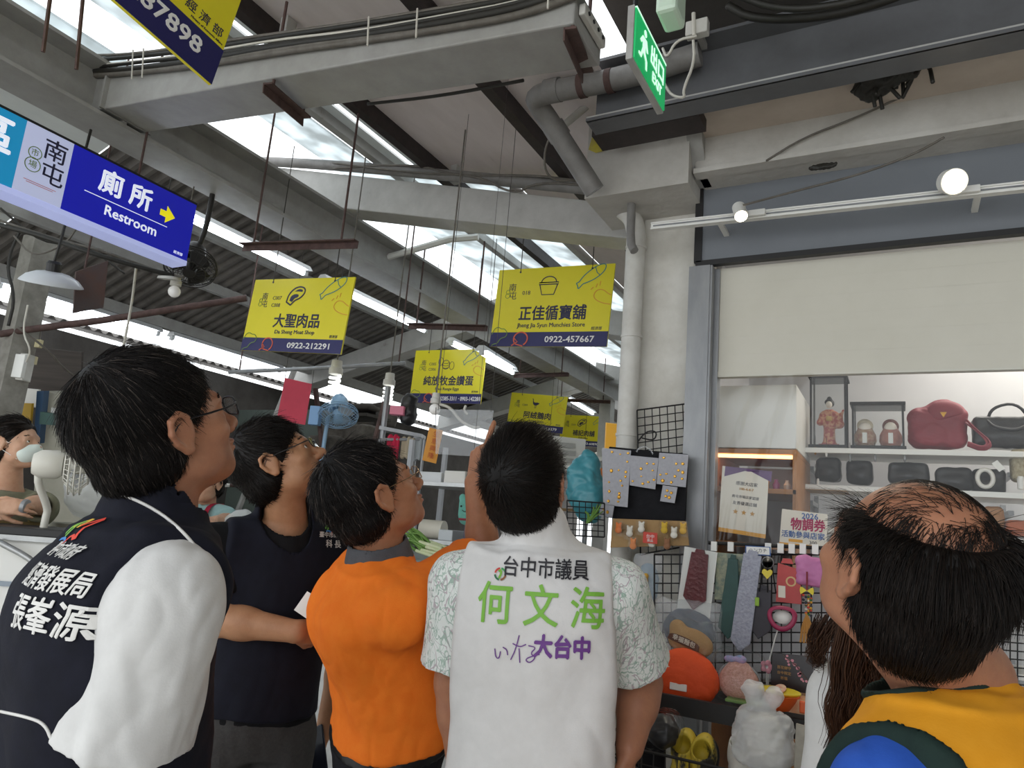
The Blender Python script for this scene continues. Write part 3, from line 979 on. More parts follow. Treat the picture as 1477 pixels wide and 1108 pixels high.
batten('long tube lamp beside the girder, behind the restroom sign', (-3.42, 2.02, 3.02), (-3.42, 3.26, 3.02))
batten('tube lamp beside the girder, next beyond the one at the restroom sign', (-3.42, 3.4, 3.02), (-3.42, 4.64, 3.02))
batten('tube lamp beside the girder, third away from the restroom sign', (-3.42, 5.0, 3.02), (-3.42, 6.2, 3.02))
batten('tube lamp just left of the lower corner of the bowl sign', at(694, 508, Y=4.2), at(738, 534, Y=5.1))
batten('small far tube lamp above the goose sign', at(818, 575, Y=8.2), at(856, 597, Y=9.3))
batten('tube lamp low above the far left stalls, nearer of two', (-5.2, 2.3, 2.78), (-5.2, 3.5, 2.78))
batten('tube lamp low above the far left stalls, farther of two', (-5.2, 3.6, 2.78), (-5.2, 4.8, 2.78))

# dome pendant
c = Vector(at(75, 404, D=3.0))
root = thing('dome_lamp', 'round white dome pendant lamp hanging under the restroom sign', 'lamp', c)
ax = Vector((.25, -.2, 1)).normalized()
MB().lathe([(.112, -.02), (.118, -.018), (.116, -.012), (.095, .012), (.06, .03), (.03, .036), (.0, .038)], c, ax, 36).build('shade', mat('dome_white', '#c9cdd0', rough=.35), root, smooth='auto')
MB().lathe([(.0, -.012), (.11, -.017)], c, ax, 36).build('diffuser', mat('dome_diffuser', '#d9b79a', rough=.5, emit=.12), root, smooth=True)
MB().lathe([(.028, .036), (.028, .07), (.02, .08)], c, ax, 16).build('socket', m_black, root)
MB().tube(smoothpts([c + ax * .08, c + ax * .12 + Vector((.02, 0, .05)), (c.x + .01, c.y + .02, 3.06)]), .006, 6).build('cord', m_cable_blk, root)
# brown hanging panel
bp = [Vector(at(*q)) for q in ((108, 392, None, None, None, 3.15), (155, 376, None, None, None, 3.25), (148, 444, None, None, None, 3.25), (104, 452, None, None, None, 3.15))]
n_ = (bp[1] - bp[0]).cross(bp[3] - bp[0]).normalized() * .012
o = MB().hexa(bp, [p - n_ for p in bp]).build('weathered_board', mat('brown_rusted_panel', '#5e4740', '#4e4a4c', rough=.7, scale=6, contrast=(.4, .7)), bevel=.002)
tag(o, 'brown weathered panel hanging beside the dome lamp', 'panel')
MB().tube([bp[0].lerp(bp[1], .3), bp[0].lerp(bp[1], .3) + Vector((0, 0, 1.05))], .005, 6).build('hanging_rod', m_rust, o)
# bulbs
def bulb(label, c, up=.5, spiral=True, s=1.0, group='white bulbs hanging over the stalls'):
    c = Vector(c)
    root = thing('bulb_lamp', label, 'lamp', c, group)
    MB().lathe([(0.0, .06 * s), (.022 * s, .06 * s), (.024 * s, .03 * s), (.03 * s, .025 * s), (.03 * s, 0), (.0, -.005 * s)], c, (0, 0, 1), 16).build('base', m_pvc_white, root, smooth='auto')
    if spiral:
        pts = [c + Vector((.021 * s * math.cos(a), .021 * s * math.sin(a), -.005 * s - a * .0031 * s)) for a in np.linspace(0, 8 * math.pi, 60)]
        MB().tube(pts, .0065 * s, 6).build('spiral_tube', mat('lit_spiral_bulb', '#f4f6f4', emit=1.0), root, smooth=True)
    else:
        MB().ball(c + Vector((0, 0, -.035 * s)), .033 * s).build('globe', mat('white_globe', '#e4e2de', rough=.25, emit=.1), root, smooth=True)
    MB().tube([c + Vector((0, 0, .06 * s)), (c.x + .01, c.y, roofz(c.x) + .003)], .004, 6).build('cord', m_cable_gry, root)
    return root


bulb('lit spiral bulb hanging below the steak sign', at(484, 540, D=4.0), 1.2, True, 1.3)
bulb('spiral bulb hanging left of the egg sign', at(561, 556, D=4.2), 1.35, True, 1.2)
bulb('unlit white globe bulb hanging below the wall fan', at(253, 412, D=3.55), .75, False, .9)
o = MB().lathe([(.055, -.004), (.05, .008), (.02, .014), (0, .015)], at(244, 402, D=3.5), (.1, -.2, 1), 24).build('lamp_shade_disc', m_pvc_white, smooth='auto')
tag(o, 'small white disc shade above the globe bulb', 'lampshade')

# fans
def fan(label, c, axis, R, mg, mb_, mount, blades=3, group='fans of the stalls'):
    c = Vector(c); x, y, d = fr(axis)
    root = thing('fan', label, 'fan', c, group)
    cage = MB()
    for rr, zz in ((1, 0), (.97, .02), (.97, -.02), (.6, .045), (.6, -.04)):
        cage.tube([c + x * math.cos(a) * R * rr + y * math.sin(a) * R * rr + d * zz for a in np.linspace(0, 2 * math.pi, 28)], .0032, 5, cap=False)
    for k in range(24):
        a = 2 * math.pi * k / 24; e = x * math.cos(a) + y * math.sin(a)
        cage.tube([c + e * R * .16 + d * .05, c + e * R * .6 + d * .045, c + e * R], .0018, 4)
        cage.tube([c + e * R * .16 - d * .045, c + e * R * .6 - d * .04, c + e * R], .0018, 4)
    cage.build('cage', mg, root, smooth=True)
    bl_ = MB()
    for k in range(blades):
        a0 = 2 * math.pi * k / blades; pts = []
        vs = []; fs = []
        for i in range(9):
            for j in range(5):
                r_ = R * (.14 + .7 * j / 4); a = a0 + (i / 8 - .5) * (1.5 - .35 * j / 4)
                vs.append(tuple(c + x * math.cos(a) * r_ + y * math.sin(a) * r_ + d * ((i / 8 - .5) * .035)))
        for i in range(8):
            for j in range(4): q = i * 5 + j; fs.append((q, q + 1, q + 6, q + 5))
        bl_.add(vs, fs)
    b = bl_.build('blades', mb_, root, smooth=True, fix=False)
    sm = b.modifiers.new('thick', 'SOLIDIFY'); sm.thickness = .003
    MB().lathe([(.0, .055), (.03, .052), (.034, .0), (.034, -.03), (0.0, -.03)], c, d, 20).build('hub', mg, root, smooth='auto')
    MB().lathe([(.045, -.05), (.058, -.07), (.056, -.13), (.04, -.155), (0, -.16)], c, d, 24).build('motor', mg, root, smooth='auto')
    mp = [Vector(p) for p in mount]
    MB().tube(smoothpts([c - d * .1] + mp), .014, 10).build('post', mg, root, smooth=True)
    return root


m_fanwhite = mat('fan_cream_plastic', '#dbd8cd', rough=.4); m_fanblade = mat('fan_blade_grey', '#b9bec2', rough=.3, alpha=.55)
m_fanblack = mat('fan_black', '#2c2a28', rough=.5); m_fanblue = mat('fan_blue', '#8fb0cc', rough=.35)
c = Vector(at(275, 385, D=3.6)); fan('black wall fan behind the right end of the restroom sign', c, camdir(.2, -.9, -.5), .125, m_fanblack, m_fanblack, [c + Vector((0, .05, .2)), c + Vector((0, .05, .55))])
c = Vector(at(488, 599, D=4.9)); fan('pale blue fan tilted down, hanging above the stall shelf', c, camdir(.15, -.85, -.45), .135, m_fanblue, m_fanblade, [c + Vector((0, .02, .16)), c + Vector((-.09, .02, .1)), c + Vector((-.12, .02, -.05)), (c.x - .12, c.y + .02, .0)])

# ------------------------------------------------------------------ pipes
def pipe(name, pts, r, m, label, cat='pipe', n=14, it=2):
    o = MB().tube(smoothpts(pts, it), r, n).build(name, m, smooth='auto')
    return tag(o, label, cat)


p = pipe('drain_pipe', [at(1010, 78, Y=2.22), at(905, 112, Y=2.22), at(795, 132, Y=2.22), at(772, 140, Y=2.22), at(775, 150, Y=2.26), at(795, 178, Y=2.34), at(858, 276, Y=2.5)], .042, m_pvc_grey, 'thick grey drain pipe with an elbow under the roof next to the pillar')
for q, a, b in ((at(798, 131, Y=2.22), at(795, 132, Y=2.22), at(905, 112, Y=2.22)), (at(803, 190, Y=2.37), at(795, 178, Y=2.34), at(858, 276, Y=2.5))):
    d = (Vector(b) - Vector(a)).normalized()
    MB().tube([Vector(q) - d * .03, Vector(q) + d * .03], .047, 16).build('coupling', m_pvc_grey, p, smooth='auto')
cl = MB()
for q in (at(840, 124, Y=2.22), at(880, 117, Y=2.22)):
    q = Vector(q); cl.tube([q + Vector((-.012, 0, 0)), q + Vector((.012, 0, 0))], .046, 16)
cl.build('clamp', m_rust, p, smooth='auto')
p = pipe('rain_pipe', [at(905, 236, Y=2.78), at(886, 262, Y=2.78), at(888, 296, Y=2.78), at(912, 312, Y=2.79), at(918, 335, Y=2.79), (-.99, 2.79, 2.75), (-.99, 2.79, 2.5), (-.985, 2.79, .02)], .042, m_pvc_white, 'white rain pipe with a bend running down in front of the pillar')
for z in (2.32, 1.9, 2.72): MB().tube([(-.988, 2.79, z), (-.988, 2.79, z + .012)], .046, 16).build('joint', m_pvc_white, p, smooth='auto')
p = pipe('conduit_pipe', [at(911, 238, Y=2.68), at(911, 300, Y=2.68), at(909, 350, Y=2.68), at(915, 362, Y=2.67)], .018, m_pvc_grey, 'thin grey conduit with a short elbow beside the bend of the white pipe', n=10, it=1)
p = pipe('roof_pipe', [at(318, 243, Y=3.0), at(345, 231, Y=3.0), at(480, 238, Y=3.0), at(700, 258, Y=3.0), at(850, 272, Y=3.0)], .032, m_pvc_grey, 'grey pipe lying along the top of the second roof beam')
p = pipe('rusty_pipe', [at(0, 482, D=3.9), at(50, 474, D=3.95), at(150, 462, D=4.0), at(250, 446, D=4.05), at(356, 430, D=4.1)], .019, m_rust, 'thin rusty brown pipe crossing behind the heads below the lamps', n=10, it=1)
gp = pipe('galvanised_pipe', [at(330, 537, D=4.5), at(480, 530, D=4.5), at(585, 524, D=4.5)], .013, m_galv, 'thin galvanised pipe behind the steak sign carrying the bulbs', n=8, it=1)

for q in (at(345, 537, D=4.5), at(575, 525, D=4.5)): MB().tube([q, (q[0], q[1], 3.4)], .005, 6).build('hanging_rod', m_rust, gp)
# bars that carry the signs
def hanger(label, a, b, drop=.3, group='brown steel bars that carry the signs'):
    a, b = Vector(a), Vector(b)
    root = thing('hanging_bar', label, 'bar', (a + b) / 2, group)
    d = (b - a).normalized()
    M = plane_frame((a + b) / 2, d, Vector((0, 0, 1)).cross(d)); L = (b - a).length
    MB().box((0, 0, 0), (L, .035, .006), M).box((0, .016, -.016), (L, .004, .035), M).build('angle_bar', m_rust, root)
    for t in (.12, .88):
        p = a.lerp(b, t); MB().tube([p, p + Vector((0, 0, drop))], .006, 6).build('rod', m_rust, root)
    return root


hanger('brown bar below the second beam above the steak sign', at(348, 352, Y=2.4), at(514, 347, Y=2.4), .75)
hanger('brown bar between the egg sign and the bowl sign', at(588, 467, Y=3.9), at(702, 470, Y=3.9), .6)
hanger('short brown bar clamped under the first big beam', at(386, 120, Y=1.53), at(443, 170, Y=1.79), .35)
hanger('short slotted brown bar clamped on the first big beam near the drain pipe', at(822, 40, Y=1.53), at(848, 104, Y=1.79), .25)
hanger('far brown bar above the goose sign', at(740, 540, Y=6.2), at(820, 538, Y=6.2), .5)
hanger('farthest brown bar behind the white pipe', at(800, 575, Y=7.6), at(880, 578, Y=7.6), .5)
for i, (x, D) in enumerate(((70, 2.0), (115, 2.05))):
    o = MB().tube([at(x + 10, -60, D=D), at(x - 8 if i == 0 else x - 5, 75 if i == 0 else 100, D=D)], .006, 6).build('steel_rod', m_rust)
    tag(o, 'thin rusty rod above the restroom sign, ' + ('first from the picture edge' if i == 0 else 'beside the cable bundle'), 'rod')

# ------------------------------------------------------------------ cables
def cable(label, pts, r, m, it=2, name='cable'):
    o = MB().tube(smoothpts(pts, it), r, 6).build(name, m, smooth=True)
    return tag(o, label, 'cable', 'cables along the roof beams')


rnd = random.Random(4)
path = [(110, 103, 1.54), (190, 98, 1.535), (300, 84, 1.535), (400, 68, 1.535), (520, 52, 1.535), (640, 32, 1.535), (760, 8, 1.535), (860, -30, 1.535)]
cb_ = thing('cable_bundle', 'bundle of grey and black cables along the top of the first big beam', 'cables', at(400, 66, Y=1.67))
for i in range(7):
    off = i * 5 - 10
    pts = [at(x, y - off + rnd.uniform(-3, 3), Y=Y - .003 * i) for x, y, Y in path]
    MB().tube(smoothpts(pts), [.011, .009, .012, .008, .005, .009, .006][i], 6).build('cable', [m_cable_gry, m_cable_gry, m_cable_blk, m_cable_blk, m_cable_wht, m_cable_blk, m_cable_gry][i], cb_, smooth=True)
for x in (190, 205, 530, 600, 790):
    k = min(range(len(path)), key=lambda q: abs(path[q][0] - x)); y = np.interp(x, [p[0] for p in path], [p[1] for p in path])
    MB().tube([at(x, y + 16, Y=1.50), at(x + 2, y - 26, Y=1.50), at(x + 2, y - 26, Y=1.56)], .003, 5).build('cable_tie', m_cable_wht, cb_)
cable('short white conduit crossing behind the drain pipe', [at(870, 126, Y=2.45), at(850, 150, Y=2.45), at(812, 182, Y=2.47)], .016, m_pvc_white)
cable('thin dark cable running under the first beam to the roof', [at(530, 150, Y=1.9), at(640, 138, Y=1.9), at(755, 116, Y=1.88)], .006, m_cable_blk)
cable('thin cable looping under the second beam pipe', [at(480, 235, Y=2.96), at(600, 250, Y=2.96), at(690, 252, Y=2.95), at(740, 282, Y=2.95), at(775, 262, Y=2.96), at(850, 268, Y=2.96)], .006, m_cable_gry)
cable('grey cable lying on the second beam', [at(480, 243, Y=2.97), at(600, 236, Y=2.97), at(660, 255, Y=2.97), at(760, 252, Y=2.97), at(845, 262, Y=2.97)], .007, m_cable_gry)
cable('loose cable hanging from the drain pipe elbow', [at(800, 185, D=2.9), at(785, 215, D=2.95), at(786, 250, D=3.0), at(805, 262, D=3.05), at(840, 258, D=3.05)], .005, m_cable_gry)
cable('tangled cable low behind the restroom sign', [at(0, 325, D=3.3), at(60, 340, D=3.3), at(130, 365, D=3.3), at(200, 385, D=3.4), at(250, 398, D=3.5)], .012, m_cable_blk)
cable('pale cable beside the tangled one behind the restroom sign', [at(0, 318, D=3.35), at(80, 345, D=3.35), at(150, 362, D=3.35), at(230, 392, D=3.5), at(265, 400, D=3.5)], .006, m_cable_gry)
cable('cable drooping from the rusty pipe to the electric box', [at(25, 472, D=3.9), at(70, 505, D=4.0), at(90, 530, D=4.1), at(115, 548, D=4.3)], .006, m_cable_gry)
cable('thin cable rising from the head of the near visitor to the lamps', [at(178, 500, D=3.8), at(190, 440, D=3.8), at(197, 380, D=3.7)], .007, m_cable_wht)
cable('thick black cable in the dark corner above the exit sign', [at(1050, 8, Y=2.1), at(1085, 28, Y=2.1), at(1180, 26, Y=2.1), at(1260, 8, Y=2.1), at(1330, -20, Y=2.1)], .014, m_cable_blk)
cable('second black cable in the dark corner above the exit sign', [at(1060, -8, Y=2.03), at(1120, 14, Y=2.03), at(1200, 10, Y=2.03), at(1290, -15, Y=2.03)], .011, m_cable_blk)
cable('white cord looping below the exit sign', [at(1000, 58, Y=2.12), at(1002, 90, Y=2.12), at(985, 130, Y=2.12), at(988, 142, Y=2.12), at(968, 138, Y=2.14), at(958, 120, Y=2.16)], .005, m_cable_wht)
cable('white cord from the junction box to the exit sign', [at(1005, 52, Y=2.11), at(975, 58, Y=2.12), at(962, 85, Y=2.14), at(956, 70, Y=2.16)], .005, m_cable_wht)
cable('thin white wire across the concrete lintel', [at(1105, 232, Y=2.60), at(1160, 198, Y=2.60), at(1230, 172, Y=2.60), at(1300, 140, Y=2.60)], .004, m_cable_gry)
cable('thin grey wire from the lintel down to the first track spotlight', [at(1362, 198, Y=2.56), at(1320, 222, Y=2.6), at(1240, 252, Y=2.6), at(1150, 275, Y=2.55), at(1072, 296, Y=2.48)], .004, m_cable_gry)

for i, (lab, pts) in enumerate((('dark wire sagging low across the left stalls', [at(0, 300, D=3.6), at(60, 352, D=3.7), at(120, 350, D=3.8), at(180, 395, D=3.9)]),
                                ('grey wire hanging in a loop beside the dome lamp', [at(20, 340, D=3.5), at(48, 372, D=3.5), at(95, 352, D=3.5), at(110, 330, D=3.5)]),
                                ('dark wire rising along the steel post at the left', [at(12, 470, D=3.85), at(22, 430, D=3.85), at(8, 380, D=3.85), at(30, 330, D=3.85)]),
                                ('pale wire looping down the steel post to the electric box', [at(40, 440, D=3.8), at(32, 480, D=3.8), at(45, 505, D=3.8), at(38, 522, D=3.85)]))):
    cable(lab, pts, [.006, .005, .009, .005, .004][i], [m_cable_blk, m_cable_gry, m_cable_blk, m_cable_wht, m_cable_gry][i])

# ------------------------------------------------------------------ exit sign and boxes in the corner
M = plane_frame(at(914, 82, X=-.62), Vector(at(957, 160, X=-.62)) - Vector(at(914, 82, X=-.62)), (0, 0, 1))
w = (Vector(at(957, 160, X=-.62)) - Vector(at(914, 82, X=-.62))).length; h = .155
root = thing('exit_sign', 'green lit exit sign hanging in the corner before the shop', 'sign', M @ Vector((w / 2, 0, 0)))
MB().box((w / 2, h / 2, -.012), (w + .012, h + .012, .02), M).build('housing', m_steel_lt, root, bevel=.002)
MB().box((w / 2, h / 2, 0), (w, h, .006), M).build('panel', glow('lit_green', '#18a05a', .55), root)
FM = M @ T((0, 0, .0035))
m_lg = glow('lit_pale_green', '#c8f0d8', .8)
MB().box((w / 2, h, 0), (w, .006, .008), M).build('lit_edge', m_lg, root)
text('lettering', '出口', .07, FM @ T((w * .70, h * .62, 0)), m_lg, root, .02)
text('lettering', 'EXIT', .045, FM @ T((w * .70, h * .24, 0)), m_lg, root, .02)
rm = MB()
rm.lathe([(0, .001), (.011, .001), (.011, .0)], FM @ Vector((w * .28, h * .8, 0)), M.to_3x3() @ Vector((0, 0, 1)), 12)
rm.prism([(w * .2, h * .68), (w * .33, h * .7), (w * .38, h * .5), (w * .34, h * .48), (w * .3, h * .58), (w * .29, h * .42), (w * .36, h * .3), (w * .36, h * .12), (w * .32, h * .12), (w * .31, h * .27), (w * .23, h * .38), (w * .18, h * .2), (w * .1, h * .2), (w * .1, h * .25), (w * .16, h * .27), (w * .21, h * .45), (w * .21, h * .58), (w * .17, h * .5), (w * .13, h * .52)], .001, FM)
rm.build('running_figure', m_lg, root)
MB().tube([M @ Vector((w * .1, h, -.012)), M @ Vector((w * .1, h + .2, -.012))], .008, 8).build('hanging_rod', m_black, root)
c = Vector(at(968, 6, D=2.0))
o = MB().box(c, (.06, .1, .11)).build('emergency_light_box', mat('pale_green_box', '#cfe3cf', rough=.4), bevel=.012); tag(o, 'pale green emergency light box above the exit sign', 'box')
MB().box(c + Vector((0, -.03, .1)), (.03, .03, .12)).build('bracket', m_steel, o)
c = Vector(at(1006, 42, Y=2.13))
o = MB().box(c, (.075, .035, .055)).build('junction_box', m_pvc_white, bevel=.004); tag(o, 'white junction box on the dark steel beam', 'box')
MB().tube([c + Vector((-.01, -.02, .05)), c + Vector((-.005, -.02, -.04))], .007, 8).build('plug', m_cable_wht, o)
MB().box(c + Vector((0, .05, .0)), (.02, .1, .02)).build('bracket', m_steel, o)
c = Vector((-.748, 1.65, 2.92))
o = MB().box(c, (.02, .16, .035)).build('power_strip', m_pvc_white, bevel=.004); tag(o, 'cream power strip on the first beam beside the exit sign', 'socket')
[MB().lathe([(0, 0), (.006, 0), (.006, .003), (0, .003)], c + Vector((.01, (k - 1.5) * .035, 0)), (1, 0, 0), 10).build('socket_hole', m_black, o) for k in range(4)]
o = MB().box(Vector(at(920, 128, Y=2.6)), (.42, .2, .16)).build('duct_box', mat('dark_duct', '#3c3b3d', '#2e2d2f', rough=.45, scale=8), bevel=.004); tag(o, 'dark metal duct box in the corner behind the exit sign', 'duct')
MB().box(Vector(at(935, 185, Y=2.42)), (.42, .12, .05)).build('flange', m_dark_steel, o)
# torn opening with loose black wires in the soffit
c = Vector(at(1276, 116, Z=3.07)); rnd = random.Random(8)
root = thing('wire_bundle', 'ragged bundle of black cable ends hanging from the beige soffit', 'wires', c)
ops = [('+', s_ell(np.array(c) + np.array([rnd.uniform(-.07, .07), rnd.uniform(-.03, .03), rnd.uniform(-.02, .03)]), (.04, .035, .03)), .01) for _ in range(12)]
fbuild('wire_knot', ops, .005, m_cable_blk, root, 1, lambda V: wnoise(V, 60, 3) * .006)
for i in range(14):
    s_ = c + Vector((rnd.uniform(-.08, .08), rnd.uniform(-.04, .03), .03)); e = s_ + Vector((rnd.uniform(-.05, .10), rnd.uniform(-.05, .04), -rnd.uniform(.05, .12)))
    MB().tube(smoothpts([s_, (s_ + e) / 2 + Vector((rnd.uniform(-.02, .05), 0, .03)), e]), .0065, 6).build('wire_end', m_cable_blk, root, smooth=True)
for px, py in ((1190, 240),):
    c = Vector(at(px, py, Y=2.60)); ops = [('+', s_ell(np.array(c) + np.array([rnd.uniform(-.05, .05), 0, rnd.uniform(-.006, .006)]), (.02, .01, .008)), .004) for _ in range(10)]
    o = fbuild('soot_clump', ops, .003, m_cable_blk, None, 1, lambda V: wnoise(V, 120, 5) * .004); tag(o, 'small black clump of debris on the lintel ledge', 'debris')
# yellow torn sticker on the column head
o = MB().prism(P2([(0, .2), (.1, .9), (.5, 1), (.9, .85), (1, .3), (.7, .05), (.3, 0)], -.06, -.05, .12, .1, 1), .0015, plane_frame(Vector(at(869, 204, Y=2.566)), (1, 0, -.05), (0, 0, 1))).build('torn_sticker', mat('torn_yellow_sticker', '#c9bb3f', '#b3a558', rough=.7, scale=25))
tag(o, 'torn yellow sticker on the concrete above the white pipe', 'sticker')

# ------------------------------------------------------------------ track light on the fascia
a, b = Vector(at(940, 328, Y=2.62)), Vector(at(1477, 270, Y=2.62)); b = a + (b - a) * 1.8
root = thing('light_track', 'long white lighting track across the grey fascia', 'rail', (a + b) / 2)
M = plane_frame(a, b - a, (0, 0, 1)); L = (b - a).length
MB().box((L / 2, 0, -.0), (L, .03, .022), M).box((L / 2, .012, .013), (L, .006, .006), M).box((L / 2, -.012, .013), (L, .006, .006), M).build('channel', m_white_paint, root)
MB().box((L / 2, 0, .0125), (L - .02, .006, .002), M).build('slot', m_galv, root)
for t in (.12, .5, .8):
    p = a.lerp(b, t); MB().box(p + Vector((0, .08, .0)), (.02, .15, .012)).build('bracket', m_white_paint, root)


def spotlamp(label, px, py, r, aim, disc):
    c = Vector(at(px, py, Y=2.53)); d = Vector(aim).normalized()
    root = thing('track_spotlight', label, 'lamp', c, 'spotlights on the white track')
    if disc: prof = [(r * .3, -.045), (r * .95, -.04), (r, -.01), (r, 0)]
    else: prof = [(r * .7, -.075), (r, -.07), (r, 0)]
    MB().lathe(prof, c, d, 32).build('head', m_white_paint, root, smooth='auto')
    MB().lathe([(0, .002), (r * .88, .002), (r * .88, -.002)], c, d, 32).build('lens', mat('lit_spot_lens', '#fff2d8', emit=12, ecol='#fff0d2'), root)
    ap = a.lerp(b, (c.x + .03 - a.x) / (b.x - a.x))
    MB().box(ap + Vector((.0, -.02, 0)), (.09, .03, .024)).build('adapter', m_white_paint, root, bevel=.003)
    MB().tube([ap + Vector((-.02, -.03, 0)), c - d * .05], .008, 8).build('arm', m_white_paint, root)
    spot_light('spotlight_beam', c + d * .012, 14, (1.0, .9, .74), d, 100, r)
    return root


spotlamp('lit round disc spotlight on the white track, brighter and farther from the pillar', 1377, 262, .042, camdir(-.1, -.45, -.9), True)
spotlamp('lit small cylinder spotlight on the white track, nearer the pillar', 1069, 312, .024, camdir(-.05, -.8, -.6), False)

# ------------------------------------------------------------------ inside the shop
XA, ZA = Vector((1, 0, 0)), Vector((0, 0, 1))
m_goldpin = mat('gold_pin', '#d3a548', '#b98327', rough=.3, metal=.7, scale=200)
m_greycard = mat('grey_felt_card', '#adadb2', '#a2a2a8', rough=.9, scale=80)
m_blkcloth = cloth('black_canvas', '#1b1b1e', '#212124', bump=.2)
m_leather_b = mat('black_leather_bag', '#1c1b1d', '#252426', rough=.4, bump=.03, bscale=60)
m_maroon = mat('maroon_fabric', '#8d2f3c', '#7c2834', rough=.6, bump=.03, bscale=60)
m_clearcase = plastic_mat('clear_case_glass', .04, .02)


def slab(name, c, d, m, parent=None, bevel=.0015): return MB().box(c, d).build(name, m, parent, bevel=bevel)


def quad_box(name, px, Y, th, m, parent=None, bevel=.001):
    """a board whose corners are seen at these spots on the plane at depth Y"""
    q = [Vector(at(x, y, Y=Y)) for x, y in px]
    return MB().hexa(q, [p + Vector((0, th, 0)) for p in q]).build(name, m, parent, bevel=bevel)


SY = 3.36
zs_ = [at(1300, 648, Y=SY)[2], at(1420, 709, Y=SY)[2], at(1450, 778, Y=SY)[2], 1.36, 1.12, .85]
for i, z in enumerate(zs_):
    x0 = -.39 if i != 1 else -.395
    root = slab('shelf', (x0 + 1.2, SY + .15, z - .011), (2.4, .30, .022), m_white_paint)
    tag(root, ['top white shelf of the shop, holding the doll cases', 'second white shelf of the shop, holding wrapped black bags', 'third white shelf of the shop, holding terracotta bags', 'fourth white shelf of the shop, behind the grid', 'fifth white shelf of the shop, behind the rack', 'lowest white shelf of the shop'][i], 'shelf', 'white shop shelves')
    for x in (x0 + .02, x0 + .8, x0 + 1.6): MB().box((x, SY + .45, z - .06), (.02, .3, .02)).box((x, SY + .57, z - .06), (.02, .02, .1)).build('bracket', m_galv, root)
o = slab('plywood_shelf', (-.30, SY + .1, at(1180, 695, Y=SY)[2] - .03), (.2, .2, .012), m_wood); tag(o, 'short plywood shelf below the doll cases', 'shelf')
# white cabinet box and lit wooden shelf at the left of the shop
o = MB().box((-.53, 3.3, 2.03), (.33, .5, .265)).build('storage_box', m_white_paint, bevel=.004); tag(o, 'large plain white box high behind the plastic curtain', 'box')
zt = at(1090, 660, Y=3.1)[2]
root = thing('display_cabinet', 'wooden display cabinet with a warm lit top below the white box', 'cabinet', (-.53, 3.3, 0))
m_wwood = mat('warm_wood', '#b9814f', '#a36f41', rough=.5, scale=10, stretch=(.2, 1, 1))
for z in (zt + .02, zt - .14, zt - .36, zt - .6): slab('board', (-.53, 3.3, z), (.33, .5, .02), m_wwood, root)
for x in (-.688, -.372): slab('side_panel', (x, 3.3, zt / 2 + .01), (.014, .5, zt), m_wwood, root)
slab('back_panel', (-.53, 3.54, zt / 2), (.32, .01, zt), m_shop_wall, root)
slab('lamp_strip', (-.53, 3.08, zt + .002), (.3, .03, .012), mat('lit_warm_strip', '#ffb066', emit=3.0, ecol='#ffb877'), root)
rnd = random.Random(3)
for i in range(7):
    x = -.66 + i * .042; h = rnd.uniform(.04, .08)
    o = MB().lathe([(.0, 0), (.012, 0), (.015, h * .5), (.007, h * .8), (.008, h), (0, h)], (x, 3.12, zt - .129), (0, 0, 1), 12).build('trinket', mat('trinket_%d' % (i % 4), ['#c9a36a', '#7d3f6e', '#b8b3a8', '#5f7d8c'][i % 4], rough=.3), None, smooth='auto')
    tag(o, 'small ' + ['golden', 'purple', 'pale grey', 'blue grey'][i % 4] + ' trinket in the lit wooden cabinet', 'ornament', 'trinkets in the lit cabinet')

# doll cases
def doll_case(label, px0, px1, ytop, ybot, Y):
    a = Vector(at(px0, ybot, Y=Y)); b = Vector(at(px1, ybot + 4, Y=Y)); top = Vector(at(px0, ytop, Y=Y)).z
    zb = zs_[0]; w = b.x - a.x; h = top - zb; d = min(w, .16)
    c = Vector((a.x + w / 2, Y + d / 2, zb))
    root = thing('doll_case', label, 'display case', c, 'glass doll cases on the top shelf')
    fr_ = MB()
    for sx in (-1, 1):
        for sy in (-1, 1): fr_.box(c + Vector((sx * (w / 2 - .004), sy * (d / 2 - .004), h / 2)), (.008, .008, h))
    fr_.build('frame', m_black, root)
    slab('base', c + Vector((0, 0, .008)), (w + .012, d + .012, .016), m_black, root)
    slab('lid', c + Vector((0, 0, h - .006)), (w + .014, d + .014, .012), m_black, root)
    MB().box(c + Vector((0, 0, h / 2)), (w - .012, d - .012, h - .03)).build('glass', m_clearcase, root)
    return root, c, w, h, d


r1, c, w, h, d = doll_case('tall glass case with a standing kimono doll', 1168, 1221, 541, 634, 3.38)
doll = thing('kimono_doll', 'standing doll in red kimono with black hair inside the tall glass case', 'doll', c + Vector((0, 0, .016)))
m_kim = mat('kimono_red', '#a8423a', '#c98f6c', rough=.6, scale=70, contrast=(.45, .55)); m_face = mat('doll_face', '#eee4d8', rough=.4)
s_ = h * .70
T3 = np.eye(4); T3[:3, 3] = np.array(c) + np.array([0, 0, .018])
fbuild('kimono', [('+', s_loft(T3, np.array([0, .1, .3, .5, .62, .72]) * s_, [0] * 6, [0] * 6, np.array([.17, .11, .10, .11, .15, .06]) * s_, np.array([.12, .09, .08, .08, .09, .05]) * s_), 0),
                  ('+', s_cap(T3[:3, 3] + np.array([.1, -.02, .62]) * s_, T3[:3, 3] + np.array([.19, -.06, .42]) * s_, .05 * s_, .075 * s_), .02), ('+', s_cap(T3[:3, 3] + np.array([-.1, -.02, .62]) * s_, T3[:3, 3] + np.array([-.16, -.1, .45]) * s_, .05 * s_, .06 * s_), .02),
                  ('+', s_cap(T3[:3, 3] + np.array([.17, -.06, .42]) * s_, T3[:3, 3] + np.array([.25, -.05, .7]) * s_, .04 * s_, .02 * s_), .02)], .003, m_kim, doll, 1)
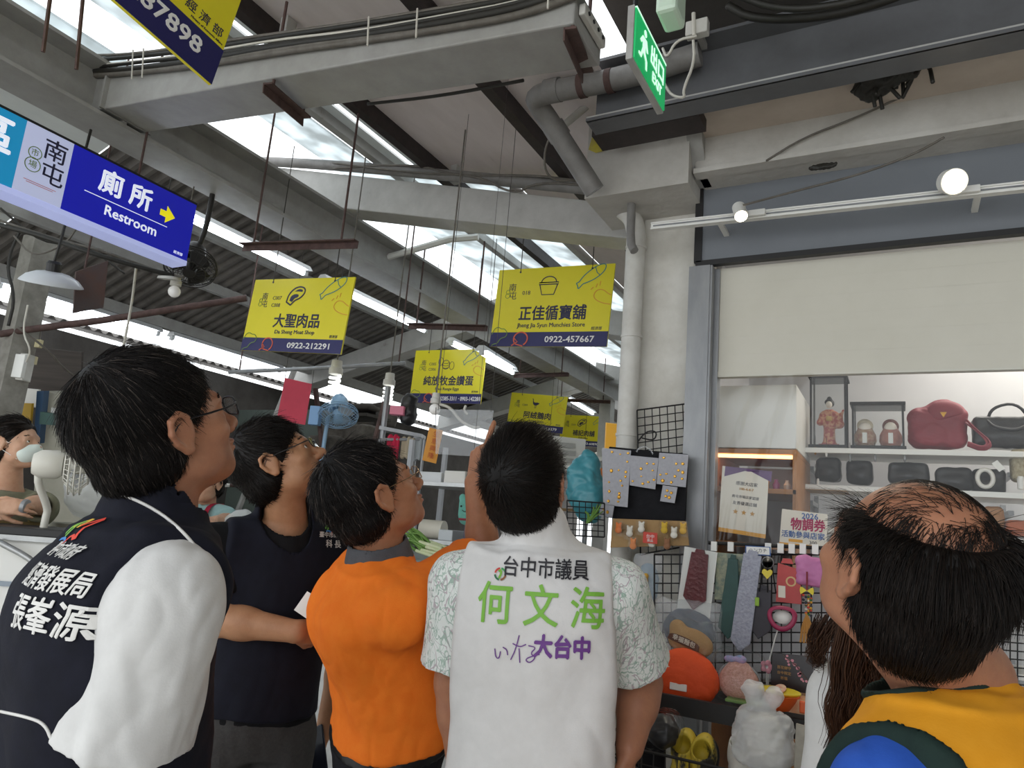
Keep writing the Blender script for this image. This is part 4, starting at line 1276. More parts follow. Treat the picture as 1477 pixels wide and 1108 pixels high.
MB().lathe([(.108 * s_, -.035 * s_), (.112 * s_, 0), (.11 * s_, .06 * s_)], c + Vector((0, 0, .018 + .52 * s_)), (0, 0, 1), 20, 1, .8).build('sash', mat('sash_gold', '#c6a25c', rough=.5), doll, smooth=True)
MB().ball(c + Vector((0, -.005, .018 + .82 * s_)), (.06 * s_, .06 * s_, .075 * s_)).build('head', m_face, doll, smooth=True)
fbuild('hair', [('+', s_ell(np.array(c) + np.array([0, .004, .018 + .87 * s_]), np.array((.085, .075, .07)) * s_), 0), ('+', s_ell(np.array(c) + np.array([.04 * s_, .004, .018 + .84 * s_]), np.array((.05, .06, .06)) * s_), .005), ('+', s_ell(np.array(c) + np.array([0, .01, .018 + .95 * s_]), np.array((.045, .04, .04)) * s_), .005)], .0025, m_black, doll, 1)
slab('stand', c + Vector((0, 0, .0225)), (.36 * s_, .24 * s_, .008), m_maroon, doll)
r2, c, w, h, d = doll_case('low wide glass case with two round dolls', 1229, 1305, 580, 637, 3.38)
for i, (dx, col, lab) in enumerate(((-.26, '#b9a07e', 'round pale bearded doll'), (.24, '#b5735a', 'round doll with dark hood'))):
    cc = c + Vector((dx * w, .0, .018)); rr = h * .22
    dl = thing('round_doll', lab + ' inside the low glass case', 'doll', cc, 'round dolls in the low glass case')
    MB().lathe([(0, 0), (rr * .75, 0), (rr, rr * .6), (rr * .95, rr * 1.2), (rr * .6, rr * 1.9), (0, rr * 2.2)], cc, (0, 0, 1), 24).build('body', mat('doll_body_%d' % i, col, '#8a4a3d', rough=.6, scale=60), dl, smooth=True)
    MB().ball(cc + Vector((0, -.012, rr * 1.85)), (rr * .55, rr * .5, rr * .6)).build('head', m_face, dl, smooth=True)
    fbuild('hood', [('+', s_ell(np.array(cc) + np.array([0, .006, rr * 2.1]), np.array((.72, .6, .7)) * rr), 0), ('-', s_ell(np.array(cc) + np.array([0, -.03, rr * 1.85]), np.array((.5, .8, .55)) * rr), .002)], .0025, mat('hood_%d' % i, ['#cfc4ad', '#6f3a33'][i], rough=.7), dl, 1)
    MB().box(cc + Vector((0, -rr, rr * .8)), (rr * .4, .004, rr * 1.0)).build('paper_tag', m_white_paint, dl)

# bags on the top shelf
def P3(px, py, Y=3.38): return np.array(at(px, py, Y=Y))
root = thing('backpack', 'maroon backpack leaning on the top shelf beside the doll cases', 'bag', P3(1355, 645))
c = P3(1352, 618, 3.46)
fbuild('body', [('+', s_box(c, (.105, .06, .085), None, .04), 0), ('+', s_ell(c + np.array([.02, 0, .07]), (.07, .05, .05)), .03), ('+', s_ell(c + np.array([-.03, -.05, -.04]), (.06, .03, .045)), .015)], .004, m_maroon, root, 2, folds(71, .005, 1, 1, 22))
fbuild('flap', [('+', s_ell(c + np.array([.028, -.045, .06]), (.068, .03, .05)), 0), ('&', s_plane(c + np.array([0, 0, .022]), (.3, 0, -1)), .004)], .004, m_maroon, root, 2)
MB().prism([(-.012, .01), (.012, .01), (0, -.012)], .003, plane_frame(c + np.array([.02, -.078, .045]), XA, ZA)).build('clasp', m_goldpin, root)
for k in (0, 1): MB().tube(smoothpts([c + np.array([.09 + .01 * k, -.02 - .03 * k, .03]), c + np.array([.14, -.05, -.02]), c + np.array([.175 + .01 * k, -.09, -.075]), c + np.array([.15, -.1, -.1]), c + np.array([.1, -.08, -.075])]), .013, 8, ry=.004).build('strap', m_maroon, root, smooth=True)
def handbag(label, px, py, w, h, Y=3.46, m=None, group='black handbags in the shop', strap=True):
    c = P3(px, py, Y); root = thing('handbag', label, 'bag', c, group); m = m or m_leather_b
    fbuild('body', [('+', s_box(c, (w / 2, .055, h / 2), None, .02), 0), ('+', s_ell(c + np.array([0, -.03, -h * .15]), (w * .42, .045, h * .33)), .02)], .005, m, root, 2, folds(int(px), .003, 1, 1, 22))
    if strap:
        for y in (-.05, -.02): MB().tube(smoothpts([c + np.array([-w * .3, y, h * .35]), c + np.array([-w * .22, y - .02, h * .1 if y < -.03 else h * .8]), c + np.array([w * .1, y - .025, -h * .02 if y < -.03 else h * .95]), c + np.array([w * .3, y, h * .4])]), .006, 8).build('handle', m, root, smooth=True)
    return root


handbag('long black leather handbag on the top shelf, right of the maroon backpack', 1455, 625, .25, .125, 3.47)
handbag('black boxy bag under the short end of the top shelf', 1195, 678, .10, .10, 3.46, strap=False)
handbag('black bag below the wide doll case', 1240, 682, .10, .10, 3.47, strap=False)
handbag('black bag below the maroon backpack', 1310, 684, .15, .09, 3.47, strap=False)
handbag('black bag wrapped in clear plastic on the second shelf', 1375, 692, .13, .09, 3.45, strap=False)
handbag('round black bag beside the white ring on the second shelf', 1425, 696, .11, .10, 3.46, strap=False)
handbag('brown paper like bag on the third shelf', 1432, 748, .07, .09, 3.46, mat('tan_bag', '#a9784c', '#95673e', rough=.6), 'brown bags on the third shelf', False)
handbag('terracotta bag on the third shelf at the edge of the photo', 1466, 762, .075, .06, 3.44, mat('terracotta_bag', '#b9633c', '#a95733', rough=.6), 'brown bags on the third shelf', False)
handbag('grey tote bag with handle on the fourth shelf', 1462, 838, .09, .085, 3.2, mat('grey_tote', '#9fa39f', '#93978f', rough=.6), 'tote bags', True)
c = P3(1421, 690, 3.37); o = MB().tube([c + np.array([.026 * math.cos(a), 0, .034 * math.sin(a)]) for a in np.linspace(0, 2 * math.pi, 25)], .0085, 8, cap=False).build('white_ring', mat('white_ring_wrap', '#dedbd3', rough=.4, bump=.3, bscale=60), smooth=True); tag(o, 'white wrapped ring handle hanging in front of the second shelf', 'ring')
MB().prism([(-.012, -.02), (.012, -.02), (.012, .02), (-.012, .02)], .001, plane_frame(c + np.array([.045, .0, .05]), Vector((.8, 0, .6)), Vector((-.6, 0, .8)))).build('paper_tag', m_white_paint, o)
o = fbuild('woven_bag', [('+', s_box(P3(1470, 672, 3.44), (.03, .04, .065), None, .02), 0)], .005, mat('woven_straw', '#b3a88c', '#8d8268', rough=.8, scale=90, bump=.4, bscale=120), None, 1); tag(o, 'beige woven bag standing on the second shelf', 'bag')
o = MB().lathe([(0, 0), (.012, 0), (.012, .04), (.009, .05), (0, .05)], P3(1473, 706, 3.38), (0, 0, 1), 14).build('white_bottle', m_white_paint, smooth='auto'); tag(o, 'small white bottle on the second shelf edge', 'bottle')
for i, (px, py) in enumerate(((1176, 645), (1192, 648), (1226, 655), (1262, 655), (1305, 655), (1150, 700), (1180, 690))):
    c = P3(px, py, 3.37)
    root = thing('hanging_charm', 'small charm on a string under the top shelf, ' + ['first from the pillar', 'white, second from the pillar', 'below the tall doll case', 'below the wide doll case', 'below the maroon backpack', 'low beside the plywood shelf', 'low on the plywood shelf'][i], 'charm', c, 'charms hanging under the shelf')
    MB().tube([c + np.array([0, 0, .05]), c], .001, 4).build('string', m_wire, root)
    MB().lathe([(0, 0), (.004, -.002), (.006, -.02), (.004, -.032), (0, -.034)], c, (0, 0, 1), 10).build('tassel', [m_goldpin, m_white_paint, m_galv, m_galv, m_galv, m_maroon, m_white_paint][i], root, smooth=True)

# posters on the plastic curtain and the wall behind it
def sheet(name, label, px, Y, m, cat='poster', th=.002, group=None):
    q = [Vector(at(x, y, Y=Y)) for x, y in px]  # bl br tr tl
    o = MB().hexa(q, [p + Vector((0, th, 0)) for p in q]).build(name, m)
    tag(o, label, cat, group)
    M = plane_frame(q[0], q[1] - q[0], q[3] - q[0])
    return o, M, (q[1] - q[0]).length, (q[3] - q[0]).length


m_gold_print = mat('print_gold', '#b98a45', rough=.5); m_purple = mat('print_plum', '#5b3a6b', rough=.5); m_cream = mat('poster_cream', '#d9d2c4', rough=.5); m_prn_blk = mat('print_dark', '#3a3640', rough=.5)
m_prn_org = mat('print_amber', '#d59a3d', rough=.5); m_prn_mag = mat('print_magenta', '#a32c56', rough=.5); m_prn_blue = mat('print_blue', '#3b5f9a', rough=.5)
T = Matrix.Translation
o, M, w, h = sheet('certificate', 'certificate poster with purple corners and three gold stars, behind the plastic', [(1036, 766), (1104, 777), (1109, 680), (1042, 672)], 2.79, m_cream)
F = M @ T((0, 0, .0008))
MB().prism([(0, h), (0, h * .84), (w * .45, h * .965), (w * .5, h * .965)], .0006, F).prism([(w, h), (w * .5, h * .965), (w * .55, h * .965), (w, h * .84)], .0006, F).prism([(0, h), (w * .5, h * .955), (w, h), (w * .5, h * .999)], .0006, F).build('purple_corners', m_purple, o)
MB().prism([(0, 0), (w, 0), (w, h * .06), (0, h * .06)], .0006, F).build('gold_band', m_prn_org, o)
text('certificate_lettering', '感謝大店家', h * .065, F @ T((w * .5, h * .76, 0)), m_prn_blk, o)
text('certificate_lettering', '100-4-4-7', h * .055, F @ T((w * .5, h * .68, 0)), m_gold_print, o, .01)
text('certificate_lettering', '南屯市場店家認證', h * .05, F @ T((w * .5, h * .56, 0)), m_prn_blk, o)
text('certificate_lettering', '友善優選店鋪', h * .06, F @ T((w * .5, h * .46, 0)), m_prn_blk, o)
for i in range(3):
    cx = w * (.32 + .18 * i); st = []
    for k in range(10):
        r_ = h * (.042 if k % 2 == 0 else .018); a = math.pi / 2 + k * math.pi / 5; st.append((cx + r_ * math.cos(a), h * .33 + r_ * math.sin(a)))
    MB().prism(st, .0006, F).build('gold_star', m_gold_print, o)
o, M, w, h = sheet('campaign_poster', 'cream poster reading 2026 with magenta characters, beside the balding man', [(1124, 785), (1192, 792), (1194, 742), (1128, 734)], 2.74, m_cream)
F = M @ T((0, 0, .0008))
text('poster_lettering', '2026', h * .22, F @ T((w * .64, h * .84, 0)), m_prn_blue, o, .015)
text('poster_lettering', '物調券', h * .36, F @ T((w * .60, h * .58, 0)), m_prn_mag, o, .03, width=w * .74)
text('poster_lettering', '活動參與店家', h * .2, F @ T((w * .5, h * .3, 0)), m_prn_blue, o, .015, width=w * .92)
text('poster_lettering', '300', h * .14, F @ T((w * .72, h * .12, 0)), m_prn_blk, o)
MB().prism([(0, 0), (w, 0), (w, h * .06), (0, h * .06)], .0006, F).prism([(w * .2, h * .1), (w * .5, h * .1), (w * .5, h * .18), (w * .2, h * .18)], .0006, F).build('amber_band', m_prn_org, o)

# ------------------------------------------------------------------ wire grids with goods at the pillar and shop front
def wire_grid(label, px, Y, nx, nz, r=.0022, group='black wire grid panels'):
    q = [Vector(at(x, y, Y=Y)) for x, y in px]  # tl tr br bl
    mb = MB()
    for i in range(nx + 1): a = q[0].lerp(q[1], i / nx); b = q[3].lerp(q[2], i / nx); mb.tube([a, b], r * (1.5 if i in (0, nx) else 1), 5)
    for i in range(nz + 1): a = q[0].lerp(q[3], i / nz); b = q[1].lerp(q[2], i / nz); mb.tube([a + Vector((0, -r, 0)), b + Vector((0, -r, 0))], r * (1.5 if i in (0, nz) else 1), 5)
    o = mb.build('wire_grid', m_black); return tag(o, label, 'grid', group)


o = wire_grid('black wire grid tied to the front of the pillar', [(919, 592), (996, 582), (1006, 785), (924, 800)], 2.76, 7, 17)
MB().tube(smoothpts([at(920, 637, Y=2.75), at(932, 622, Y=2.74), at(948, 622, Y=2.74), at(944, 636, Y=2.74), at(926, 632, Y=2.74)]), .003, 6).build('tie_loop', m_black, o)
wire_grid('large black wire grid hung with ties in front of the shop', [(944, 800), (1215, 800), (1215, 985), (944, 985)], 2.44, 20, 13)
wire_grid('black wire grid at the edge of the photo below the shelves', [(1436, 866), (1500, 872), (1500, 990), (1436, 985)], 2.9, 6, 10)
o = quad_box('backing_board', [(1020, 975), (1210, 985), (1200, 835), (1018, 835)], 2.50, .01, m_shop_wall); tag(o, 'pale board behind the grid of ties', 'board')
root = MB().tube([at(1022, 783, Y=2.44), at(1215, 792, Y=2.44)], .006, 8).build('hanging_rail', m_black); tag(root, 'thin black rail along the top of the tie display', 'rail')
for i, px in enumerate((1030, 1054, 1108, 1126, 1142, 1158, 1176)):
    o = MB().box(at(px, 788 + (px - 1030) * .03, Y=2.43), (.018, .012, .03)).build('clip', m_white_paint, root)

cardY = 2.66
root = quad_box('black_cloth_bag', [(872, 746), (987, 762), (992, 655), (878, 644)], cardY + .03, .02, m_blkcloth, None, .004); tag(root, 'flat black cloth bag hanging behind the cards of gold pins', 'bag')
cards = [('tall grey card of gold pins, nearest to the white pipe', [(870, 728), (905, 732), (910, 650), (868, 646)], [(.15, .93), (.5, .9), (.82, .93), (.82, .78), (.2, .6), (.5, .62), (.8, .6), (.8, .52), (.15, .4), (.62, .44), (.7, .36), (.2, .24), (.62, .22), (.62, .16), (.2, .07), (.6, .08)]),
         ('grey card of gold pins below the hanger hook', [(908, 700), (945, 706), (950, 661), (909, 657)], [(.55, .8), (.8, .82), (.35, .6), (.8, .6), (.4, .35), (.1, .15), (.5, .12), (.7, .2), (.9, .3)]),
         ('grey card of gold pins beside the wire grid', [(947, 698), (989, 703), (993, 656), (951, 653)], [(.15, .85), (.6, .7), (.82, .72), (.7, .5), (.85, .45), (.1, .3), (.3, .35), (.6, .3), (.85, .25), (.5, .1), (.2, .12)]),
         ('small grey card of gold pins low on the black bag', [(952, 723), (973, 726), (977, 703), (956, 700)], [(.4, .7), (.7, .6), (.35, .35), (.6, .3)]),
         ('small grey card below the tall card of pins', [(864, 744), (883, 747), (886, 729), (867, 727)], [(.3, .6), (.6, .4)])]
rnd = random.Random(6)
for lab, px, pins in cards:
    o, M, w, h = sheet('pin_card', lab, px, cardY, m_greycard, 'card', .003, 'cards of gold pins')
    for u, v in pins:
        r_ = rnd.uniform(.0045, .0075); k = rnd.choice((4, 5, 6, 12))
        MB().lathe([(0, .003), (r_ * .7, .003), (r_, .001), (r_, 0)], M @ Vector((u * w, v * h, .0)), M.to_3x3() @ Vector((0, 0, 1)), k, 1, rnd.uniform(.6, 1.2)).build('gold_pin', m_goldpin, o, smooth='auto')
o = MB().tube(smoothpts([at(918, 652, Y=cardY), at(922, 646, Y=cardY), at(930, 644, Y=cardY), at(938, 648, Y=cardY), at(942, 655, Y=cardY)]), .003, 6).build('hanger_hook', m_bagclear); tag(o, 'clear plastic hanger hook on top of the black cloth bag', 'hanger')

# kraft sheet with small plush toys in clear packs
root = quad_box('kraft_card', [(880, 790), (994, 787), (990, 752), (884, 748)], 2.62, .004, mat('kraft_card', '#b08f62', '#9d7d52', rough=.8), None); tag(root, 'kraft card holding little packed toys below the black cloth bag', 'card')
cols = ['#e07a3a', '#e4ddd0', '#e8e2d6', '#d9b23a', '#e6e0d4', '#d8a83a', '#e9e4da', '#e48a4a', '#9a6a4a']
pos = [(892, 765), (908, 770), (925, 764), (958, 765), (972, 772), (985, 766), (940, 785), (913, 788), (962, 788)]
wh = ['orange toy nearest the white man sleeve', 'cream toy second along the top', 'white toy third along the top', 'yellow toy beside the red label', 'cream toy fifth along the top', 'golden toy at the far end', 'white toy in the lower row', 'orange toy hanging lowest', 'brown toy lower, beside the yellow one']
for i, ((px, py), cl) in enumerate(zip(pos, cols)):
    c = np.array(at(px, py, Y=2.60)); root = thing('packed_toy', 'little ' + wh[i] + ' in a clear pack', 'toy', c, 'little packed toys on the kraft card')
    fbuild('plush', [('+', s_ell(c, (.013, .008, .012)), 0), ('+', s_ell(c + np.array([0, 0, .016]), (.011, .008, .010)), .004), ('+', s_ell(c + np.array([-.008, 0, .026]), (.004, .004, .005)), .002), ('+', s_ell(c + np.array([.008, 0, .026]), (.004, .004, .005)), .002)], .002, mat('toy_' + cl[1:], cl, rough=.8), root, 1)
    MB().box(c + np.array([0, 0, .006]), (.036, .02, .055)).build('clear_pack', m_clear, root)
o, M, w, h = sheet('red_label', 'small red label on the kraft card of toys', [(927, 783), (948, 785), (948, 769), (928, 767)], 2.585, mat('label_red', '#c9402f', rough=.5), 'label')
text('label_lettering', '台中', h * .4, M @ T((w * .5, h * .6, .0006)), m_wht, o); text('label_lettering', '景品', h * .3, M @ T((w * .5, h * .25, .0006)), m_wht, o)


def pouchbag(name, label, px, Y, th, m, inner=None, group=None, cat='bag', rr=.9, amp=.005, knot=False):
    """clear bag with something soft in it: px = outline box x0,y0,x1,y1"""
    x0, y0, x1, y1 = px
    a = np.array(at(x0, y1, Y=Y)); b = np.array(at(x1, y0, Y=Y)); c = (a + b) / 2; hw = abs(b[0] - a[0]) / 2; hh = abs(b[2] - a[2]) / 2
    root = thing(name, label, cat, c, group)
    ops = [('+', s_box(c - np.array([0, 0, hh * .12 if knot else 0]), (hw, th, hh * (.88 if knot else 1)), None, min(hw, th, hh) * rr), 0)]
    if knot:
        kp = c + np.array([-hw * .1, 0, hh * .8])
        ops += [('+', s_cap(kp, kp + np.array([-.02, 0, .035]), .012, .028), .02), ('+', s_cap(kp, kp + np.array([.03, .01, .03]), .012, .022), .01), ('+', s_cap(c + np.array([0, 0, hh * .3]), kp, hw * .7, .014), .03)]
    fbuild('clear_film', ops, .004, m, root, 1, folds(int(x0), amp, 1, 1, 35))
    if inner: fbuild('contents', [('+', s_ell(c - np.array([0, 0, hh * .1]), (hw * .78, th * .7, hh * .78)), 0)], .005, inner, root, 1, folds(int(x1), .006, 1, 1, 30))
    return root, c, hw, hh


root, c, hw, hh = pouchbag('clear_bag', 'clear blue tinted bag with a small yellow item, hanging beside the printed sleeve', (912, 800, 956, 878), 2.58, .02, m_bagclear, mat('pale_blue_cloth', '#93a9b8', '#7f95a5', rough=.6, scale=20))
fbuild('yellow_item', [('+', s_ell(c + np.array([-.005, -.022, -.0]), (.014, .008, .022)), 0), ('+', s_ell(c + np.array([0, -.022, .02]), (.010, .007, .010)), .003)], .002, mat('toy_gold', '#d1a33c', rough=.5), root, 1)
root, c, hw, hh = pouchbag('clear_bag', 'large clear bag of dark blue denim below the maroon tie', (944, 872, 1042, 942), 2.41, .024, m_bagclear, mat('denim_blue', '#3c4c60', '#2e3b4c', rough=.8, scale=25))

# ties
def tie(label, pxt, pxb, w0, w1, m, Y=2.41, pack=None):
    a = Vector(at(*pxt, Y=Y)); b = Vector(at(*pxb, Y=Y)); root = thing('necktie', label, 'tie', a, 'neckties on the wire grid')
    d = (b - a); L = d.length; d.normalize(); x = d.cross(Vector((0, 1, 0))).normalized()
    M = plane_frame(a, x, -d)
    MB().prism([(-w0 / 2, 0), (w0 / 2, 0), (w1 / 2, -L + w1 * .5), (0, -L), (-w1 / 2, -L + w1 * .5)], .006, M).build('blade', m, root, bevel=.0015)
    MB().prism([(-w0 * .3, .0), (w0 * .3, .0), (w0 * .24, .012), (-w0 * .24, .012)], .009, M @ T((0, 0, -.001))).build('loop', m, root)
    if pack:
        MB().prism([(-w1 * .72, .012), (w1 * .72, .012), (w1 * .72, -L - .015), (-w1 * .72, -L - .015)], .001, M @ T((0, 0, -.004))).build('backing_card', m_white_paint, root)
        MB().prism([(-w1 * .72, .014), (w1 * .72, .014), (w1 * .72, -L - .015), (-w1 * .72, -L - .015)], .0012, M @ T((0, 0, .012))).build('clear_sleeve', m_clear, root)
    return root


tie('maroon necktie in a white and clear pack', (1010, 798), (1000, 880), .055, .075, mat('tie_maroon', '#5b1c22', '#6a242b', rough=.35, bump=.3, bscale=90), pack=True)
tie('dark teal green necktie', (1058, 806), (1050, 922), .03, .065, mat('tie_teal', '#23433f', '#2c504c', rough=.5))
tie('silver grey patterned necktie in a clear pack', (1086, 800), (1066, 940), .055, .06, mat('tie_silver', '#8f92a2', '#a5a8b6', rough=.35, scale=120, bump=.3, bscale=120), Y=2.40, pack=False)
tie('charcoal necktie below the heart pendant', (1103, 850), (1094, 922), .04, .065, mat('tie_charcoal', '#2e2c33', '#39363f', rough=.5))
o = quad_box('shirt_pack', [(1030, 865), (1074, 868), (1076, 800), (1034, 797)], 2.43, .008, mat('pack_beige_green', '#a5a68c', '#6d8078', rough=.3, scale=40, contrast=(.4, .6)), None, .002); tag(o, 'clear pack with beige and green pattern behind the teal tie', 'pack')
o, M, w, h = sheet('price_card', 'white price card with blue rim clipped on the rail', [(1075, 800), (1112, 802), (1111, 789), (1075, 787)], 2.405, m_prn_blue, 'card')
MB().prism([(w * .05, h * .1), (w * .95, h * .1), (w * .95, h * .9), (w * .05, h * .9)], .0006, M @ T((0, 0, .0006))).build('card_face', m_white_paint, o)
text('card_lettering', 'ハンカチ', h * .5, M @ T((w * .5, h * .5, .0014)), m_prn_blk, o)
# lanyards and keyrings
c = np.array(at(1107, 828, Y=2.385)); root = thing('heart_keyring', 'yellow heart keyring with dark ribbons', 'keyring', c)
hp_ = [(0, -.016), (.016, .002), (.014, .013), (.006, .014), (0, .008), (-.006, .014), (-.014, .013), (-.016, .002)]
MB().prism(P2(hp_, 0, 0, 1, 1, 2), .006, plane_frame(c, XA, ZA)).build('heart', mat('heart_yellow', '#d9c53a', rough=.4), root, bevel=.001)
MB().lathe([(.016, -.003), (.019, 0), (.016, .003), (.013, 0), (.016, -.003)], c + np.array([0, .004, .034]), (0, 1, 0), 20).build('ring', m_galv, root, smooth=True)
for dx in (-.012, .0, .012): MB().tube(smoothpts([c + np.array([dx, .006, .03]), c + np.array([dx * 1.6, .004, -.02]), c + np.array([dx * 2, .006, -.055])]), .007, 6, ry=.0015).build('ribbon', m_blkcloth, root)
o = MB().box(at(1092, 868, Y=2.39), (.013, .006, .026)).build('green_charm', mat('charm_green', '#8fb53c', rough=.3), bevel=.002); tag(o, 'small lime green charm over the charcoal tie', 'charm')
o, M, w, h = sheet('red_booklet', 'red booklet pack with small picture hanging from the rail', [(1119, 868), (1156, 872), (1154, 822), (1122, 812)], 2.395, mat('booklet_red', '#b93a37', '#a83230', rough=.4), 'pack', .006)
MB().prism([(w * .1, h * .12), (w * .38, h * .12), (w * .38, h * .42), (w * .1, h * .42)], .0008, M @ T((0, 0, .0006))).build('picture', m_cream, o)
MB().prism([(w * .2, h), (w * .7, h), (w * .62, h * 1.13), (w * .3, h * 1.13)], .004, M).build('hang_tab', mat('booklet_red', '#b93a37'), o)
MB().stroke(arc2(w * .6, h * .55, h * .11, h * .11, 0, 360, 14), h * .04, M @ T((0, 0, .0006))).build('ornament', mat('trinket_0', '#c9a36a'), o)
root, c, hw, hh = pouchbag('organza_bag', 'pink gauze bag behind the yellow bow', (1148, 806, 1190, 842), 2.40, .014, mat('pink_gauze', '#c97fae', '#b86d9e', rough=.6))
c = np.array(at(1164, 852, Y=2.37)); root = thing('bead_tassel', 'yellow bow charm with strings of coloured beads and orange tassel', 'charm', c)
for q in (-1, 1): MB().prism(P2([(0, .0), (q * .017, .012), (q * .02, -.0), (q * .017, -.012)], 0, 0, 1, 1, 1), .006, plane_frame(c, XA, ZA)).build('bow', mat('bow_yellow', '#ddc92f', rough=.5), root)
MB().tube([c, c + np.array([0, 0, .055])], .003, 6).build('strap', m_maroon, root)
rnd = random.Random(2)
for i in range(34):
    MB().ball(c + np.array([rnd.choice((-.010, -.003, .004, .011)) , rnd.uniform(-.004, .004), -.014 - i * .0017]), .0042, 8).build('bead', mat('bead_%d' % (i % 5), ['#c8422f', '#d59b2f', '#2f6b3c', '#2b2a3a', '#d5d0c2'][i % 5], rough=.3), root, smooth=True)
for k in range(5): MB().tube(smoothpts([c + np.array([0, 0, -.07]), c + np.array([(k - 2) * .006, 0, -.1]), c + np.array([(k - 2) * .009, 0, -.15])]), .0035, 6).build('tassel_strand', mat('tassel_tan', '#b4803f', rough=.8), root)
c = np.array(at(1128, 890, Y=2.36)); o = MB().tube([c + np.array([.036 * math.cos(a), .012 * math.sin(a), .030 * math.sin(a) + .004 * math.cos(2 * a)]) for a in np.linspace(0, 2 * math.pi, 33)], .0075, 8, cap=False, ry=.004).build('headband', mat('magenta_band', '#97294f', rough=.45), smooth=True); tag(o, 'magenta ring shaped headband hanging on the grid', 'headband')
MB().lathe([(0, 0), (.026, 0), (.027, .002), (0, .003)], c + np.array([0, .012, -.002]), (0, -.9, .3), 20, 1, .75).build('pad', m_white_paint, o, smooth=True)
o = MB().tube(smoothpts([at(1122, 908, Y=2.37), at(1114, 935, Y=2.36), at(1108, 960, Y=2.34), at(1108, 990, Y=2.33)]), .006, 6, ry=.002).build('white_strap', m_white_paint, smooth=True); tag(o, 'narrow white strap hanging below the magenta headband', 'strap')

# ------------------------------------------------------------------ black stand, goods on it and the wire basket in front
zt = 1.035
root = thing('display_stand', 'black display stand with rail along its front, covered with goods', 'stand', (-.2, 2.3, 0))
MB().box((-.1, 2.34, zt - .012), (1.5, .34, .024)).build('top', m_black, root)
MB().box((-.1, 2.165, zt + .004), (1.5, .016, .05)).build('front_rail', m_black, root)
for x in (-.8, -.1, .6):
    for y in (2.2, 2.48): MB().box((x, y, zt / 2 - .012), (.03, .03, zt - .024)).build('leg', m_black, root)
MB().box((-.1, 2.34, .45), (1.5, .34, .02)).build('shelf', m_black, root)
o = quad_box('dark_backdrop', [(900, 1100), (960, 1120), (960, 1000), (900, 990)], 2.3, .005, m_blkcloth)
tag(o, 'black cloth hanging below the rail of the stand', 'cloth')
# plain orange pouch
c = np.array(at(988, 978, Y=2.235)); root = thing('orange_pouch', 'round bright orange pouch with a small white label standing behind the black rail', 'pouch', c)
m_or = mat('pouch_orange', '#e5541f', '#dd4d1b', rough=.7, bump=.15, bscale=120)
fbuild('shell', [('+', s_ell(c, (.098, .035, .082)), 0), ('&', s_plane(c - np.array([0, 0, .06]), (0, 0, -1)), .01)], .004, m_or, root, 2, folds(80, .003, 1, 1, 25))
MB().box(c + np.array([-.01, -.034, -.022]), (.05, .006, .02)).build('white_label', mat('pouch_white', '#e8e2da', rough=.7), root, bevel=.002)
MB().tube([c + np.array([.094 * math.cos(a), -.0, .079 * math.sin(a)]) for a in np.linspace(-.3, math.pi + .3, 30)], .004, 6).build('zip', mat('zip_orange', '#c94418', rough=.5), root, smooth=True)
# brown plush with oval tag
c = np.array(at(993, 925, Y=2.29)); root = thing('brown_plush', 'light brown plush toy in a clear bag with a dark brown oval tag', 'plush toy', c)
fbuild('body', [('+', s_ell(c, (.062, .035, .04)), 0), ('+', s_ell(c + np.array([-.035, 0, .035]), (.025, .02, .025)), .015), ('+', s_ell(c + np.array([.04, 0, -.01]), (.035, .03, .03)), .015)], .004, mat('plush_tan', '#b89468', '#a5825a', rough=.9, bump=.4, bscale=150), root, 2)
M = plane_frame(c + np.array([-.002, -.045, .004]), Vector((1, 0, -.28)), Vector((.28, 0, 1)))
MB().prism(P2([(-.05, -.012), (-.046, .012), (.046, .012), (.05, -.012)], 0, 0, 1, 1, 2), .002, M).build('oval_tag', mat('tag_brown', '#5a3524', rough=.5), root)
text('tag_lettering', '幸福麵包', .018, M @ T((0, 0, .0026)), m_cream, root, .01)
fbuild('clear_film', [('+', s_box(c, (.078, .05, .06), None, .03), 0)], .006, m_clear, root, 1, folds(81, .006, 1, 1, 30))
# pink glitter pouch
c = np.array(at(1066, 985, Y=2.25)); root = thing('glitter_pouch', 'pink glitter pouch with a shiny rim in a clear bag', 'pouch', c)
fbuild('shell', [('+', s_ell(c, (.058, .03, .052)), 0), ('+', s_ell(c + np.array([.0, 0, .04]), (.03, .02, .02)), .02)], .003, mat('pink_glitter', '#d6a59a', '#c4907f', rough=.3, scale=140, bump=.4, bscale=200, contrast=(.4, .6)), root, 1)
MB().tube([c + np.array([.06 * math.cos(a), 0, .055 * math.sin(a)]) for a in np.linspace(.2, math.pi - .2, 24)], .004, 6).build('rim', m_galv, root, smooth=True)
fbuild('pink_bow', [('+', s_ell(c + np.array([.005, -.01, .066]), (.018, .008, .012)), 0), ('+', s_ell(c + np.array([-.025, -.008, .063]), (.018, .008, .010)), .004)], .003, mat('bow_blue_pink', '#b98fb5', '#6f93b8', rough=.5, scale=40), root, 1)
fbuild('clear_film', [('+', s_box(c + np.array([0, 0, .015]), (.07, .04, .075), None, .03), 0)], .006, m_clear, root, 1, folds(82, .006, 1, 1, 30))
o = MB().box(at(1075, 1012, Y=2.22), (.10, .06, .008)).build('green_tray', mat('green_tray', '#6f8f4c', rough=.5), bevel=.002); tag(o, 'flat green tray under the pink glitter pouch', 'tray')
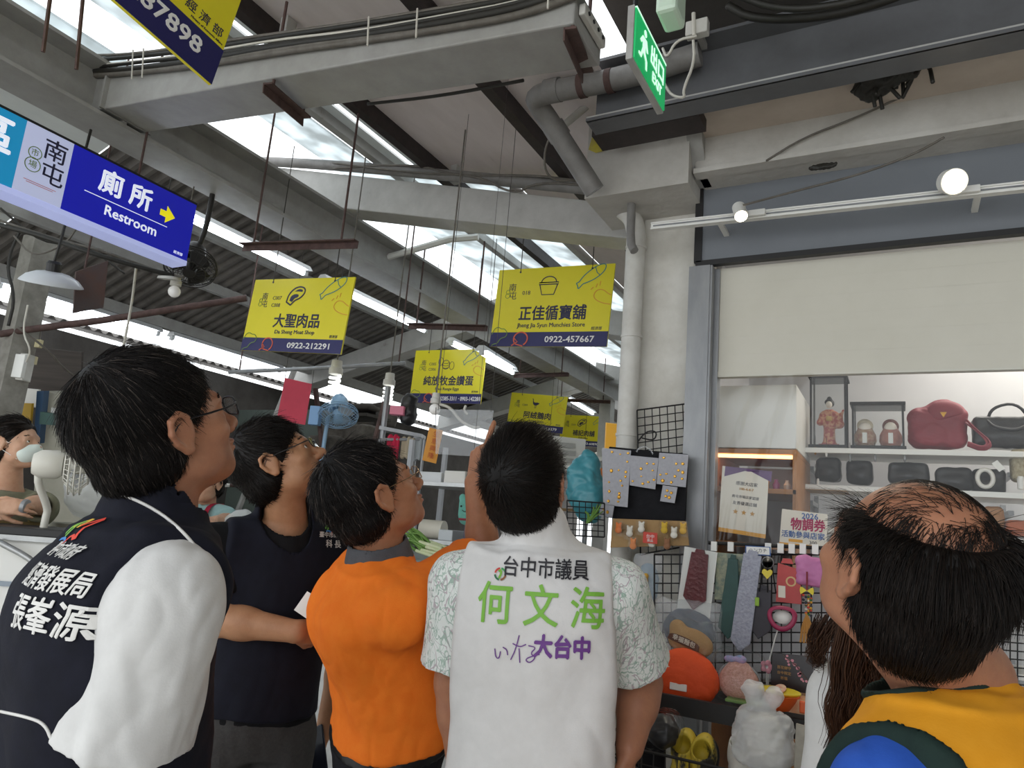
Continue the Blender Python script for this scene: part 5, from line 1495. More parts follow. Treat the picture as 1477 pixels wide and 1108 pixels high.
# orange bowl with yellow case
c = np.array(at(1126, 1012, Y=2.20)); c[2] = max(c[2], zt + .012)
o = MB().lathe([(0, -.018), (.04, -.018), (.062, .006), (.072, .022), (.069, .022), (.058, .006), (.036, -.012), (0, -.012)], c, (0, 0, 1), 32, 1, .7).build('orange_bowl', mat('bowl_orange', '#e3622a', rough=.4), smooth='auto'); tag(o, 'shallow orange bowl on the black stand', 'bowl')
MB().box(c + np.array([.06, -.02, .0]), (.018, .02, .03)).build('handle', mat('bowl_orange', '#e3622a'), o, bevel=.003)
root = thing('yellow_case', 'yellow oval case lying in the orange bowl', 'case', c + np.array([0, 0, .03]))
fbuild('shell', [('+', s_ell(c + np.array([-.002, -.005, .028]), (.056, .03, .017)), 0), ('&', s_plane(c + np.array([0, 0, .032]), (0, -.2, 1)), .004)], .003, mat('case_yellow', '#d8c02c', rough=.4), root, 1)
MB().lathe([(0, 0), (.03, 0), (.03, .002), (0, .003)], c + np.array([0, -.008, .034]), (0, -.2, 1), 20, 1, .5).build('lid_print', mat('case_print', '#e9d9b9', '#d67f74', rough=.4, scale=60), root)
# black packet with blossoms
o, M, w, h = sheet('blossom_pack', 'black packet printed with pink blossom branches', [(1112, 992), (1172, 1002), (1172, 948), (1114, 942)], 2.27, mat('pack_black', '#231d22', rough=.3), 'pack', .012)
rnd = random.Random(12); fl = MB()
for i in range(26):
    t = rnd.random(); x = w * (.35 + .62 * t); y = h * (.98 - .75 * t + rnd.uniform(-.14, .14)); r_ = h * rnd.uniform(.025, .06)
    if 0 < y < h and x < w: fl.lathe([(0, .0012), (r_, .0012), (r_, 0)], M @ Vector((x, y, 0)), M.to_3x3() @ Vector((0, 0, 1)), 6)
fl.build('blossom_print', mat('print_blossom', '#d99aa6', '#c77f90', rough=.5, scale=90), o)
MB().stroke([(w * .3, h * .98), (w * .6, h * .75), (w * .95, h * .3)], h * .02, M @ T((0, 0, .0004))).build('branch_print', mat('branch_brown', '#5c4036'), o)
for i, tx in enumerate(('百花御守', '台中限定', '祈福')): text('pack_lettering', tx, h * .1, M @ T((w * .32, h * (.62 - .15 * i), .001)), m_gold_print, o)
o = MB().box(at(1165, 1018, Y=2.22), (.11, .08, .035)).build('cream_box', mat('box_cream_orange', '#d9c6a5', '#c98a5e', rough=.5, scale=12)); tag(o, 'low cream box beside the orange bowl', 'box')
c = np.array(at(1106, 962, Y=2.30)); root = thing('pink_flower_pick', 'small pink flower on a white stem beside the blossom packet', 'flower', c)
fbuild('flower', [('+', s_ell(c + np.array([.012 * math.cos(a), 0, .012 * math.sin(a)]), (.008, .004, .008)), .003) for a in np.linspace(0, 2 * math.pi, 6)[:-1]], .002, mat('print_blossom', '#d99aa6'), root, 1)
MB().tube([c, c - np.array([0, 0, .06])], .002, 5).build('stem', m_white_paint, root)

# wire basket of shoes
root = thing('wire_basket', 'black wire basket of shoes in front of the stand', 'basket', (-.25, 2.0, .85))
bx0, bx1, by0, by1, bz0, bz1 = -.72, .28, 1.93, 2.14, .80, .965
mb = MB()
for z in np.linspace(bz0, bz1, 6):
    mb.tube([(bx0, by0, z), (bx1, by0, z)], .0018 if z < bz1 - .01 else .004, 5)
for x in np.linspace(bx0, bx1, 34): mb.tube([(x, by0, bz1), (x, by0, bz0), (x, by1, bz0)], .0018, 5)
mb.build('front_mesh', m_black, root)
mb = MB()
for x in (bx0, bx1):
    for z in np.linspace(bz0, bz1, 6): mb.tube([(x, by0, z), (x, by1, z)], .0018 if z < bz1 - .01 else .004, 5)
    for y in np.linspace(by0, by1, 8): mb.tube([(x, y, bz0), (x, y, bz1)], .0018, 5)
mb.build('side_mesh', m_black, root)
MB().box((-.22, 2.035, bz0 - .004), (1.0, .21, .004)).build('floor_plate', m_black, root)
for x in (bx0 + .05, -.22, bx1 - .05): MB().tube(smoothpts([(x, by1, bz0), (x, by1, bz1), (x, by1 + .005, zt + .036), (x, by1 + .045, zt + .036)], 1), .004, 6).build('hook', m_black, root)


def shoe(name, label, c, toe, m, msole, L=.25, laces=None, low=False):
    """a shoe standing with its toe pointing along toe"""
    c = np.asarray(c, float); f = unit(toe); up = unit(np.cross(np.cross(f, np.array([0, -.35, 1.0])), f)); x = np.cross(f, up); R = np.stack([x, f, up], 1)
    root = thing(name, label, 'shoe', c, 'shoes in the wire basket'); q = lambda a, b, d: c + R @ (np.array([a, b, d]) * L / .25)
    s = L / .25
    o = [('+', s_ell(q(0, .06, .03), np.array((.045, .075, .034)) * s, R), 0), ('+', s_ell(q(0, -.06, .045), np.array((.037, .062, .05)) * s, R), .03), ('+', s_cap(q(0, -.05, .05), q(0, -.055, .085 if not low else .06), .036 * s, .034 * s), .02)]
    o += [('-', s_cap(q(0, -.05, .06), q(0, -.055, .12), .027 * s, .03 * s), .003), ('&', s_plane(q(0, 0, .004), -up), .003)]
    fbuild('upper', o, .004, m, root, 2)
    so = [('+', s_ell(q(0, .05, .01), np.array((.048, .085, .03)) * s, R), 0), ('+', s_ell(q(0, -.06, .01), np.array((.042, .068, .03)) * s, R), .03), ('&', s_plane(q(0, 0, .02), up), .002), ('&', s_plane(q(0, 0, -.004), -up), .002)]
    fbuild('sole', so, .004, msole, root, 1)
    if laces:
        mb = MB()
        for i in range(5):
            y = .005 + i * .018; z = .066 - i * .006
            mb.tube(smoothpts([q(-.024, y, z - .012), q(0, y + .004, z), q(.024, y, z - .012)]), .0028 * s, 6)
        mb.tube(smoothpts([q(0, -.005, .075), q(-.03, -.02, .1), q(-.05, .0, .09), q(-.02, .0, .075)]), .0028 * s, 6)
        mb.build('laces', laces, root, smooth=True)
    return root


zb = bz0 + .005
m_shoe_w = mat('white_canvas_shoe', '#d7d4cb', '#cbc8be', rough=.7, bump=.1, bscale=150)
shoe('sneaker', 'white laced sneaker in the basket, toe towards the visitors', [-.375, 2.075, zb + .085], (.05, -.75, -.45), m_shoe_w, m_white_paint, .25, m_white_paint)
shoe('yellow_shoe', 'yellow and black striped shoe in the basket, nearer the sneaker', [-.475, 2.075, zb + .085], (.0, -.55, -.75), mat('shoe_yellow_black', '#cdb53a', '#262420', rough=.5, scale=14, contrast=(.47, .53), stretch=(1, .4, .4)), m_black, .21, None, True)
shoe('yellow_shoe', 'yellow and black striped shoe in the basket, farther from the sneaker', [-.53, 2.085, zb + .085], (-.05, -.55, -.75), MATS['shoe_yellow_black'], m_black, .21, None, True)
root, c, hw, hh = pouchbag('wrapped_shoe', 'black shoes wrapped in clear plastic at the end of the basket', (925, 1030, 985, 1075), 2.03, .07, m_clear, m_leather_b)
root, c, hw, hh = pouchbag('white_bag', 'white translucent plastic bag of shoes standing in the basket', (1062, 1022, 1142, 1100), 2.03, .06, m_bagwhite, m_shoe_w, None, 'bag', .6, .008, True)
for i, px in enumerate((1148, 1160, 1172)):
    o = quad_box('flat_packet', [(px - 3, 1108), (px + 14, 1112), (px + 14, 1048), (px, 1044)], 2.0 + .03 * i, .01, mat('packet_%d' % i, ['#8f8a7d', '#b3ac9c', '#7d7a74'][i], '#a29c8e', rough=.4, scale=25), None); tag(o, ['grey', 'cream', 'darker grey'][i] + ' flat packet standing beside the white plastic bag', 'packet', 'flat packets in the basket')

# ------------------------------------------------------------------ stalls on the left and far background
m_steel_st = mat('stainless_steel', '#a9aaa9', '#9b9c9b', rough=.3, metal=.6, scale=20)
m_pale_panel = mat('pale_panel', '#b9b6a8', '#a7a494', rough=.6, scale=4)
m_cyan_glass = plastic_mat('sneeze_guard', .08, .03)
# glass topped freezer counter of the woman in the mask
a, b = Vector(at(-140, 752, D=2.7)), Vector(at(226, 750, D=2.9)); b.z = a.z = 1.345
root = thing('freezer_counter', 'white freezer counter with dark top rim in front of the masked woman', 'counter', ((a + b) / 2).to_tuple()[:2] + (0,))
d = (b - a).normalized(); nrm_ = Vector((0, 0, 1)).cross(d); L = (b - a).length
M = plane_frame(a, d, nrm_)
MB().box((L / 2, .14, -.02), (L, .28, .03), M).build('dark_rim', m_black, root, bevel=.004)
MB().box((L / 2, .14, -.045), (L, .28, .02), M).build('chrome_band', m_steel_st, root)
MB().box((L / 2, .15, -.70), (L, .25, 1.29), M).build('body', m_white_paint, root, bevel=.01)
MB().tube(smoothpts([M @ Vector((L * .38, -.02, -.06)), M @ Vector((L * .55, -.05, -.12)), M @ Vector((L * .66, -.06, -.2)), M @ Vector((L * .74, -.03, -.34))]), .012, 8).build('handle', m_steel_st, root, smooth=True)
MB().box((L / 2, .02, -.22), (L * .98, .012, .018), M).build('trim_line', mat('blue_grey_trim', '#8e98a3', rough=.4), root)
# cream table fan and a big plastic bag behind it
c = Vector(at(112, 672, D=2.93))
fan('cream table fan on the freezer counter, turned away', c, camdir(.9, .05, .45), .12, m_fanwhite, m_fanblade, [c - Vector(camdir(.9, .05, .45)) * .14 + Vector((0, 0, -.05)), (c.x - .11, c.y - .02, 1.42), (c.x - .115, c.y - .02, 1.38), (c.x - .115, c.y - .02, 1.335)])
c = np.array(at(138, 690, D=3.5))
o = MB().box((c[0], c[1], .672), (.24, .22, 1.345)).build('white_crate', m_pale_panel, bevel=.006); tag(o, 'tall pale crate under the big plastic bag', 'crate')
o = fbuild('plastic_bag', [('+', s_ell(c, (.16, .12, .2)), 0), ('+', s_cap(c + np.array([.02, 0, .1]), c + np.array([.06, 0, .29]), .1, .03), .05), ('&', s_plane((0, 0, 1.345), (0, 0, -1)), .01)], .008, m_bagwhite, None, 2, folds(91, .014, 1, 1, 12)); tag(o, 'big translucent plastic bag standing behind the table fan', 'bag')
# boards, posts and boxes behind the masked woman
def board(name, label, px, D, m, cat, th=.02, group=None):
    q = [Vector(at(x, y, D=D)) for x, y in px]; n_ = (q[1] - q[0]).cross(q[3] - q[0]).normalized()
    if n_.dot(Vector(q[0]) - Vector(CAM)) < 0: n_ = -n_
    o = MB().hexa(q, [p + n_ * th for p in q]).build(name, m, bevel=.001); return tag(o, label, cat, group)


board('yellow_board', 'yellow board behind the masked woman', [(-10, 660), (38, 668), (46, 582), (-10, 580)], 4.1, mat('board_yellow', '#d2a92c', '#c49b24', rough=.5), 'board')
board('white_board', 'white stained panel above the yellow board', [(-10, 585), (52, 588), (56, 562), (-10, 556)], 4.25, m_white_paint, 'board')
board('blue_post', 'dark blue post beside the yellow board', [(48, 640), (56, 640), (63, 564), (53, 564)], 4.05, mat('post_blue', '#35506e', rough=.5), 'post', .05)
board('green_rail', 'dark green rail across the pale cabinet', [(56, 612), (122, 617), (123, 603), (58, 594)], 4.0, mat('rail_green', '#2e4f49', rough=.5), 'rail', .03)
o = board('pale_cabinet', 'pale cabinet panels behind the plastic bag', [(45, 760), (150, 768), (150, 577), (60, 564)], 4.15, m_pale_panel, 'cabinet', .3)
q = [Vector(at(x, y, D=4.1)) for x, y in [(73, 598), (105, 601), (105, 591), (74, 588)]]; MB().hexa(q, [p + Vector((.0, .004, 0)) for p in q]).build('paper_note', m_white_paint, o)
board('dark_shutter', 'dark louvred shutter above the pale cabinet', [(40, 562), (116, 568), (118, 508), (42, 500)], 4.5, mat('louvre_dark', '#4a423c', '#3a332e', rough=.7, scale=40, stretch=(.05, .05, 1)), 'shutter')
root = thing('electric_box', 'grey white electric box on the steel post at the edge of the photo', 'box', at(28, 530, D=3.95))
MB().box(at(28, 530, D=3.95), (.11, .07, .15), rz=.5).build('case', m_pvc_white, root, bevel=.004); MB().box(Vector(at(28, 530, D=3.95)) + Vector((.03, -.03, 0)), (.09, .03, .13), rz=.5).build('door', m_white_paint, root, bevel=.003)
for i, (px, py) in enumerate(((56, 496), (48, 520))):
    o = MB().box(at(px, py, D=4.0), (.035, .025, .045), rz=.3).build('switch_box', mat('cream_switch', '#cfc59c', rough=.5), bevel=.003); tag(o, 'small cream switch box, ' + ('upper, on the cable' if i == 0 else 'lower, beside the electric box'), 'switch', 'small switch boxes')
    MB().tube([Vector(at(px, py, D=4.0)) + Vector((0, 0, .02)), Vector(at(px + 4, py - 26, D=4.0))], .004, 5).build('cable', m_cable_gry, o)
struct(MB().box(Vector(at(32, 470, D=4.0)) * Vector((1, 1, 0)) + Vector((0, 0, 1.45)), (.13, .13, 2.9)).build('column_left_post', mat('grey_post_dirty', '#8d8a82', '#706c64', rough=.8, scale=10)))
# red sheet and wall of the green stall
o = board('red_sheet', 'plain pinkish red sheet hanging in front of the dark stall', [(399, 606), (440, 613), (450, 554), (411, 545)], 4.9, mat('sheet_red', '#cf3f55', '#c63a50', rough=.6), 'sheet', .003)
for t in (0, 1):
    q = Vector(at((411, 450)[t], (546, 555)[t], D=4.9)); MB().tube([q, (q.x, q.y, roofz(q.x) + .03)], .002, 5).build('string', m_wire, o)
o = MB().tube([at(330, 700, D=5.0), at(400, 703, D=5.1)], .012, 8).build('wall_pipe', m_rust); tag(o, 'thin brown pipe along the grey green wall', 'pipe')
MB().tube([at(322, 700, D=4.98), at(331, 700, D=5.0)], .013, 8).build('white_end', m_white_paint, o)
o = MB().tube([Vector(at(392, 615, D=5.0)) * 1 + (Vector(at(392, 615, D=5.0)) - Vector(at(426, 530, D=5.1))) * 4.75, at(426, 530, D=5.1)], .02, 8).build('leaning_pole', m_steel); tag(o, 'grey pole leaning behind the red sheet', 'pole')
# counter and trays of the woman in the crimson apron
a = Vector(at(262, 770, D=3.95)); b = Vector(at(400, 768, D=4.1)); b.z = a.z; d = (b - a).normalized(); M = plane_frame(a, d, Vector((0, 0, 1)).cross(d)); L = (b - a).length
root = thing('food_counter', 'white food counter before the woman in the crimson apron', 'counter', (a.x, a.y, 0))
MB().box((L / 2, .08, -.02), (L, .16, .04), M).build('top', m_white_paint, root); MB().box((L / 2, .08, -a.z / 2 - .02), (L * .96, .14, a.z - .04), M).build('body', m_pale_panel, root)
for i, (u, cl, lb) in enumerate(((.15, '#c9cbc6', 'pale'), (.45, '#b8703f', 'brown filled'), (.75, '#7d9a58', 'green filled'))):
    o = MB().lathe([(0, 0), (.05, 0), (.065, .03), (.06, .03), (.046, .006), (0, .006)], M @ Vector((L * u * .6, .08, 0)), (0, 0, 1), 20).build('food_tray', m_white_paint, smooth='auto'); tag(o, lb + ' round tray on the white food counter', 'tray', 'trays on the food counter')
    fbuild('food', [('+', s_ell(np.array(M @ Vector((L * u * .6 + .02 * math.cos(k), .08 + .02 * math.sin(k), .025))), (.02, .02, .014)), .006) for k in (0, 2, 4)], .005, mat('food_' + cl[1:], cl, rough=.6), o, 1)
# white plastic bags of goods beside it
c = np.array(at(345, 752, D=4.13)); o = fbuild('goods_bag', [('+', s_ell(c, (.09, .06, .07)), 0), ('+', s_ell(c + np.array([.03, 0, -.04]), (.1, .07, .05)), .04)], .008, m_bagwhite, None, 2, folds(95, .012, 1, 1, 14)); tag(o, 'clear bag of pale goods beside the crimson apron', 'bag')

# ---- stall in the middle: rack, towels, tag, scallions
def pole(label, px0, px1, D, r=.014, m=None):
    o = MB().tube([at(*px0, D=D), at(*px1, D=D)], r, 8).build('rack_post', m or m_steel_st); return tag(o, label, 'post', 'posts of the middle stall')


st = thing('stall_rack', 'grey steel rack of the middle stall holding boxes, behind the pointing hand', 'rack', at(640, 700, D=3.4) * np.array([1, 1, 0]))
X0, X1, Yf, Yb = -2.12, -1.62, 2.86, 3.16
for x in (X0, X1):
    for y in (Yf, Yb): MB().box((x, y, .94), (.022, .022, 1.88)).build('post', m_galv, st)
for z in (1.40, 1.67, .7): MB().box(((X0 + X1) / 2, (Yf + Yb) / 2, z), (X1 - X0, Yb - Yf, .018)).build('shelf', m_steel_st, st)
for i, (x, z, w, h, cl, lb) in enumerate(((-2.02, 1.679, .13, .05, '#d7d9da', 'low white box'), (-1.88, 1.679, .12, .06, '#e2dfd8', 'white foam box'), (-1.73, 1.679, .08, .05, '#3a3c40', 'small dark box'), (-2.04, 1.409, .10, .09, '#d8d2c2', 'roll of cream paper'), (-1.9, 1.409, .08, .05, '#c9ced0', 'low pale box on the lower shelf'), (-1.75, 1.409, .10, .1, '#56505e', 'dark violet bag like box'))):
    if i == 3: o = MB().lathe([(0, -.06), (.045, -.06), (.045, .06), (0, .06)], (x, 3.0, z + .046), (1, .15, 0), 24).build('paper_roll', mat('st_' + cl[1:], cl, rough=.6), smooth='auto')
    else: o = MB().box((x, 2.98, z + h / 2), (w, .16, h)).build('storage_box', mat('st_' + cl[1:], cl, rough=.6), bevel=.004)
    tag(o, lb + ' on the rack of the middle stall', 'box' if i != 3 else 'roll', 'things on the middle stall rack')
og = board('clear_guard', 'clear plastic sheet hanging from the middle stall', [(628, 655), (705, 660), (712, 592), (630, 590)], 3.1, m_bagclear, 'sheet', .003)
for q in (at(632, 592, D=3.1), at(708, 594, D=3.1)): MB().tube([q, (q[0], q[1], 3.45)], .0015, 4).build('string', m_wire, og)
c = np.array(at(628, 582, D=3.3)); o = bulb('white lit bulb hanging under the egg sign', c, 1.35, False, .8)
o = MB().tube(smoothpts([at(634, 583, D=3.3), at(650, 588, D=3.3), at(664, 608, D=3.3), at(684, 618, D=3.25), at(692, 616, D=3.25)]), .007, 8).build('white_hose', m_cable_wht, smooth=True); tag(o, 'thick white cord curving from the bulb under the egg sign', 'cord')
o = MB().tube(smoothpts([at(672, 585, D=3.3), at(669, 592, D=3.3), at(674, 598, D=3.3)]), .006, 8).build('white_hook', m_cable_wht, smooth=True); tag(o, 'short white hook beside the cord under the egg sign', 'hook')
o = board('orange_tag', 'orange paper tag with red characters hanging at the middle stall', [(609, 664), (629, 669), (639, 621), (619, 617)], 3.2, mat('tag_orange', '#dd9a3c', '#d69136', rough=.5), 'tag', .002)
q = [Vector(at(x, y, D=3.195)) for x, y in [(609, 664), (629, 669), (639, 621), (619, 617)]]; M = plane_frame(q[0], q[1] - q[0], q[3] - q[0]); w, h = (q[1] - q[0]).length, (q[3] - q[0]).length
for i, ch in enumerate('生意興隆'): text('tag_lettering', ch, h * .19, M @ Matrix.Translation((w * .5, h * (.85 - .22 * i), .002)), mat('tag_red', '#b9552f'), o)
MB().tube([at(628, 618, D=3.2), at(629, 585, D=3.28)], .0015, 4).build('string', m_wire, o)
for i, (px, py, cl, w, h, lb) in enumerate(((565, 655, '#b52a45', .085, .2, 'crimson towel hanging on the stall rail'), (588, 646, '#a89c86', .075, .11, 'beige towel hanging beside the crimson one'), (602, 648, '#9ba0a2', .05, .12, 'grey towel hanging beside the beige one'))):
    c = np.array(at(px, py, D=3.75))
    o = fbuild('towel', [('+', s_box(c, (w / 2, .012, h / 2), None, .01), 0)], .005, cloth('towel_' + cl[1:], cl, cl, bump=.4, bscale=200), None, 1, lambda V, s=i: np.sin(V[:, 0] * 180 + s) * .006); tag(o, lb, 'towel', 'towels on the stall rail')
o = MB().tube([at(548, 634, D=3.75), at(612, 634, D=3.75)], .008, 8).build('towel_rail', m_galv); tag(o, 'thin rail holding the hanging towels', 'rail')
for q in (at(548, 634, D=3.75), at(612, 634, D=3.75)): MB().tube([q, (q[0], q[1], 0)], .008, 8).build('post', m_galv, o)
# upper shelf with boxes
sh_ = thing('upper_shelf', 'grey upper shelf over the towels with a pink box', 'shelf', at(570, 620, D=4.0))
M = plane_frame(at(553, 618, D=4.0), Vector(at(604, 628, D=4.0)) - Vector(at(553, 618, D=4.0)), Vector((0, 1, 0)))
MB().box((.1, .1, 0), (.24, .25, .02), M).build('board', m_galv, sh_)
q = at(553, 618, D=4.0); MB().tube([(q[0], q[1], 0), (q[0], q[1], q[2] + .24)], .016, 8).build('post', m_galv, sh_); q = at(600, 627, D=4.0); MB().tube([(q[0], q[1], 0), q], .016, 8).build('post', m_galv, sh_)
o = MB().box(at(574, 593, D=4.0), (.08, .06, .05), rz=.4).build('pink_box', mat('box_pink', '#d27890', rough=.5), bevel=.003); tag(o, 'pink box on the upper shelf', 'box')
c = np.array(at(590, 590, D=4.05)); o = fbuild('dark_bag', [('+', s_ell(c, (.05, .05, .09)), 0)], .007, m_leather_b, None, 1, folds(96, .01, 1, 1, 20)); tag(o, 'black plastic bag hanging beside the pink box', 'bag')
o = MB().box(at(455, 600, D=4.9), (.07, .06, .13), rz=.4).build('blue_box', mat('box_blue', '#7fa5cf', rough=.5), bevel=.003); tag(o, 'pale blue box beside the blue fan', 'box')
# green vegetable counter
a = np.array(at(618, 800, D=2.55))
ct_ = thing('vegetable_counter', 'grey counter carrying the scallions behind the orange polo', 'counter', (-1.62, 2.5, 0))
MB().box((-1.70, 2.37, 1.345), (.8, .5, .03)).build('top', mat('counter_grey_green', '#7c8a88', '#6f7d7b', rough=.4), ct_, bevel=.004)
MB().box((-1.70, 2.38, .66), (.76, .46, 1.33)).build('body', m_steel_st, ct_)
rnd = random.Random(15)
m_scal = mat('scallion_green', '#5f8c3a', '#7fa650', rough=.5, scale=30); m_scalw = mat('scallion_white', '#cdd9a5', '#dfe4c0', rough=.5, scale=30)
for b_ in range(12):
    root = thing('scallion', 'scallion in the bunch behind the orange shoulder, green leaves and pale stalk', 'scallion', (-1.6, 2.42, 1.37), 'bunch of scallions on the counter')
    s0 = np.array(at(644 + rnd.uniform(-6, 12), 792 + rnd.uniform(-4, 4), D=2.5)); s0[2] = 1.368 + b_ % 4 * .012
    s1 = s0 + np.array([-.11 + rnd.uniform(-.02, .02), rnd.uniform(-.01, .03), .012 + .004 * (b_ % 3)])
    MB().tube(smoothpts([s0, (s0 + s1) / 2, s1]), .007, 8, r2=.006).build('stalk', m_scalw, root, smooth=True)
    for k in range(3):
        e = s1 + np.array([-rnd.uniform(.08, .16), rnd.uniform(-.03, .06), rnd.uniform(-.0, .06)])
        MB().tube(smoothpts([s1, (s1 + e) / 2 + np.array([0, 0, .02]), e]), .0055, 6, r2=.0015).build('leaf', m_scal, root, smooth=True)
# hanging turquoise plush
c = np.array(at(676, 735, D=2.25)); root = thing('turquoise_plush', 'small turquoise smiling plush toy hanging near the orange sleeve', 'plush toy', c)
m_pl = mat('plush_turquoise', '#6fb5a6', '#62a698', rough=.95, bump=.5, bscale=220)
fbuild('body', [('+', s_box(c, (.033, .02, .036), None, .018), 0), ('+', s_ell(c + np.array([-.026, 0, .036]), (.012, .01, .012)), .01), ('+', s_ell(c + np.array([.026, 0, .036]), (.012, .01, .012)), .01), ('+', s_ell(c + np.array([0, 0, -.036]), (.028, .018, .014)), .01)], .003, m_pl, root, 2)
for q in (-1, 1): MB().ball(c + np.array([q * .016, -.0205, .008]), .0034, 8).build('eye', m_black, root, smooth=True)
MB().tube(smoothpts([c + np.array([-.01, -.0215, -.004]), c + np.array([0, -.022, -.009]), c + np.array([.01, -.0215, -.004])]), .0012, 5).build('smile', m_black, root)
MB().tube([c + np.array([-.02, -.019, -.032]), c + np.array([.02, -.019, -.032])], .004, 6).build('red_ribbon', m_maroon, root)
MB().tube([c + np.array([0, 0, .03]), (c[0], c[1], 3.3)], .0008, 4).build('string', m_wire, root)
# wire basket with turquoise cloth and greens beyond the white vest
c = np.array(at(842, 712, D=2.95)); root = thing('turquoise_bag', 'turquoise plastic bag in the wire basket behind the man in the white vest', 'bag', c)
fbuild('film', [('+', s_ell(c + np.array([0, 0, .05]), (.07, .06, .13)), 0), ('+', s_ell(c + np.array([.03, 0, -.03]), (.07, .06, .08)), .03)], .006, mat('turquoise_film', '#4f9aa6', '#3f8793', rough=.35), root, 2, folds(98, .014, 1, 1, 16))
wire_grid('black wire basket side holding the turquoise bag', [(818, 722), (872, 726), (872, 775), (818, 772)], 2.62, 6, 6, .002)
c = np.array(at(848, 755, D=2.75)); root = thing('leaf_greens', 'bunch of green leaves in the wire basket', 'vegetable', c)
for k in range(9):
    e = c + np.array([rnd.uniform(-.03, .06), rnd.uniform(-.03, .02), rnd.uniform(.03, .08)]); m_ = (c + e) / 2 + np.array([.01, 0, .01])
    MB().tube(smoothpts([c, m_, e]), [.003, .008, .012, .008, .002][0:5] if False else .009, 6, r2=.002, ry=.002).build('leaf', m_scal, root, smooth=True)
# far stalls and boards down the aisle
o = board('orange_board', 'orange shop board far down the aisle behind the turquoise bag', [(826, 712), (868, 716), (870, 676), (828, 672)], 5.2, mat('board_orange', '#d8823a', '#c97430', rough=.5), 'board')
q = at(847, 712, D=5.22); MB().tube([(q[0], q[1], 0), q], .02, 8).build('post', m_galv, o)
o = board('yellow_box_sign', 'orange yellow box sign beside the white pipe', [(873, 650), (890, 652), (892, 612), (875, 610)], 5.6, mat('box_sign_yellow', '#dfa63c', emit=.25, rough=.4), 'sign', .06)
q = at(882, 630, D=5.65); MB().tube([q, (-1.0, q[1], q[2])], .012, 6).build('arm', m_galv, o)
o = board('white_banner', 'white banner with grey print far down the aisle', [(790, 668), (842, 674), (845, 634), (792, 628)], 7.0, m_white_paint, 'banner', .005)
for i in range(3):
    q = [Vector(at(x, y + i * 11, D=6.98)) for x, y in [(798, 644), (830, 647), (830, 640), (798, 637)]]; MB().hexa(q, [p + Vector((0, .004, 0)) for p in q]).build('print_block', m_steel_lt, o)
for q in (at(793, 629, D=7.0), at(844, 635, D=7.0)): MB().tube([q, (q[0], q[1], 3.5)], .002, 4).build('string', m_wire, o)
fs = thing('far_stall', 'pale stall with a shelf of goods far down the aisle', 'stall', (-3.1, 7.6, 0))
MB().box((-3.0, 7.9, .6), (1.6, .6, 1.2)).build('counter', m_pale_panel, fs); MB().box((-3.0, 8.1, 2.35), (1.7, .7, .05)).build('awning', m_white_paint, fs)
for x in (-3.75, -2.25): MB().box((x, 7.7, 1.2), (.05, .05, 2.4)).build('post', m_steel_st, fs)
MB().box((-3.0, 8.1, 1.75), (1.5, .3, .03)).build('shelf', m_wood, fs)
rnd = random.Random(31)
for i in range(12):
    x = -3.65 + i * .12; h = rnd.uniform(.08, .2); cl = rnd.choice(['#c46a3a', '#b9b2a4', '#8b4a3c', '#d0a640', '#6f8a9a', '#e0ddd4'])
    o = MB().box((x, 7.75, 1.202 + h / 2), (.09, .12, h)).build('goods_box', mat('goods_' + cl[1:], cl, rough=.6), bevel=.004); tag(o, 'small box of goods on the far pale stall', 'box', 'boxes on the far stall')
# clutter of the dark stall at the left: beams and cloth bundles above the heads
rnd = random.Random(41)
for i, (px, py, D, w, h, cl, lb) in enumerate(((520, 590, 5.7, .35, .05, '#4b4640', 'dark shelf board behind the blue fan'), (505, 640, 5.45, .4, .28, '#6a645c', 'dark stacked sacks behind the orange polo'), (545, 600, 6.2, .25, .2, '#57514a', 'dusty bundle on the shelf behind the bulbs'), (470, 660, 5.2, .2, .3, '#5d574f', 'dark crate beside the man in black glasses'))):
    c = np.array(at(px, py, D=D)); 
    sp = MB().box(c - np.array([0, 0, h / 2 + .045]), (w + .05, .3, .024))
    rk = sp.build('stall_shelf', m_dark_wall); tag(rk, 'dark shelf under the ' + lb.replace('dark ', ''), 'shelf', 'dark shelves of the stall')
    for sx in (-1, 1): MB().tube([(c[0] + sx * w / 2, c[1], c[2] - h / 2), (c[0] + sx * w / 2, c[1], 0)], .015, 6).build('post', m_dark_wall, rk)
    o = fbuild('dark_bundle', [('+', s_box(c, (w / 2, .12, h / 2), None, .02), 0)], .012, mat('bundle_' + cl[1:], cl, '#3b3630', rough=.9, scale=8), None, 1, folds(100 + i, .012, 1, 1, 9)); tag(o, lb, 'bundle', 'dark bundles in the stall')
for i, (p0, p1) in enumerate((((500, 640), (560, 560)), ((455, 560), (470, 690)))):
    a_, b_ = Vector(at(*p0, D=5.0)), Vector(at(*p1, D=5.0))
    if a_.z > b_.z: a_, b_ = b_, a_
    a_ = a_ + (a_ - b_) * (a_.z / (b_.z - a_.z)) if i else Vector((a_.x - .1, a_.y, 0))
    o = MB().tube([a_, b_], .018, 8).build('stall_pole', m_rust); tag(o, ['slanting brown pole', 'upright pole nearest the red sheet'][i] + ' of the dark stall', 'pole', 'poles of the dark stall')

# ------------------------------------------------------------------ people
def skin_mat(name, c1, c2):
    m = mat(name, c1, c2, rough=.5, scale=35, contrast=(.3, .75), sss=.12, bump=.06, bscale=260, spec=.35)
    return m


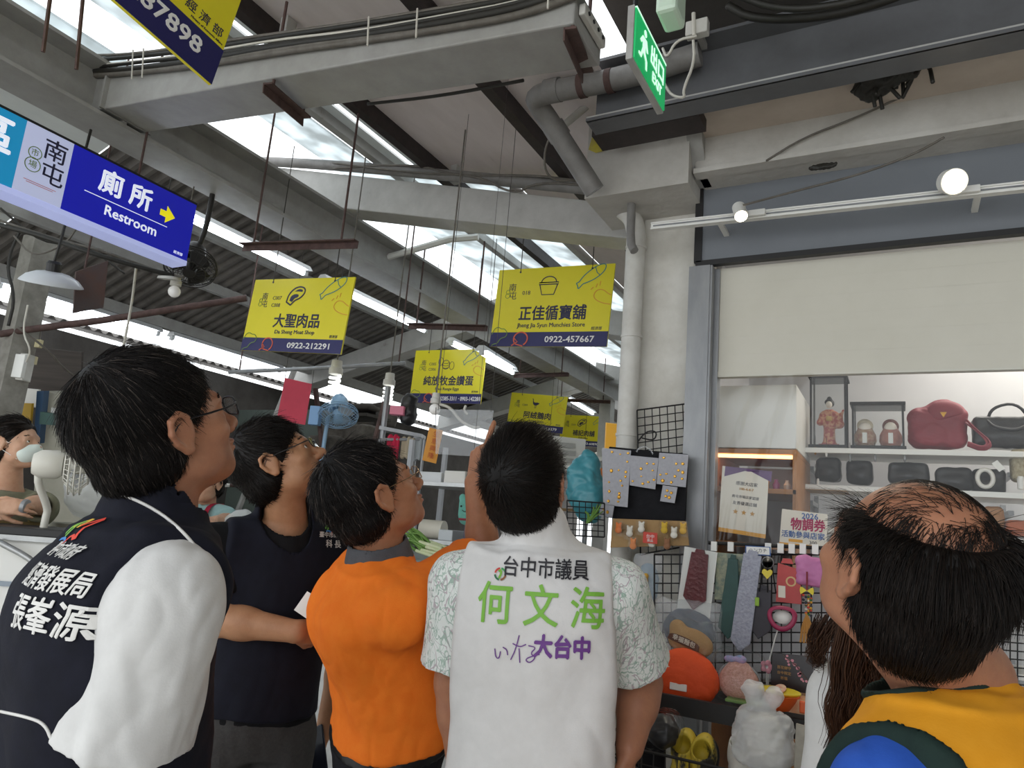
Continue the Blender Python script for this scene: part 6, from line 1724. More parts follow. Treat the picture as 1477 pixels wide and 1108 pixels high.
def hair_mat(name, dark, light, frac, grey):
    m = bpy.data.materials.new(name); m.use_nodes = True
    nt = m.node_tree; N = nt.nodes; L = nt.links; b = N['Principled BSDF']
    g = N.new('ShaderNodeNewGeometry'); cr = N.new('ShaderNodeValToRGB')
    cr.color_ramp.elements[0].color = lin(dark); cr.color_ramp.elements[1].color = lin(light)
    cr.color_ramp.elements[0].position = .0; cr.color_ramp.elements[1].position = 1 - frac
    if frac > 0:
        e = cr.color_ramp.elements.new(min(.995, 1 - frac + .01)); e.color = lin(grey)
    L.new(g.outputs['Random Per Island'], cr.inputs[0]); L.new(cr.outputs[0], b.inputs['Base Color'])
    b.inputs['Roughness'].default_value = .5; b.inputs['Specular IOR Level'].default_value = .2
    return m


m_eye = mat('eye_white', '#e8e4de', rough=.2); m_iris = mat('eye_iris', '#1d1512', rough=.15)
m_lips = mat('lips', '#a1665b', '#98584f', rough=.45, scale=60)
m_frame = mat('black_glasses_frame', '#16161a', rough=.3); m_frame_g = mat('gold_glasses_frame', '#b59a78', rough=.25, metal=.9)
m_lens = plastic_mat('spectacle_lens', .02, .03)
m_belt = mat('black_leather', '#141416', rough=.35, bump=.05)


def frame(c, f, up):
    f = unit(f); r = unit(np.cross(f, up)); u = np.cross(r, f)
    T = np.eye(4); T[:3, 0], T[:3, 1], T[:3, 2], T[:3, 3] = r, f, u, c
    return T


UP = np.array([0, 0, 1.0])


class Person:
    def __init__(s, label, loc, skin, group=None):
        s.root = thing('person', label, 'person', loc, group)
        s.skin = skin; s.ops = []; s.h = .004

    # ---- head
    def head(s, c, f, roll=0.0, sc=1.0, jaw=1.0, width=1.0, nose=1.0, cheek=1.0):
        f = unit(f); up = UP
        T = frame(np.asarray(c), f, up)
        if roll:
            a = roll; R = np.eye(4); R[0, 0] = R[2, 2] = math.cos(a); R[0, 2] = math.sin(a); R[2, 0] = -math.sin(a)
            T = T @ R
        s.HT = T; s.sc = sc
        R = T[:3, :3]
        p = lambda x, y, z: T[:3, 3] + R @ (np.array([x * width, y, z]) * sc)
        s.hp = p
        E = lambda c_, r_, k, op='+': (op, s_ell(p(*c_), np.array(r_) * sc * np.array([width, 1, 1]), R), k)
        C = lambda a, b, ra, rb, k: ('+', s_cap(p(*a), p(*b), ra * sc, rb * sc), k)
        o = [E((0, -.018, .03), (.076, .097, .089), 0), E((0, .028, -.012), (.064, .062, .092), .03), E((0, .027, -.07), (.055 * jaw, .058, .046), .03),
             E((0, .07, -.098), (.022 * jaw, .02, .018), .03), C((-.03, .081, .013), (.03, .081, .013), .0135, .0135, .02)]
        for q in (-1, 1):
            o += [E((q * .042, .058, -.03), (.024 * cheek, .024, .02), .02), E((q * .048, .02, -.068), (.014, .03, .022), .02),
                  E((q * .032, .101, -.005), (.018, .017, .0105), .012, '-')]
        o += [C((0, .087, .004), (0, .111, -.034), .0075, .0115, .012), E((0, .1125 * 1, -.037), (.0125 * nose, .0125, .011), .008)]
        for q in (-1, 1):
            o += [E((q * .0135, .1, -.042), (.009, .0105, .0085), .007), E((q * .007, .11, -.0495), (.0042, .006, .004), .003, '-'),
                  C((q * .018, .087, .003), (q * .046, .079, .0005), .0062, .0055, .005), C((q * .018, .087, -.0135), (q * .044, .08, -.0125), .0055, .005, .005)]
        o += [E((0, .0925, -.0635), (.022, .0115, .006), .006), E((0, .0915, -.0745), (.019, .0115, .0065), .006), E((0, .106, -.0688), (.023, .01, .0016), .003, '-')]
        for q in (-1, 1):
            arc = [(.076, .008, -.004), (.08, .006, .014), (.086, -.008, .025), (.091, -.025, .018), (.091, -.03, .0), (.087, -.024, -.018), (.081, -.012, -.034), (.077, -.003, -.034)]
            o += [E((q * .078, -.01, -.006), (.008, .021, .029), .006)]
            o += [C((q * a[0], a[1], a[2]), (q * b[0], b[1], b[2]), .0052, .0052, .003) for a, b in zip(arc[:-1], arc[1:])]
            o += [E((q * .081, -.008, -.033), (.0055, .009, .009), .004), C((q * .079, .004, -.012), (q * .08, -.002, -.004), .005, .004, .003)]
            o += [E((q * .0945, -.012, -.004), (.0075, .009, .014), .005, '-')]
        s.headops = o
        s.ops += o
        for q in (-1, 1):
            e = MB().ball(p(q * .032, .076, -.0055), .0125 * sc, 16); e.build('eye', m_eye, s.root, smooth=True)
            d = R @ unit(np.array([-q * .1 + .0, 1, .25]))
            MB().ball(p(q * .032, .076, -.0055) + d * .0072 * sc, .0068 * sc, 12).build('iris', m_iris, s.root, smooth=True)
        lo = [E((0, .0932, -.0635), (.0205, .0118, .0056), 0), E((0, .0922, -.0745), (.0178, .0118, .0062), .003), E((0, .1065, -.0688), (.024, .011, .0018), .003, '-'), ('&', s_plane(p(0, .085, 0), -R[:, 1]), 0)]
        fbuild('lips', lo, .0022, m_lips, s.root, 2)
        return s

    def neck(s, N, r0=.055, r1=.062):
        s.N = np.asarray(N, float)
        s.ops += [('+', s_cap(s.hp(0, -.022, -.055), s.N, r0, r1), .018)]
        return s

    def glasses(s, mfr, rim=.0014, halfrim=False, w=.021, hh=.0155):
        p = s.hp; root = MB()
        zc = -.004
        for q in (-1, 1):
            pts = [p(q * (.033 + w * (abs(math.cos(a)) ** .6) * math.copysign(1, math.cos(a))), .108 - .004 * abs(math.cos(a)) * (1 if q * math.cos(a) > 0 else .3), zc + hh * (abs(math.sin(a)) ** .7) * math.copysign(1, math.sin(a))) for a in np.linspace(0, 2 * math.pi, 29)]
            if halfrim: pts = pts[:15]
            root.tube(pts, rim, 6)
            root.tube(smoothpts([p(q * .0545, .104, zc + .006), p(q * .066, .098, zc + .006), p(q * .0775, .06, .004), p(q * .0825, .0, .012), p(q * .084, -.018, .006), p(q * .083, -.03, -.014)], 1), rim * 1.1, 6)
        root.tube([p(-.013, .108, zc + .004), p(0, .1105, zc + .006), p(.013, .108, zc + .004)], rim, 6)
        g = root.build('glasses', mfr, s.root, smooth=True)
        for q in (-1, 1):
            pts = [p(q * (.033 + w * (abs(math.cos(a)) ** .6) * math.copysign(1, math.cos(a))), .108 - .004 * abs(math.cos(a)) * (1 if q * math.cos(a) > 0 else .3), zc + hh * (abs(math.sin(a)) ** .7) * math.copysign(1, math.sin(a))) for a in np.linspace(0, 2 * math.pi, 28, endpoint=False)]
            v = [tuple(x) for x in pts]; off = s.HT[:3, 1] * .0012
            v += [tuple(x + off) for x in pts]; n = 28
            MB().add(v, [tuple(range(n))[::-1], tuple(range(n, 2 * n))] + [(i, (i + 1) % n, n + (i + 1) % n, n + i) for i in range(n)]).build('lens', m_lens, g)

    # ---- trunk and limbs
    def trunk(s, P, f, sw=.18, drop=.045, belly=0.0, wide=1.0, deep=1.0, hunch=0.0):
        s.P = np.asarray(P, float)
        T = frame(s.P, f, unit(s.N - s.P)); z = unit(s.N - s.P)
        y = unit(np.asarray(f) - z * np.dot(f, z)); x = np.cross(y, z)
        T[:3, 0], T[:3, 1], T[:3, 2] = x, y, z
        s.T = T; L = np.linalg.norm(s.N - s.P); s.L = L
        s.right, s.front, s.up = x, y, z
        s.SR = s.N + x * sw - z * drop; s.SL = s.N - x * sw - z * drop
        zs = np.array([-.16, 0, .2, .4, .6, .75, .86, .95]) * L
        rx = np.array([.15, .168, .156, .158, .168, .172, .155, .085]) * wide
        ry = np.array([.1, .118, .112, .112, .116, .112, .092, .062]) * deep
        cy = np.array([0, 0, .012, .01, 0, -.008, -.012, -.01])
        ry = ry + np.array([0, .4, 1, 1, .4, 0, 0, 0]) * belly; cy = cy + np.array([0, .4, 1, 1, .4, 0, 0, 0]) * belly
        cy = cy - np.array([0, 0, 0, .3, 1, 1, .6, .2]) * hunch
        s.prof = (zs, np.zeros(8), cy, rx, ry)
        return s

    def torso_ops(s, off, z0=-.05, z1=.95, k=.05, shoulders=True, so=None, cutz=True):
        zs, cx, cy, rx, ry = s.prof
        o = [('+', s_loft(s.T, zs, cx, cy, rx + off, ry + off, 2.3), 0)]
        so = off if so is None else so
        if shoulders:
            for S in (s.SR, s.SL):
                o += [('+', s_cap(s.N - s.up * .05, S, .056 + so, .05 + so), k)]
        if cutz:
            o += [('&', s_plane(s.T[:3, 3] + s.up * z0 * s.L, -s.up), .004)]
        return o

    def arm(s, side, E, W, hand=None, r=(.049, .042, .038, .027)):
        S = s.SR if side > 0 else s.SL
        E, W = np.asarray(E, float), np.asarray(W, float)
        s.ops += [('+', s_cap(S, E, r[0], r[1]), .02), ('+', s_cap(E, E + (W - E) * .35, r[1], r[2] + .002), .02), ('+', s_cap(E + (W - E) * .3, W, r[2] + .002, r[3]), .02)]
        if hand: s.ops += hand_ops(W, side=side, **hand)
        return S, E, W

    def body(s, h=None):
        o = list(s.ops)
        zs, cx, cy, rx, ry = s.prof
        o += [('+', s_loft(s.T, zs, cx, cy, rx - .012, ry - .012, 2.2), .02)]
        for S in (s.SR, s.SL): o += [('+', s_cap(s.N - s.up * .045, S, .05, .047), .03)]
        return fbuild('body', o, h or s.h, s.skin, s.root, 2)

    # ---- hair
    def hair(s, m, n=3000, r=.0009, thick=.012, length=(.02, .045), front=.075, seed=1, comb=None, bald=None, shell_h=.005, crown=(0.0, -.055, .1), lift=.1, sideburn=-.02, nape=-.085, wild=.25, steps=6, top_up=0.0, cutc=None):
        rs = np.random.RandomState(seed); T = s.HT; R = T[:3, :3]; sc = s.sc; p = s.hp; t = thick
        E = lambda c_, r_, k, op='+': (op, s_ell(p(*c_), np.array(r_) * sc, R), k)
        o = [E((0, -.022, .034), (.076 + t * .75, .097 + t * .8, .089 + t), 0), E((0, -.045, -.035), (.068 + t * .5, .062 + t * .6, .06), .02)]
        o += [E((0, .118, front - .112), (.098, .088, .1), .012, '-')] if cutc is None else [E(cutc[0], cutc[1], .012, '-')]
        for q in (-1, 1):
            o += [E((q * .085, -.006, -.014), (.026, .023, .032), .006, '-'), E((q * .08, .05, -.07), (.05, .055, .055), .01, '-')]
        o += [('-', s_ell(p(0, .04, -.13), np.array((.12, .1, .085)) * sc, R), .015), ('-', s_ell(p(0, -.05, nape - .06), np.array((.2, .2, .06)) * sc, R), .01)]
        if bald: o += [E(c_, r_, .028, '-') for c_, r_ in bald]
        V, Q = fmesh(o, shell_h); V = vsmooth(V, Q, 2); NV = vnormals(V, Q)
        loc = (V - T[:3, 3]) @ R / sc
        outer = (np.einsum('ij,ij->i', NV @ R, loc / np.linalg.norm(loc, axis=1)[:, None]) > .2)
        if bald:
            nb = np.full(len(V), 1.0)
            for c_, r_ in bald: nb = np.minimum(nb, E(c_, r_, 0)[1][0](V.astype(np.float32)))
            outer &= nb > .0
        cand = np.where(outer)[0]
        pick = cand[rs.randint(0, len(cand), n)]
        X = V[pick] + rs.normal(size=(n, 3)) * shell_h * .5; NN = NV[pick]
        X = X - NN * .006
        l0 = loc[pick]
        if comb is None:
            cr = np.array(crown)
            d = l0 - cr
            d[:, 1] += .0
        else: d = comb(l0)
        d = d @ R.T
        top = np.clip((l0[:, 2] - .0) / .1, 0, 1)
        ln = (length[0] + (length[1] - length[0]) * top) * (.65 + .7 * rs.rand(n)) * sc
        jit = rs.normal(size=(n, 3)) * wild
        clump = np.stack([wnoise(X, 28, seed + i, 2) for i in range(3)], 1) * wild * 1.1
        pts = [X.copy()]
        cur = X.copy()
        d = d / np.maximum(np.linalg.norm(d, axis=1), 1e-6)[:, None]
        for st in range(steps):
            u = st / steps
            nd = d - NN * np.einsum('ij,ij->i', d, NN)[:, None]
            nd = nd / np.maximum(np.linalg.norm(nd, axis=1), 1e-6)[:, None]
            dd = nd + NN * (lift * (1 - 1.5 * u) + top_up * top)[:, None] + jit * .5 + clump * .6 - np.array([0, 0, 1.0]) * .18 * u
            dd = dd / np.linalg.norm(dd, axis=1)[:, None]
            cur = cur + dd * (ln / steps)[:, None]
            e = .002
            D0 = feval(o, cur)
            bad = D0 < .0015
            if bad.any():
                G = np.stack([feval(o, cur[bad] + np.eye(3)[i] * e) - D0[bad] for i in range(3)], 1)
                G = G / np.maximum(np.linalg.norm(G, axis=1), 1e-6)[:, None]
                ok = D0[bad] > -.02
                cur[np.where(bad)[0][ok]] += (G * (np.minimum(.0015 - D0[bad], .012))[:, None])[ok]
                NN[np.where(bad)[0][ok]] = G[ok]
            pts.append(cur.copy())
        hv, hq = strands(np.stack(pts, 1), r * sc)
        V2 = np.concatenate([V, hv]); Q2 = np.concatenate([Q, hq + len(V)])
        ob = qlink('hair', V2, Q2, m, s.root)
        s.shell = o
        return ob

    def eyebrows(s, m, seed=3, n=70):
        rs = np.random.RandomState(seed); P = []
        for q in (-1, 1):
            for i in range(n):
                t = rs.rand(); x = .014 + .036 * t
                b = np.array([q * x, .0945 - .012 * t ** 2 * 1.2, .0155 + .006 * math.sin(t * 2.4) + rs.normal() * .0014])
                d = np.array([q * .8, -.1, .5 * (1 - t)]) * .009
                P.append([s.hp(*(b + d * k)) for k in (0, .5, 1)])
        hv, hq = strands(np.array(P), .0007 * s.sc)
        qlink('eyebrows', hv, hq, m, s.root)

    # ---- clothes
    def leg_clothes(s, m, ankleL, ankleR, shoe=m_belt, knee_f=.03, hip=.085, rad=(.098, .07, .062)):
        o = s.torso_ops(.006, -.16, .1, shoulders=False)
        o += [('&', s_plane(s.P + s.up * .16 * s.L, s.up), .004)]
        for q, A in ((1, ankleR), (-1, ankleL)):
            Hp = s.P + s.right * q * hip - s.up * .05; A = np.asarray(A, float)
            K = (Hp + A) / 2 + s.front * knee_f
            o += [('+', s_cap(Hp, K, rad[0], rad[1]), .03), ('+', s_flat(K - (A - K) * .05, A, rad[1], rad[2]), .02)]
        fbuild('trousers', o, .007, m, s.root, 2, lambda V: wnoise(V * np.array([1, 1, .5]), 22, 3) * .0035)
        fr_ = unit(s.front * np.array([1, 1, 0]))
        for A in (ankleL, ankleR):
            A = np.asarray(A, float).copy(); A[2] = 0
            R = np.stack([np.cross(fr_, UP), fr_, UP], 1)
            o = [('+', s_ell(A + fr_ * .06 + UP * .04, (.047, .135, .045), R), 0), ('+', s_ell(A + UP * .07, (.045, .055, .06), R), .02), ('&', s_plane(A + UP * .004, -UP), 0)]
            fbuild('shoe', o, .007, shoe, s.root, 2)

    def sleeve(s, S, E, frac, r0, r1, flare=.0, k=.03, inner=None):
        S = np.asarray(S, float); E = np.asarray(E, float)
        e = S + (E - S) * frac
        return [('+', s_cap(S, S + (e - S) * .3, r0, r0 + (r1 - r0) * .3), k), ('+', s_flat(S, e, r0, r1), .012)], [('-', s_flat(S + (e - S) * .75, e + (e - S) * .1, r1 - .022, r1 - .018), .003)]

    def cloth_mark(s, ob, me, c, right, up, n, off=.0028, name='lettering', m=None, cut=.006):
        """lay a flat mesh (local xy, metres) onto the garment, centred at c"""
        bm = bmesh.new(); bm.from_mesh(me)
        bmesh.ops.triangulate(bm, faces=bm.faces)
        xs = [v.co.x for v in bm.verts]; ys = [v.co.y for v in bm.verts]
        for ax_, vals in ((0, xs), (1, ys)):
            a, b = min(vals), max(vals)
            for i in range(1, int((b - a) / cut) + 1):
                co = Vector((a + i * cut, 0, 0)) if ax_ == 0 else Vector((0, a + i * cut, 0))
                no = Vector((1, 0, 0)) if ax_ == 0 else Vector((0, 1, 0))
                bmesh.ops.bisect_plane(bm, geom=bm.verts[:] + bm.edges[:] + bm.faces[:], plane_co=co, plane_no=no, dist=1e-6)
        bv = getattr(s, '_bv', {}).get(ob.name)
        if bv is None:
            bv = BVHTree.FromPolygons([v.co.copy() for v in ob.data.vertices], [tuple(q.vertices) for q in ob.data.polygons])
            s._bv = getattr(s, '_bv', {}); s._bv[ob.name] = bv
        c, right, up, n = Vector(c), Vector(right).normalized(), Vector(up).normalized(), Vector(n).normalized()
        dead = []
        for v in bm.verts:
            q = c + right * v.co.x + up * v.co.y
            hit = bv.ray_cast(q + n * .25, -n)
            if hit[0] is None: dead.append(v)
            else: v.co = hit[0] + hit[1].normalized() * ((off + v.co.z) if hit[1].dot(n) > 0 else -off - v.co.z)
        bmesh.ops.delete(bm, geom=dead, context='VERTS')
        bm.to_mesh(me); bm.free()
        return link(name, me, m, ob)

    def cloth_text(s, ob, body, size, c, right, up, n, m, bold=.0, width=None, cut=.006, name='lettering', spacing=1.0):
        me = text_mesh(body, size, bold, 'CENTER', 0.0, spacing)
        if width and len(me.vertices):
            xs = [v.co.x for v in me.vertices]; w = max(xs) - min(xs); me.transform(Matrix.Diagonal((width / w, 1, 1, 1)))
        return s.cloth_mark(ob, me, c, right, up, n, name=name, m=m, cut=cut)

    def cloth_line(s, ob, pts, n, r, m, name='piping', it=2, off=0.0):
        """a cord lying on the garment through roughly these points"""
        bv = getattr(s, '_bv', {}).get(ob.name)
        if bv is None:
            bv = BVHTree.FromPolygons([v.co.copy() for v in ob.data.vertices], [tuple(q.vertices) for q in ob.data.polygons])
            s._bv = getattr(s, '_bv', {}); s._bv[ob.name] = bv
        out = []
        for q in smoothpts(pts, it):
            if n is None:
                hit = bv.find_nearest(Vector(q))
            else:
                nn = Vector(n).normalized(); hit = bv.ray_cast(Vector(q) + nn * .2, -nn)
                if hit[0] is None: hit = bv.find_nearest(Vector(q))
            out.append(hit[0] + hit[1].normalized() * off)
        MB().tube(out, r, 6).build(name, m, ob, smooth=True)


def view_line(P, ob, pix, r, m, name='piping', it=3, off=.001, D=1.0):
    """a cord sewn on a garment, following the seam that the photo shows"""
    bv = BVHTree.FromPolygons([v.co.copy() for v in ob.data.vertices], [tuple(q.vertices) for q in ob.data.polygons])
    out = []
    for x, y in [(q.x, q.y) for q in smoothpts([Vector((a, b, 0)) for a, b in pix], it)]:
        d = Vector(at(x, y, D=1.0) - CAM).normalized()
        hit = bv.ray_cast(Vector(CAM), d)
        if hit[0] is None or (out and (hit[0] - out[-1]).length > .06): continue
        out.append(hit[0] + hit[1].normalized() * off)
    return MB().tube(out, r, 6).build(name, m, ob, smooth=True)


def strands(P, r):
    """P: n x k x 3 curves -> thin tapering three-sided hairs"""
    n, k, _ = P.shape
    d = np.diff(P, axis=1, append=P[:, -1:] + (P[:, -1:] - P[:, -2:-1]))
    d = d / np.maximum(np.linalg.norm(d, axis=2, keepdims=True), 1e-9)
    ref = np.array([.31, .52, .79])
    a = np.cross(d, ref); a /= np.maximum(np.linalg.norm(a, axis=2, keepdims=True), 1e-9)
    b = np.cross(d, a)
    rr = r * np.linspace(1.0, .25, k)[None, :, None]
    ring = [P + (a * math.cos(t) + b * math.sin(t)) * rr for t in (0, 2.094, 4.189)]
    V = np.stack(ring, 2).reshape(-1, 3)
    base = (np.arange(n) * k * 3)[:, None, None]
    i = (np.arange(k - 1) * 3)[None, :, None]
    q = []
    for j in range(3):
        j2 = (j + 1) % 3
        q.append(np.stack(np.broadcast_arrays(base + i + j, base + i + j2, base + i + 3 + j2, base + i + 3 + j), -1).reshape(-1, 4))
    return V, np.concatenate(q).astype(np.int32)


def hand_ops(W, d, n, side, curl=(.3, .35, .4, .45), thumb=.5, sc=1.0, spread=.06):
    """palm, four fingers and a thumb: d along the hand, n the way the palm faces"""
    d = unit(d); n = unit(np.asarray(n) - d * np.dot(n, d)); t = np.cross(n, d) * side  # towards the thumb
    o = []
    kn = []
    for i, (u, L) in enumerate(((.0285, .088), (.0095, .092), (-.0095, .088), (-.0275, .08))):
        a = W + t * u * .55 * sc; b = W + (t * u + d * L) * sc
        o.append(('+', s_cap(a, b, .0135 * sc, .0112 * sc), .01)); kn.append(b)
    o.append(('+', s_cap(W + (d * .02 + t * .012 + n * .006) * sc, W + (d * .06 + t * .024 + n * .008) * sc, .015 * sc, .012 * sc), .012))
    for i, (b, L) in enumerate(zip(kn, (.074, .082, .077, .06))):
        ang = 0; q = b; sp = (1.5 - i) * spread
        for j, fl in enumerate((.46, .3, .24)):
            ang += curl[i] * (1.0, 1.15, .8)[j]
            dd = unit((d * math.cos(ang) + n * math.sin(ang)) + t * sp * math.cos(ang))
            e = q + dd * L * fl * sc
            o.append(('+', s_cap(q, e, (.0095, .0085, .0078)[j] * sc, (.0085, .0078, .0066)[j] * sc), .002)); q = e
    q = W + (d * .022 + t * .026 + n * .006) * sc
    for j, L in enumerate((.042, .034, .027)):
        a = thumb + .25 * j
        dd = unit(d * math.cos(.75 - .35 * j) + t * math.sin(.75 - .35 * j) * (1 - .5 * a) + n * a * .7)
        e = q + dd * L * sc
        o.append(('+', s_cap(q, e, (.0135, .0105, .0095)[j] * sc, (.0105, .0095, .0078)[j] * sc), .004)); q = e
    return o


def ground(p, dx=0, dy=0, z=.07): return np.array([p[0] + dx, p[1] + dy, z])

# ---- the tall man at the left edge: navy vest over a white shirt
sk_a = skin_mat('skin_warm_tan', '#ab785b', '#996750')
sk_b = skin_mat('skin_light_tan', '#b58563', '#a47555')
sk_c = skin_mat('skin_ruddy', '#a97455', '#986548')
sk_w = skin_mat('skin_pale', '#d0a68a', '#c29478')
h_blk = hair_mat('hair_black_greying', '#0d0b0b', '#1e1917', .07, '#5a514b')
h_b2 = hair_mat('hair_black_brown', '#0c0a09', '#211914', .0, '#000000')
h_brn = hair_mat('hair_brown', '#2a1b14', '#553a2a', .0, '#000000')
c_navy = cloth('navy_vest', '#15161f', '#191a25', bump=.08)
c_white = cloth('white_shirt', '#cbcac8', '#d2d1cf', bump=.06)
c_wvest = cloth('white_vest', '#d2d0ce', '#d8d6d4', bump=.05)
c_black = cloth('black_polo', '#131314', '#17171a', bump=.08)
c_grey = cloth('dark_grey_trousers', '#3e3d3d', '#474645', bump=.12, scale=120)
c_blk_tr = cloth('black_trousers', '#17171b', '#1c1c20', bump=.08)
c_orange = cloth('orange_polo', '#ea7320', '#ee7c26', bump=.08)
c_collar = cloth('grey_collar', '#55565a', '#4c4d51', bump=.2)
c_mustard = cloth('mustard_vest', '#d9921f', '#de9826', bump=.05)
c_green = cloth('dark_green_trim', '#20302b', '#1b2926', bump=.1)
c_blue = cloth('blue_shirt', '#2b53ae', '#2f5ab8', bump=.06)
c_olive = cloth('olive_tshirt', '#7d7d69', '#84846f', bump=.05)
c_khaki = cloth('khaki_apron', '#8f7d55', '#86744d', bump=.1)
c_teal = cloth('pale_teal_shirt', '#9cbcbb', '#93b3b3', bump=.05)
c_crim = cloth('crimson_apron', '#a3283f', '#9a2339', bump=.05)
m_piping = mat('white_piping', '#d8d6d2', rough=.6)
m_emb = mat('white_embroidery', '#d9d7d3', rough=.7)

A = Person('man in navy vest over white short-sleeved shirt, nearest visitor, face in profile with glasses', at(205, 1040, D=1.15) * np.array([1, 1, 0]), sk_a)
A.head(at(232, 618, D=1.13), camdir(.53, .52, .66), sc=1.0, jaw=1.02)
A.neck(at(222, 752, D=1.13), .056, .064)
A.trunk(A.N + np.array([0, 0, -.52]) + camdir(-.7, 0, -.6) * .03, camdir(.76, 0, .65), sw=.17, drop=.092, hunch=.02)
S, E_, W_ = A.arm(1, at(176, 1075, D=.95), at(215, 1330, D=.93), dict(d=camdir(.1, -1, .1), n=camdir(-.6, 0, .5)))
A.arm(-1, A.SL + np.array([0, 0, -.3]) + camdir(-.2, 0, .2) * .05, A.SL + np.array([0, 0, -.55]) + camdir(.3, 0, .3) * .05, dict(d=camdir(.1, -1, .1), n=camdir(.6, 0, -.5)))
A.body(.0032)
A.hair(h_blk, 10000, .0006, .012, (.02, .042), front=.078, seed=2, crown=(0, -.06, .11), wild=.2, lift=.06)
A.eyebrows(h_blk)
A.glasses(m_frame, .0015)
o = []
cuts = []
sl, ct = A.sleeve(A.SR, E_, .98, .066, .092)
ER_L = A.SL + np.array([0, 0, -.3]) + camdir(-.2, 0, .2) * .05
sl2, ct2 = A.sleeve(A.SL, ER_L, .9, .064, .085)
fbuild('shirt', A.torso_ops(.008, .0) + sl + sl2 + ct + ct2 + [('-', s_cap(A.hp(0, -.022, -.055), A.N - A.up * .02, .062, .07), .004)], .005, c_white, A.root, 2, folds(3, .006, 1, .5, 19))
vo = A.torso_ops(.024, .06, so=.026)
vo += [('+', s_cap(A.N - A.up * .02, A.N + (A.hp(0, -.022, -.055) - A.N) * .5, .082, .073), .02), ('-', s_cap(A.hp(0, -.022, -.055) + A.front * .02, A.N - A.up * .01 + A.front * .006, .063, .0665), .004)]
for q, Sx in ((1, A.SR), (-1, A.SL)):
    vo += [('-', s_plane(Sx + A.right * q * -.012, -(A.right * q) + A.up * .25), .006)] if False else [('&', s_plane(Sx + A.right * q * .0, A.right * q + A.up * .12), .008)]
av = fbuild('vest', vo, .0045, c_navy, A.root, 2, folds(5, .0045, 1, .6, 16))
view_line(A, av, [(148, 706), (185, 716), (225, 736), (262, 766), (288, 796)], .0024, m_piping, it=2)
bn = -A.front
def back_c(P, px, py, D): return at(px, py, D=D)
rt = A.right; upv = A.up
mk = MB()
for pts, cc in (([(-.02, -.012), (0, .012), (.012, .0), (.0, -.02)], 0),): pass
def logo_star(P, ob, c, s_, n_, right, up):
    for nm, pts, col in (('logo_stroke', [(-.9, -.1), (-.45, .35), (-.1, .75), (-.2, .2), (-.6, -.25)], '#6fae3c'), ('logo_stroke', [(-.35, .3), (.05, .95), (.15, .3)], '#e0b43a'),
                         ('logo_stroke', [(.2, .4), (.75, 1.1), (.65, .1), (.95, -.4), (.35, .0), (.1, -.9)], '#d8402c'), ('logo_stroke', [(-.85, -.45), (-.4, -.3), (.1, -.5)], '#3a7fc2')):
        me = bpy.data.meshes.new(nm)
        b = MB().stroke(P2(pts, 0, 0, s_, s_, 1), s_ * .17, None, 0.0)
        me.from_pydata(b.v, [], [f for f in b.f if len(f) == 4][::3])
        P.cloth_mark(ob, me, c, right, up, n_, name=nm, m=mat('logo_' + col[1:], col, rough=.6), cut=.01)
def on_mesh(ob, px, py):
    bv = BVHTree.FromPolygons([v.co.copy() for v in ob.data.vertices], [tuple(q.vertices) for q in ob.data.polygons])
    d = Vector(at(px, py, D=1.0) - CAM).normalized(); hit = bv.ray_cast(Vector(CAM), d)
    return (np.array(hit[0]), np.array(hit[1])) if hit[0] is not None else (np.array(at(px, py, D=1.1)), -_f)
nrm = -A.front
for body, size, px, py, wd in (('臺中市政府', .022, 92, 797, .075), ('經濟發展局', .034, 68, 838, .13), ('張峯源', .047, 55, 893, .12)):
    c_, n_ = on_mesh(av, px, py)
    A.cloth_text(av, body, size, c_, A.right, A.up, nrm, m_emb, .02, width=wd, cut=.008)
c_, n_ = on_mesh(av, 105, 770)
logo_star(A, av, c_, .026, nrm, A.right, A.up)
view_line(A, av, [(2, 1026), (40, 1034), (66, 1044), (76, 1070), (86, 1072)], .002, m_piping, it=2)
A.leg_clothes(c_blk_tr, ground(A.P - A.right * .1), ground(A.P + A.right * .1))

# ---- man in glasses at the back: navy zip vest over a black polo
B = Person('man in black glasses, navy zip vest over black polo, holding a white paper, looking up', at(400, 1000, D=2.0) * np.array([1, 1, 0]), sk_b)
B.head(at(403, 668, D=1.98), camdir(.77, .60, .06), roll=.0, sc=1.0)
B.neck(at(414, 752, D=2.01), .053, .06)
B.trunk(B.N + np.array([0, 0, -.52]) + camdir(-1, 0, 0) * .02, camdir(.55, 0, -.83), sw=.195, drop=.09, wide=.9)
eb = at(312, 893, D=1.83); wb = at(428, 911, D=1.79)
B.arm(1, eb, wb, dict(d=camdir(.66, -.03, .75), n=camdir(-.6, .3, .7), curl=(.8, .85, .9, .9)))
B.arm(-1, at(500, 930, D=2.17), at(468, 1055, D=2.13), dict(d=camdir(-.1, -1, -.1), n=camdir(-.9, 0, -.3), curl=(.5, .55, .6, .6)))
B.body(.004)
B.hair(h_b2, 4000, .0011, .016, (.025, .05), front=.072, seed=5, crown=(.02, -.06, .1), comb=lambda l: np.stack([-.3 + l[:, 0] * 6, .9 - np.clip(-l[:, 1] * 12, 0, 1.6), np.clip(l[:, 2] * 2, -1, .3) - .5 * (np.abs(l[:, 0]) > .05)], 1), wild=.25, lift=.15)
B.eyebrows(h_b2)
B.glasses(m_frame, .0014, w=.021)
sl, ct = B.sleeve(B.SR, eb, .72, .062, .07)
sl2, ct2 = B.sleeve(B.SL, at(500, 930, D=2.17), .72, .062, .07)
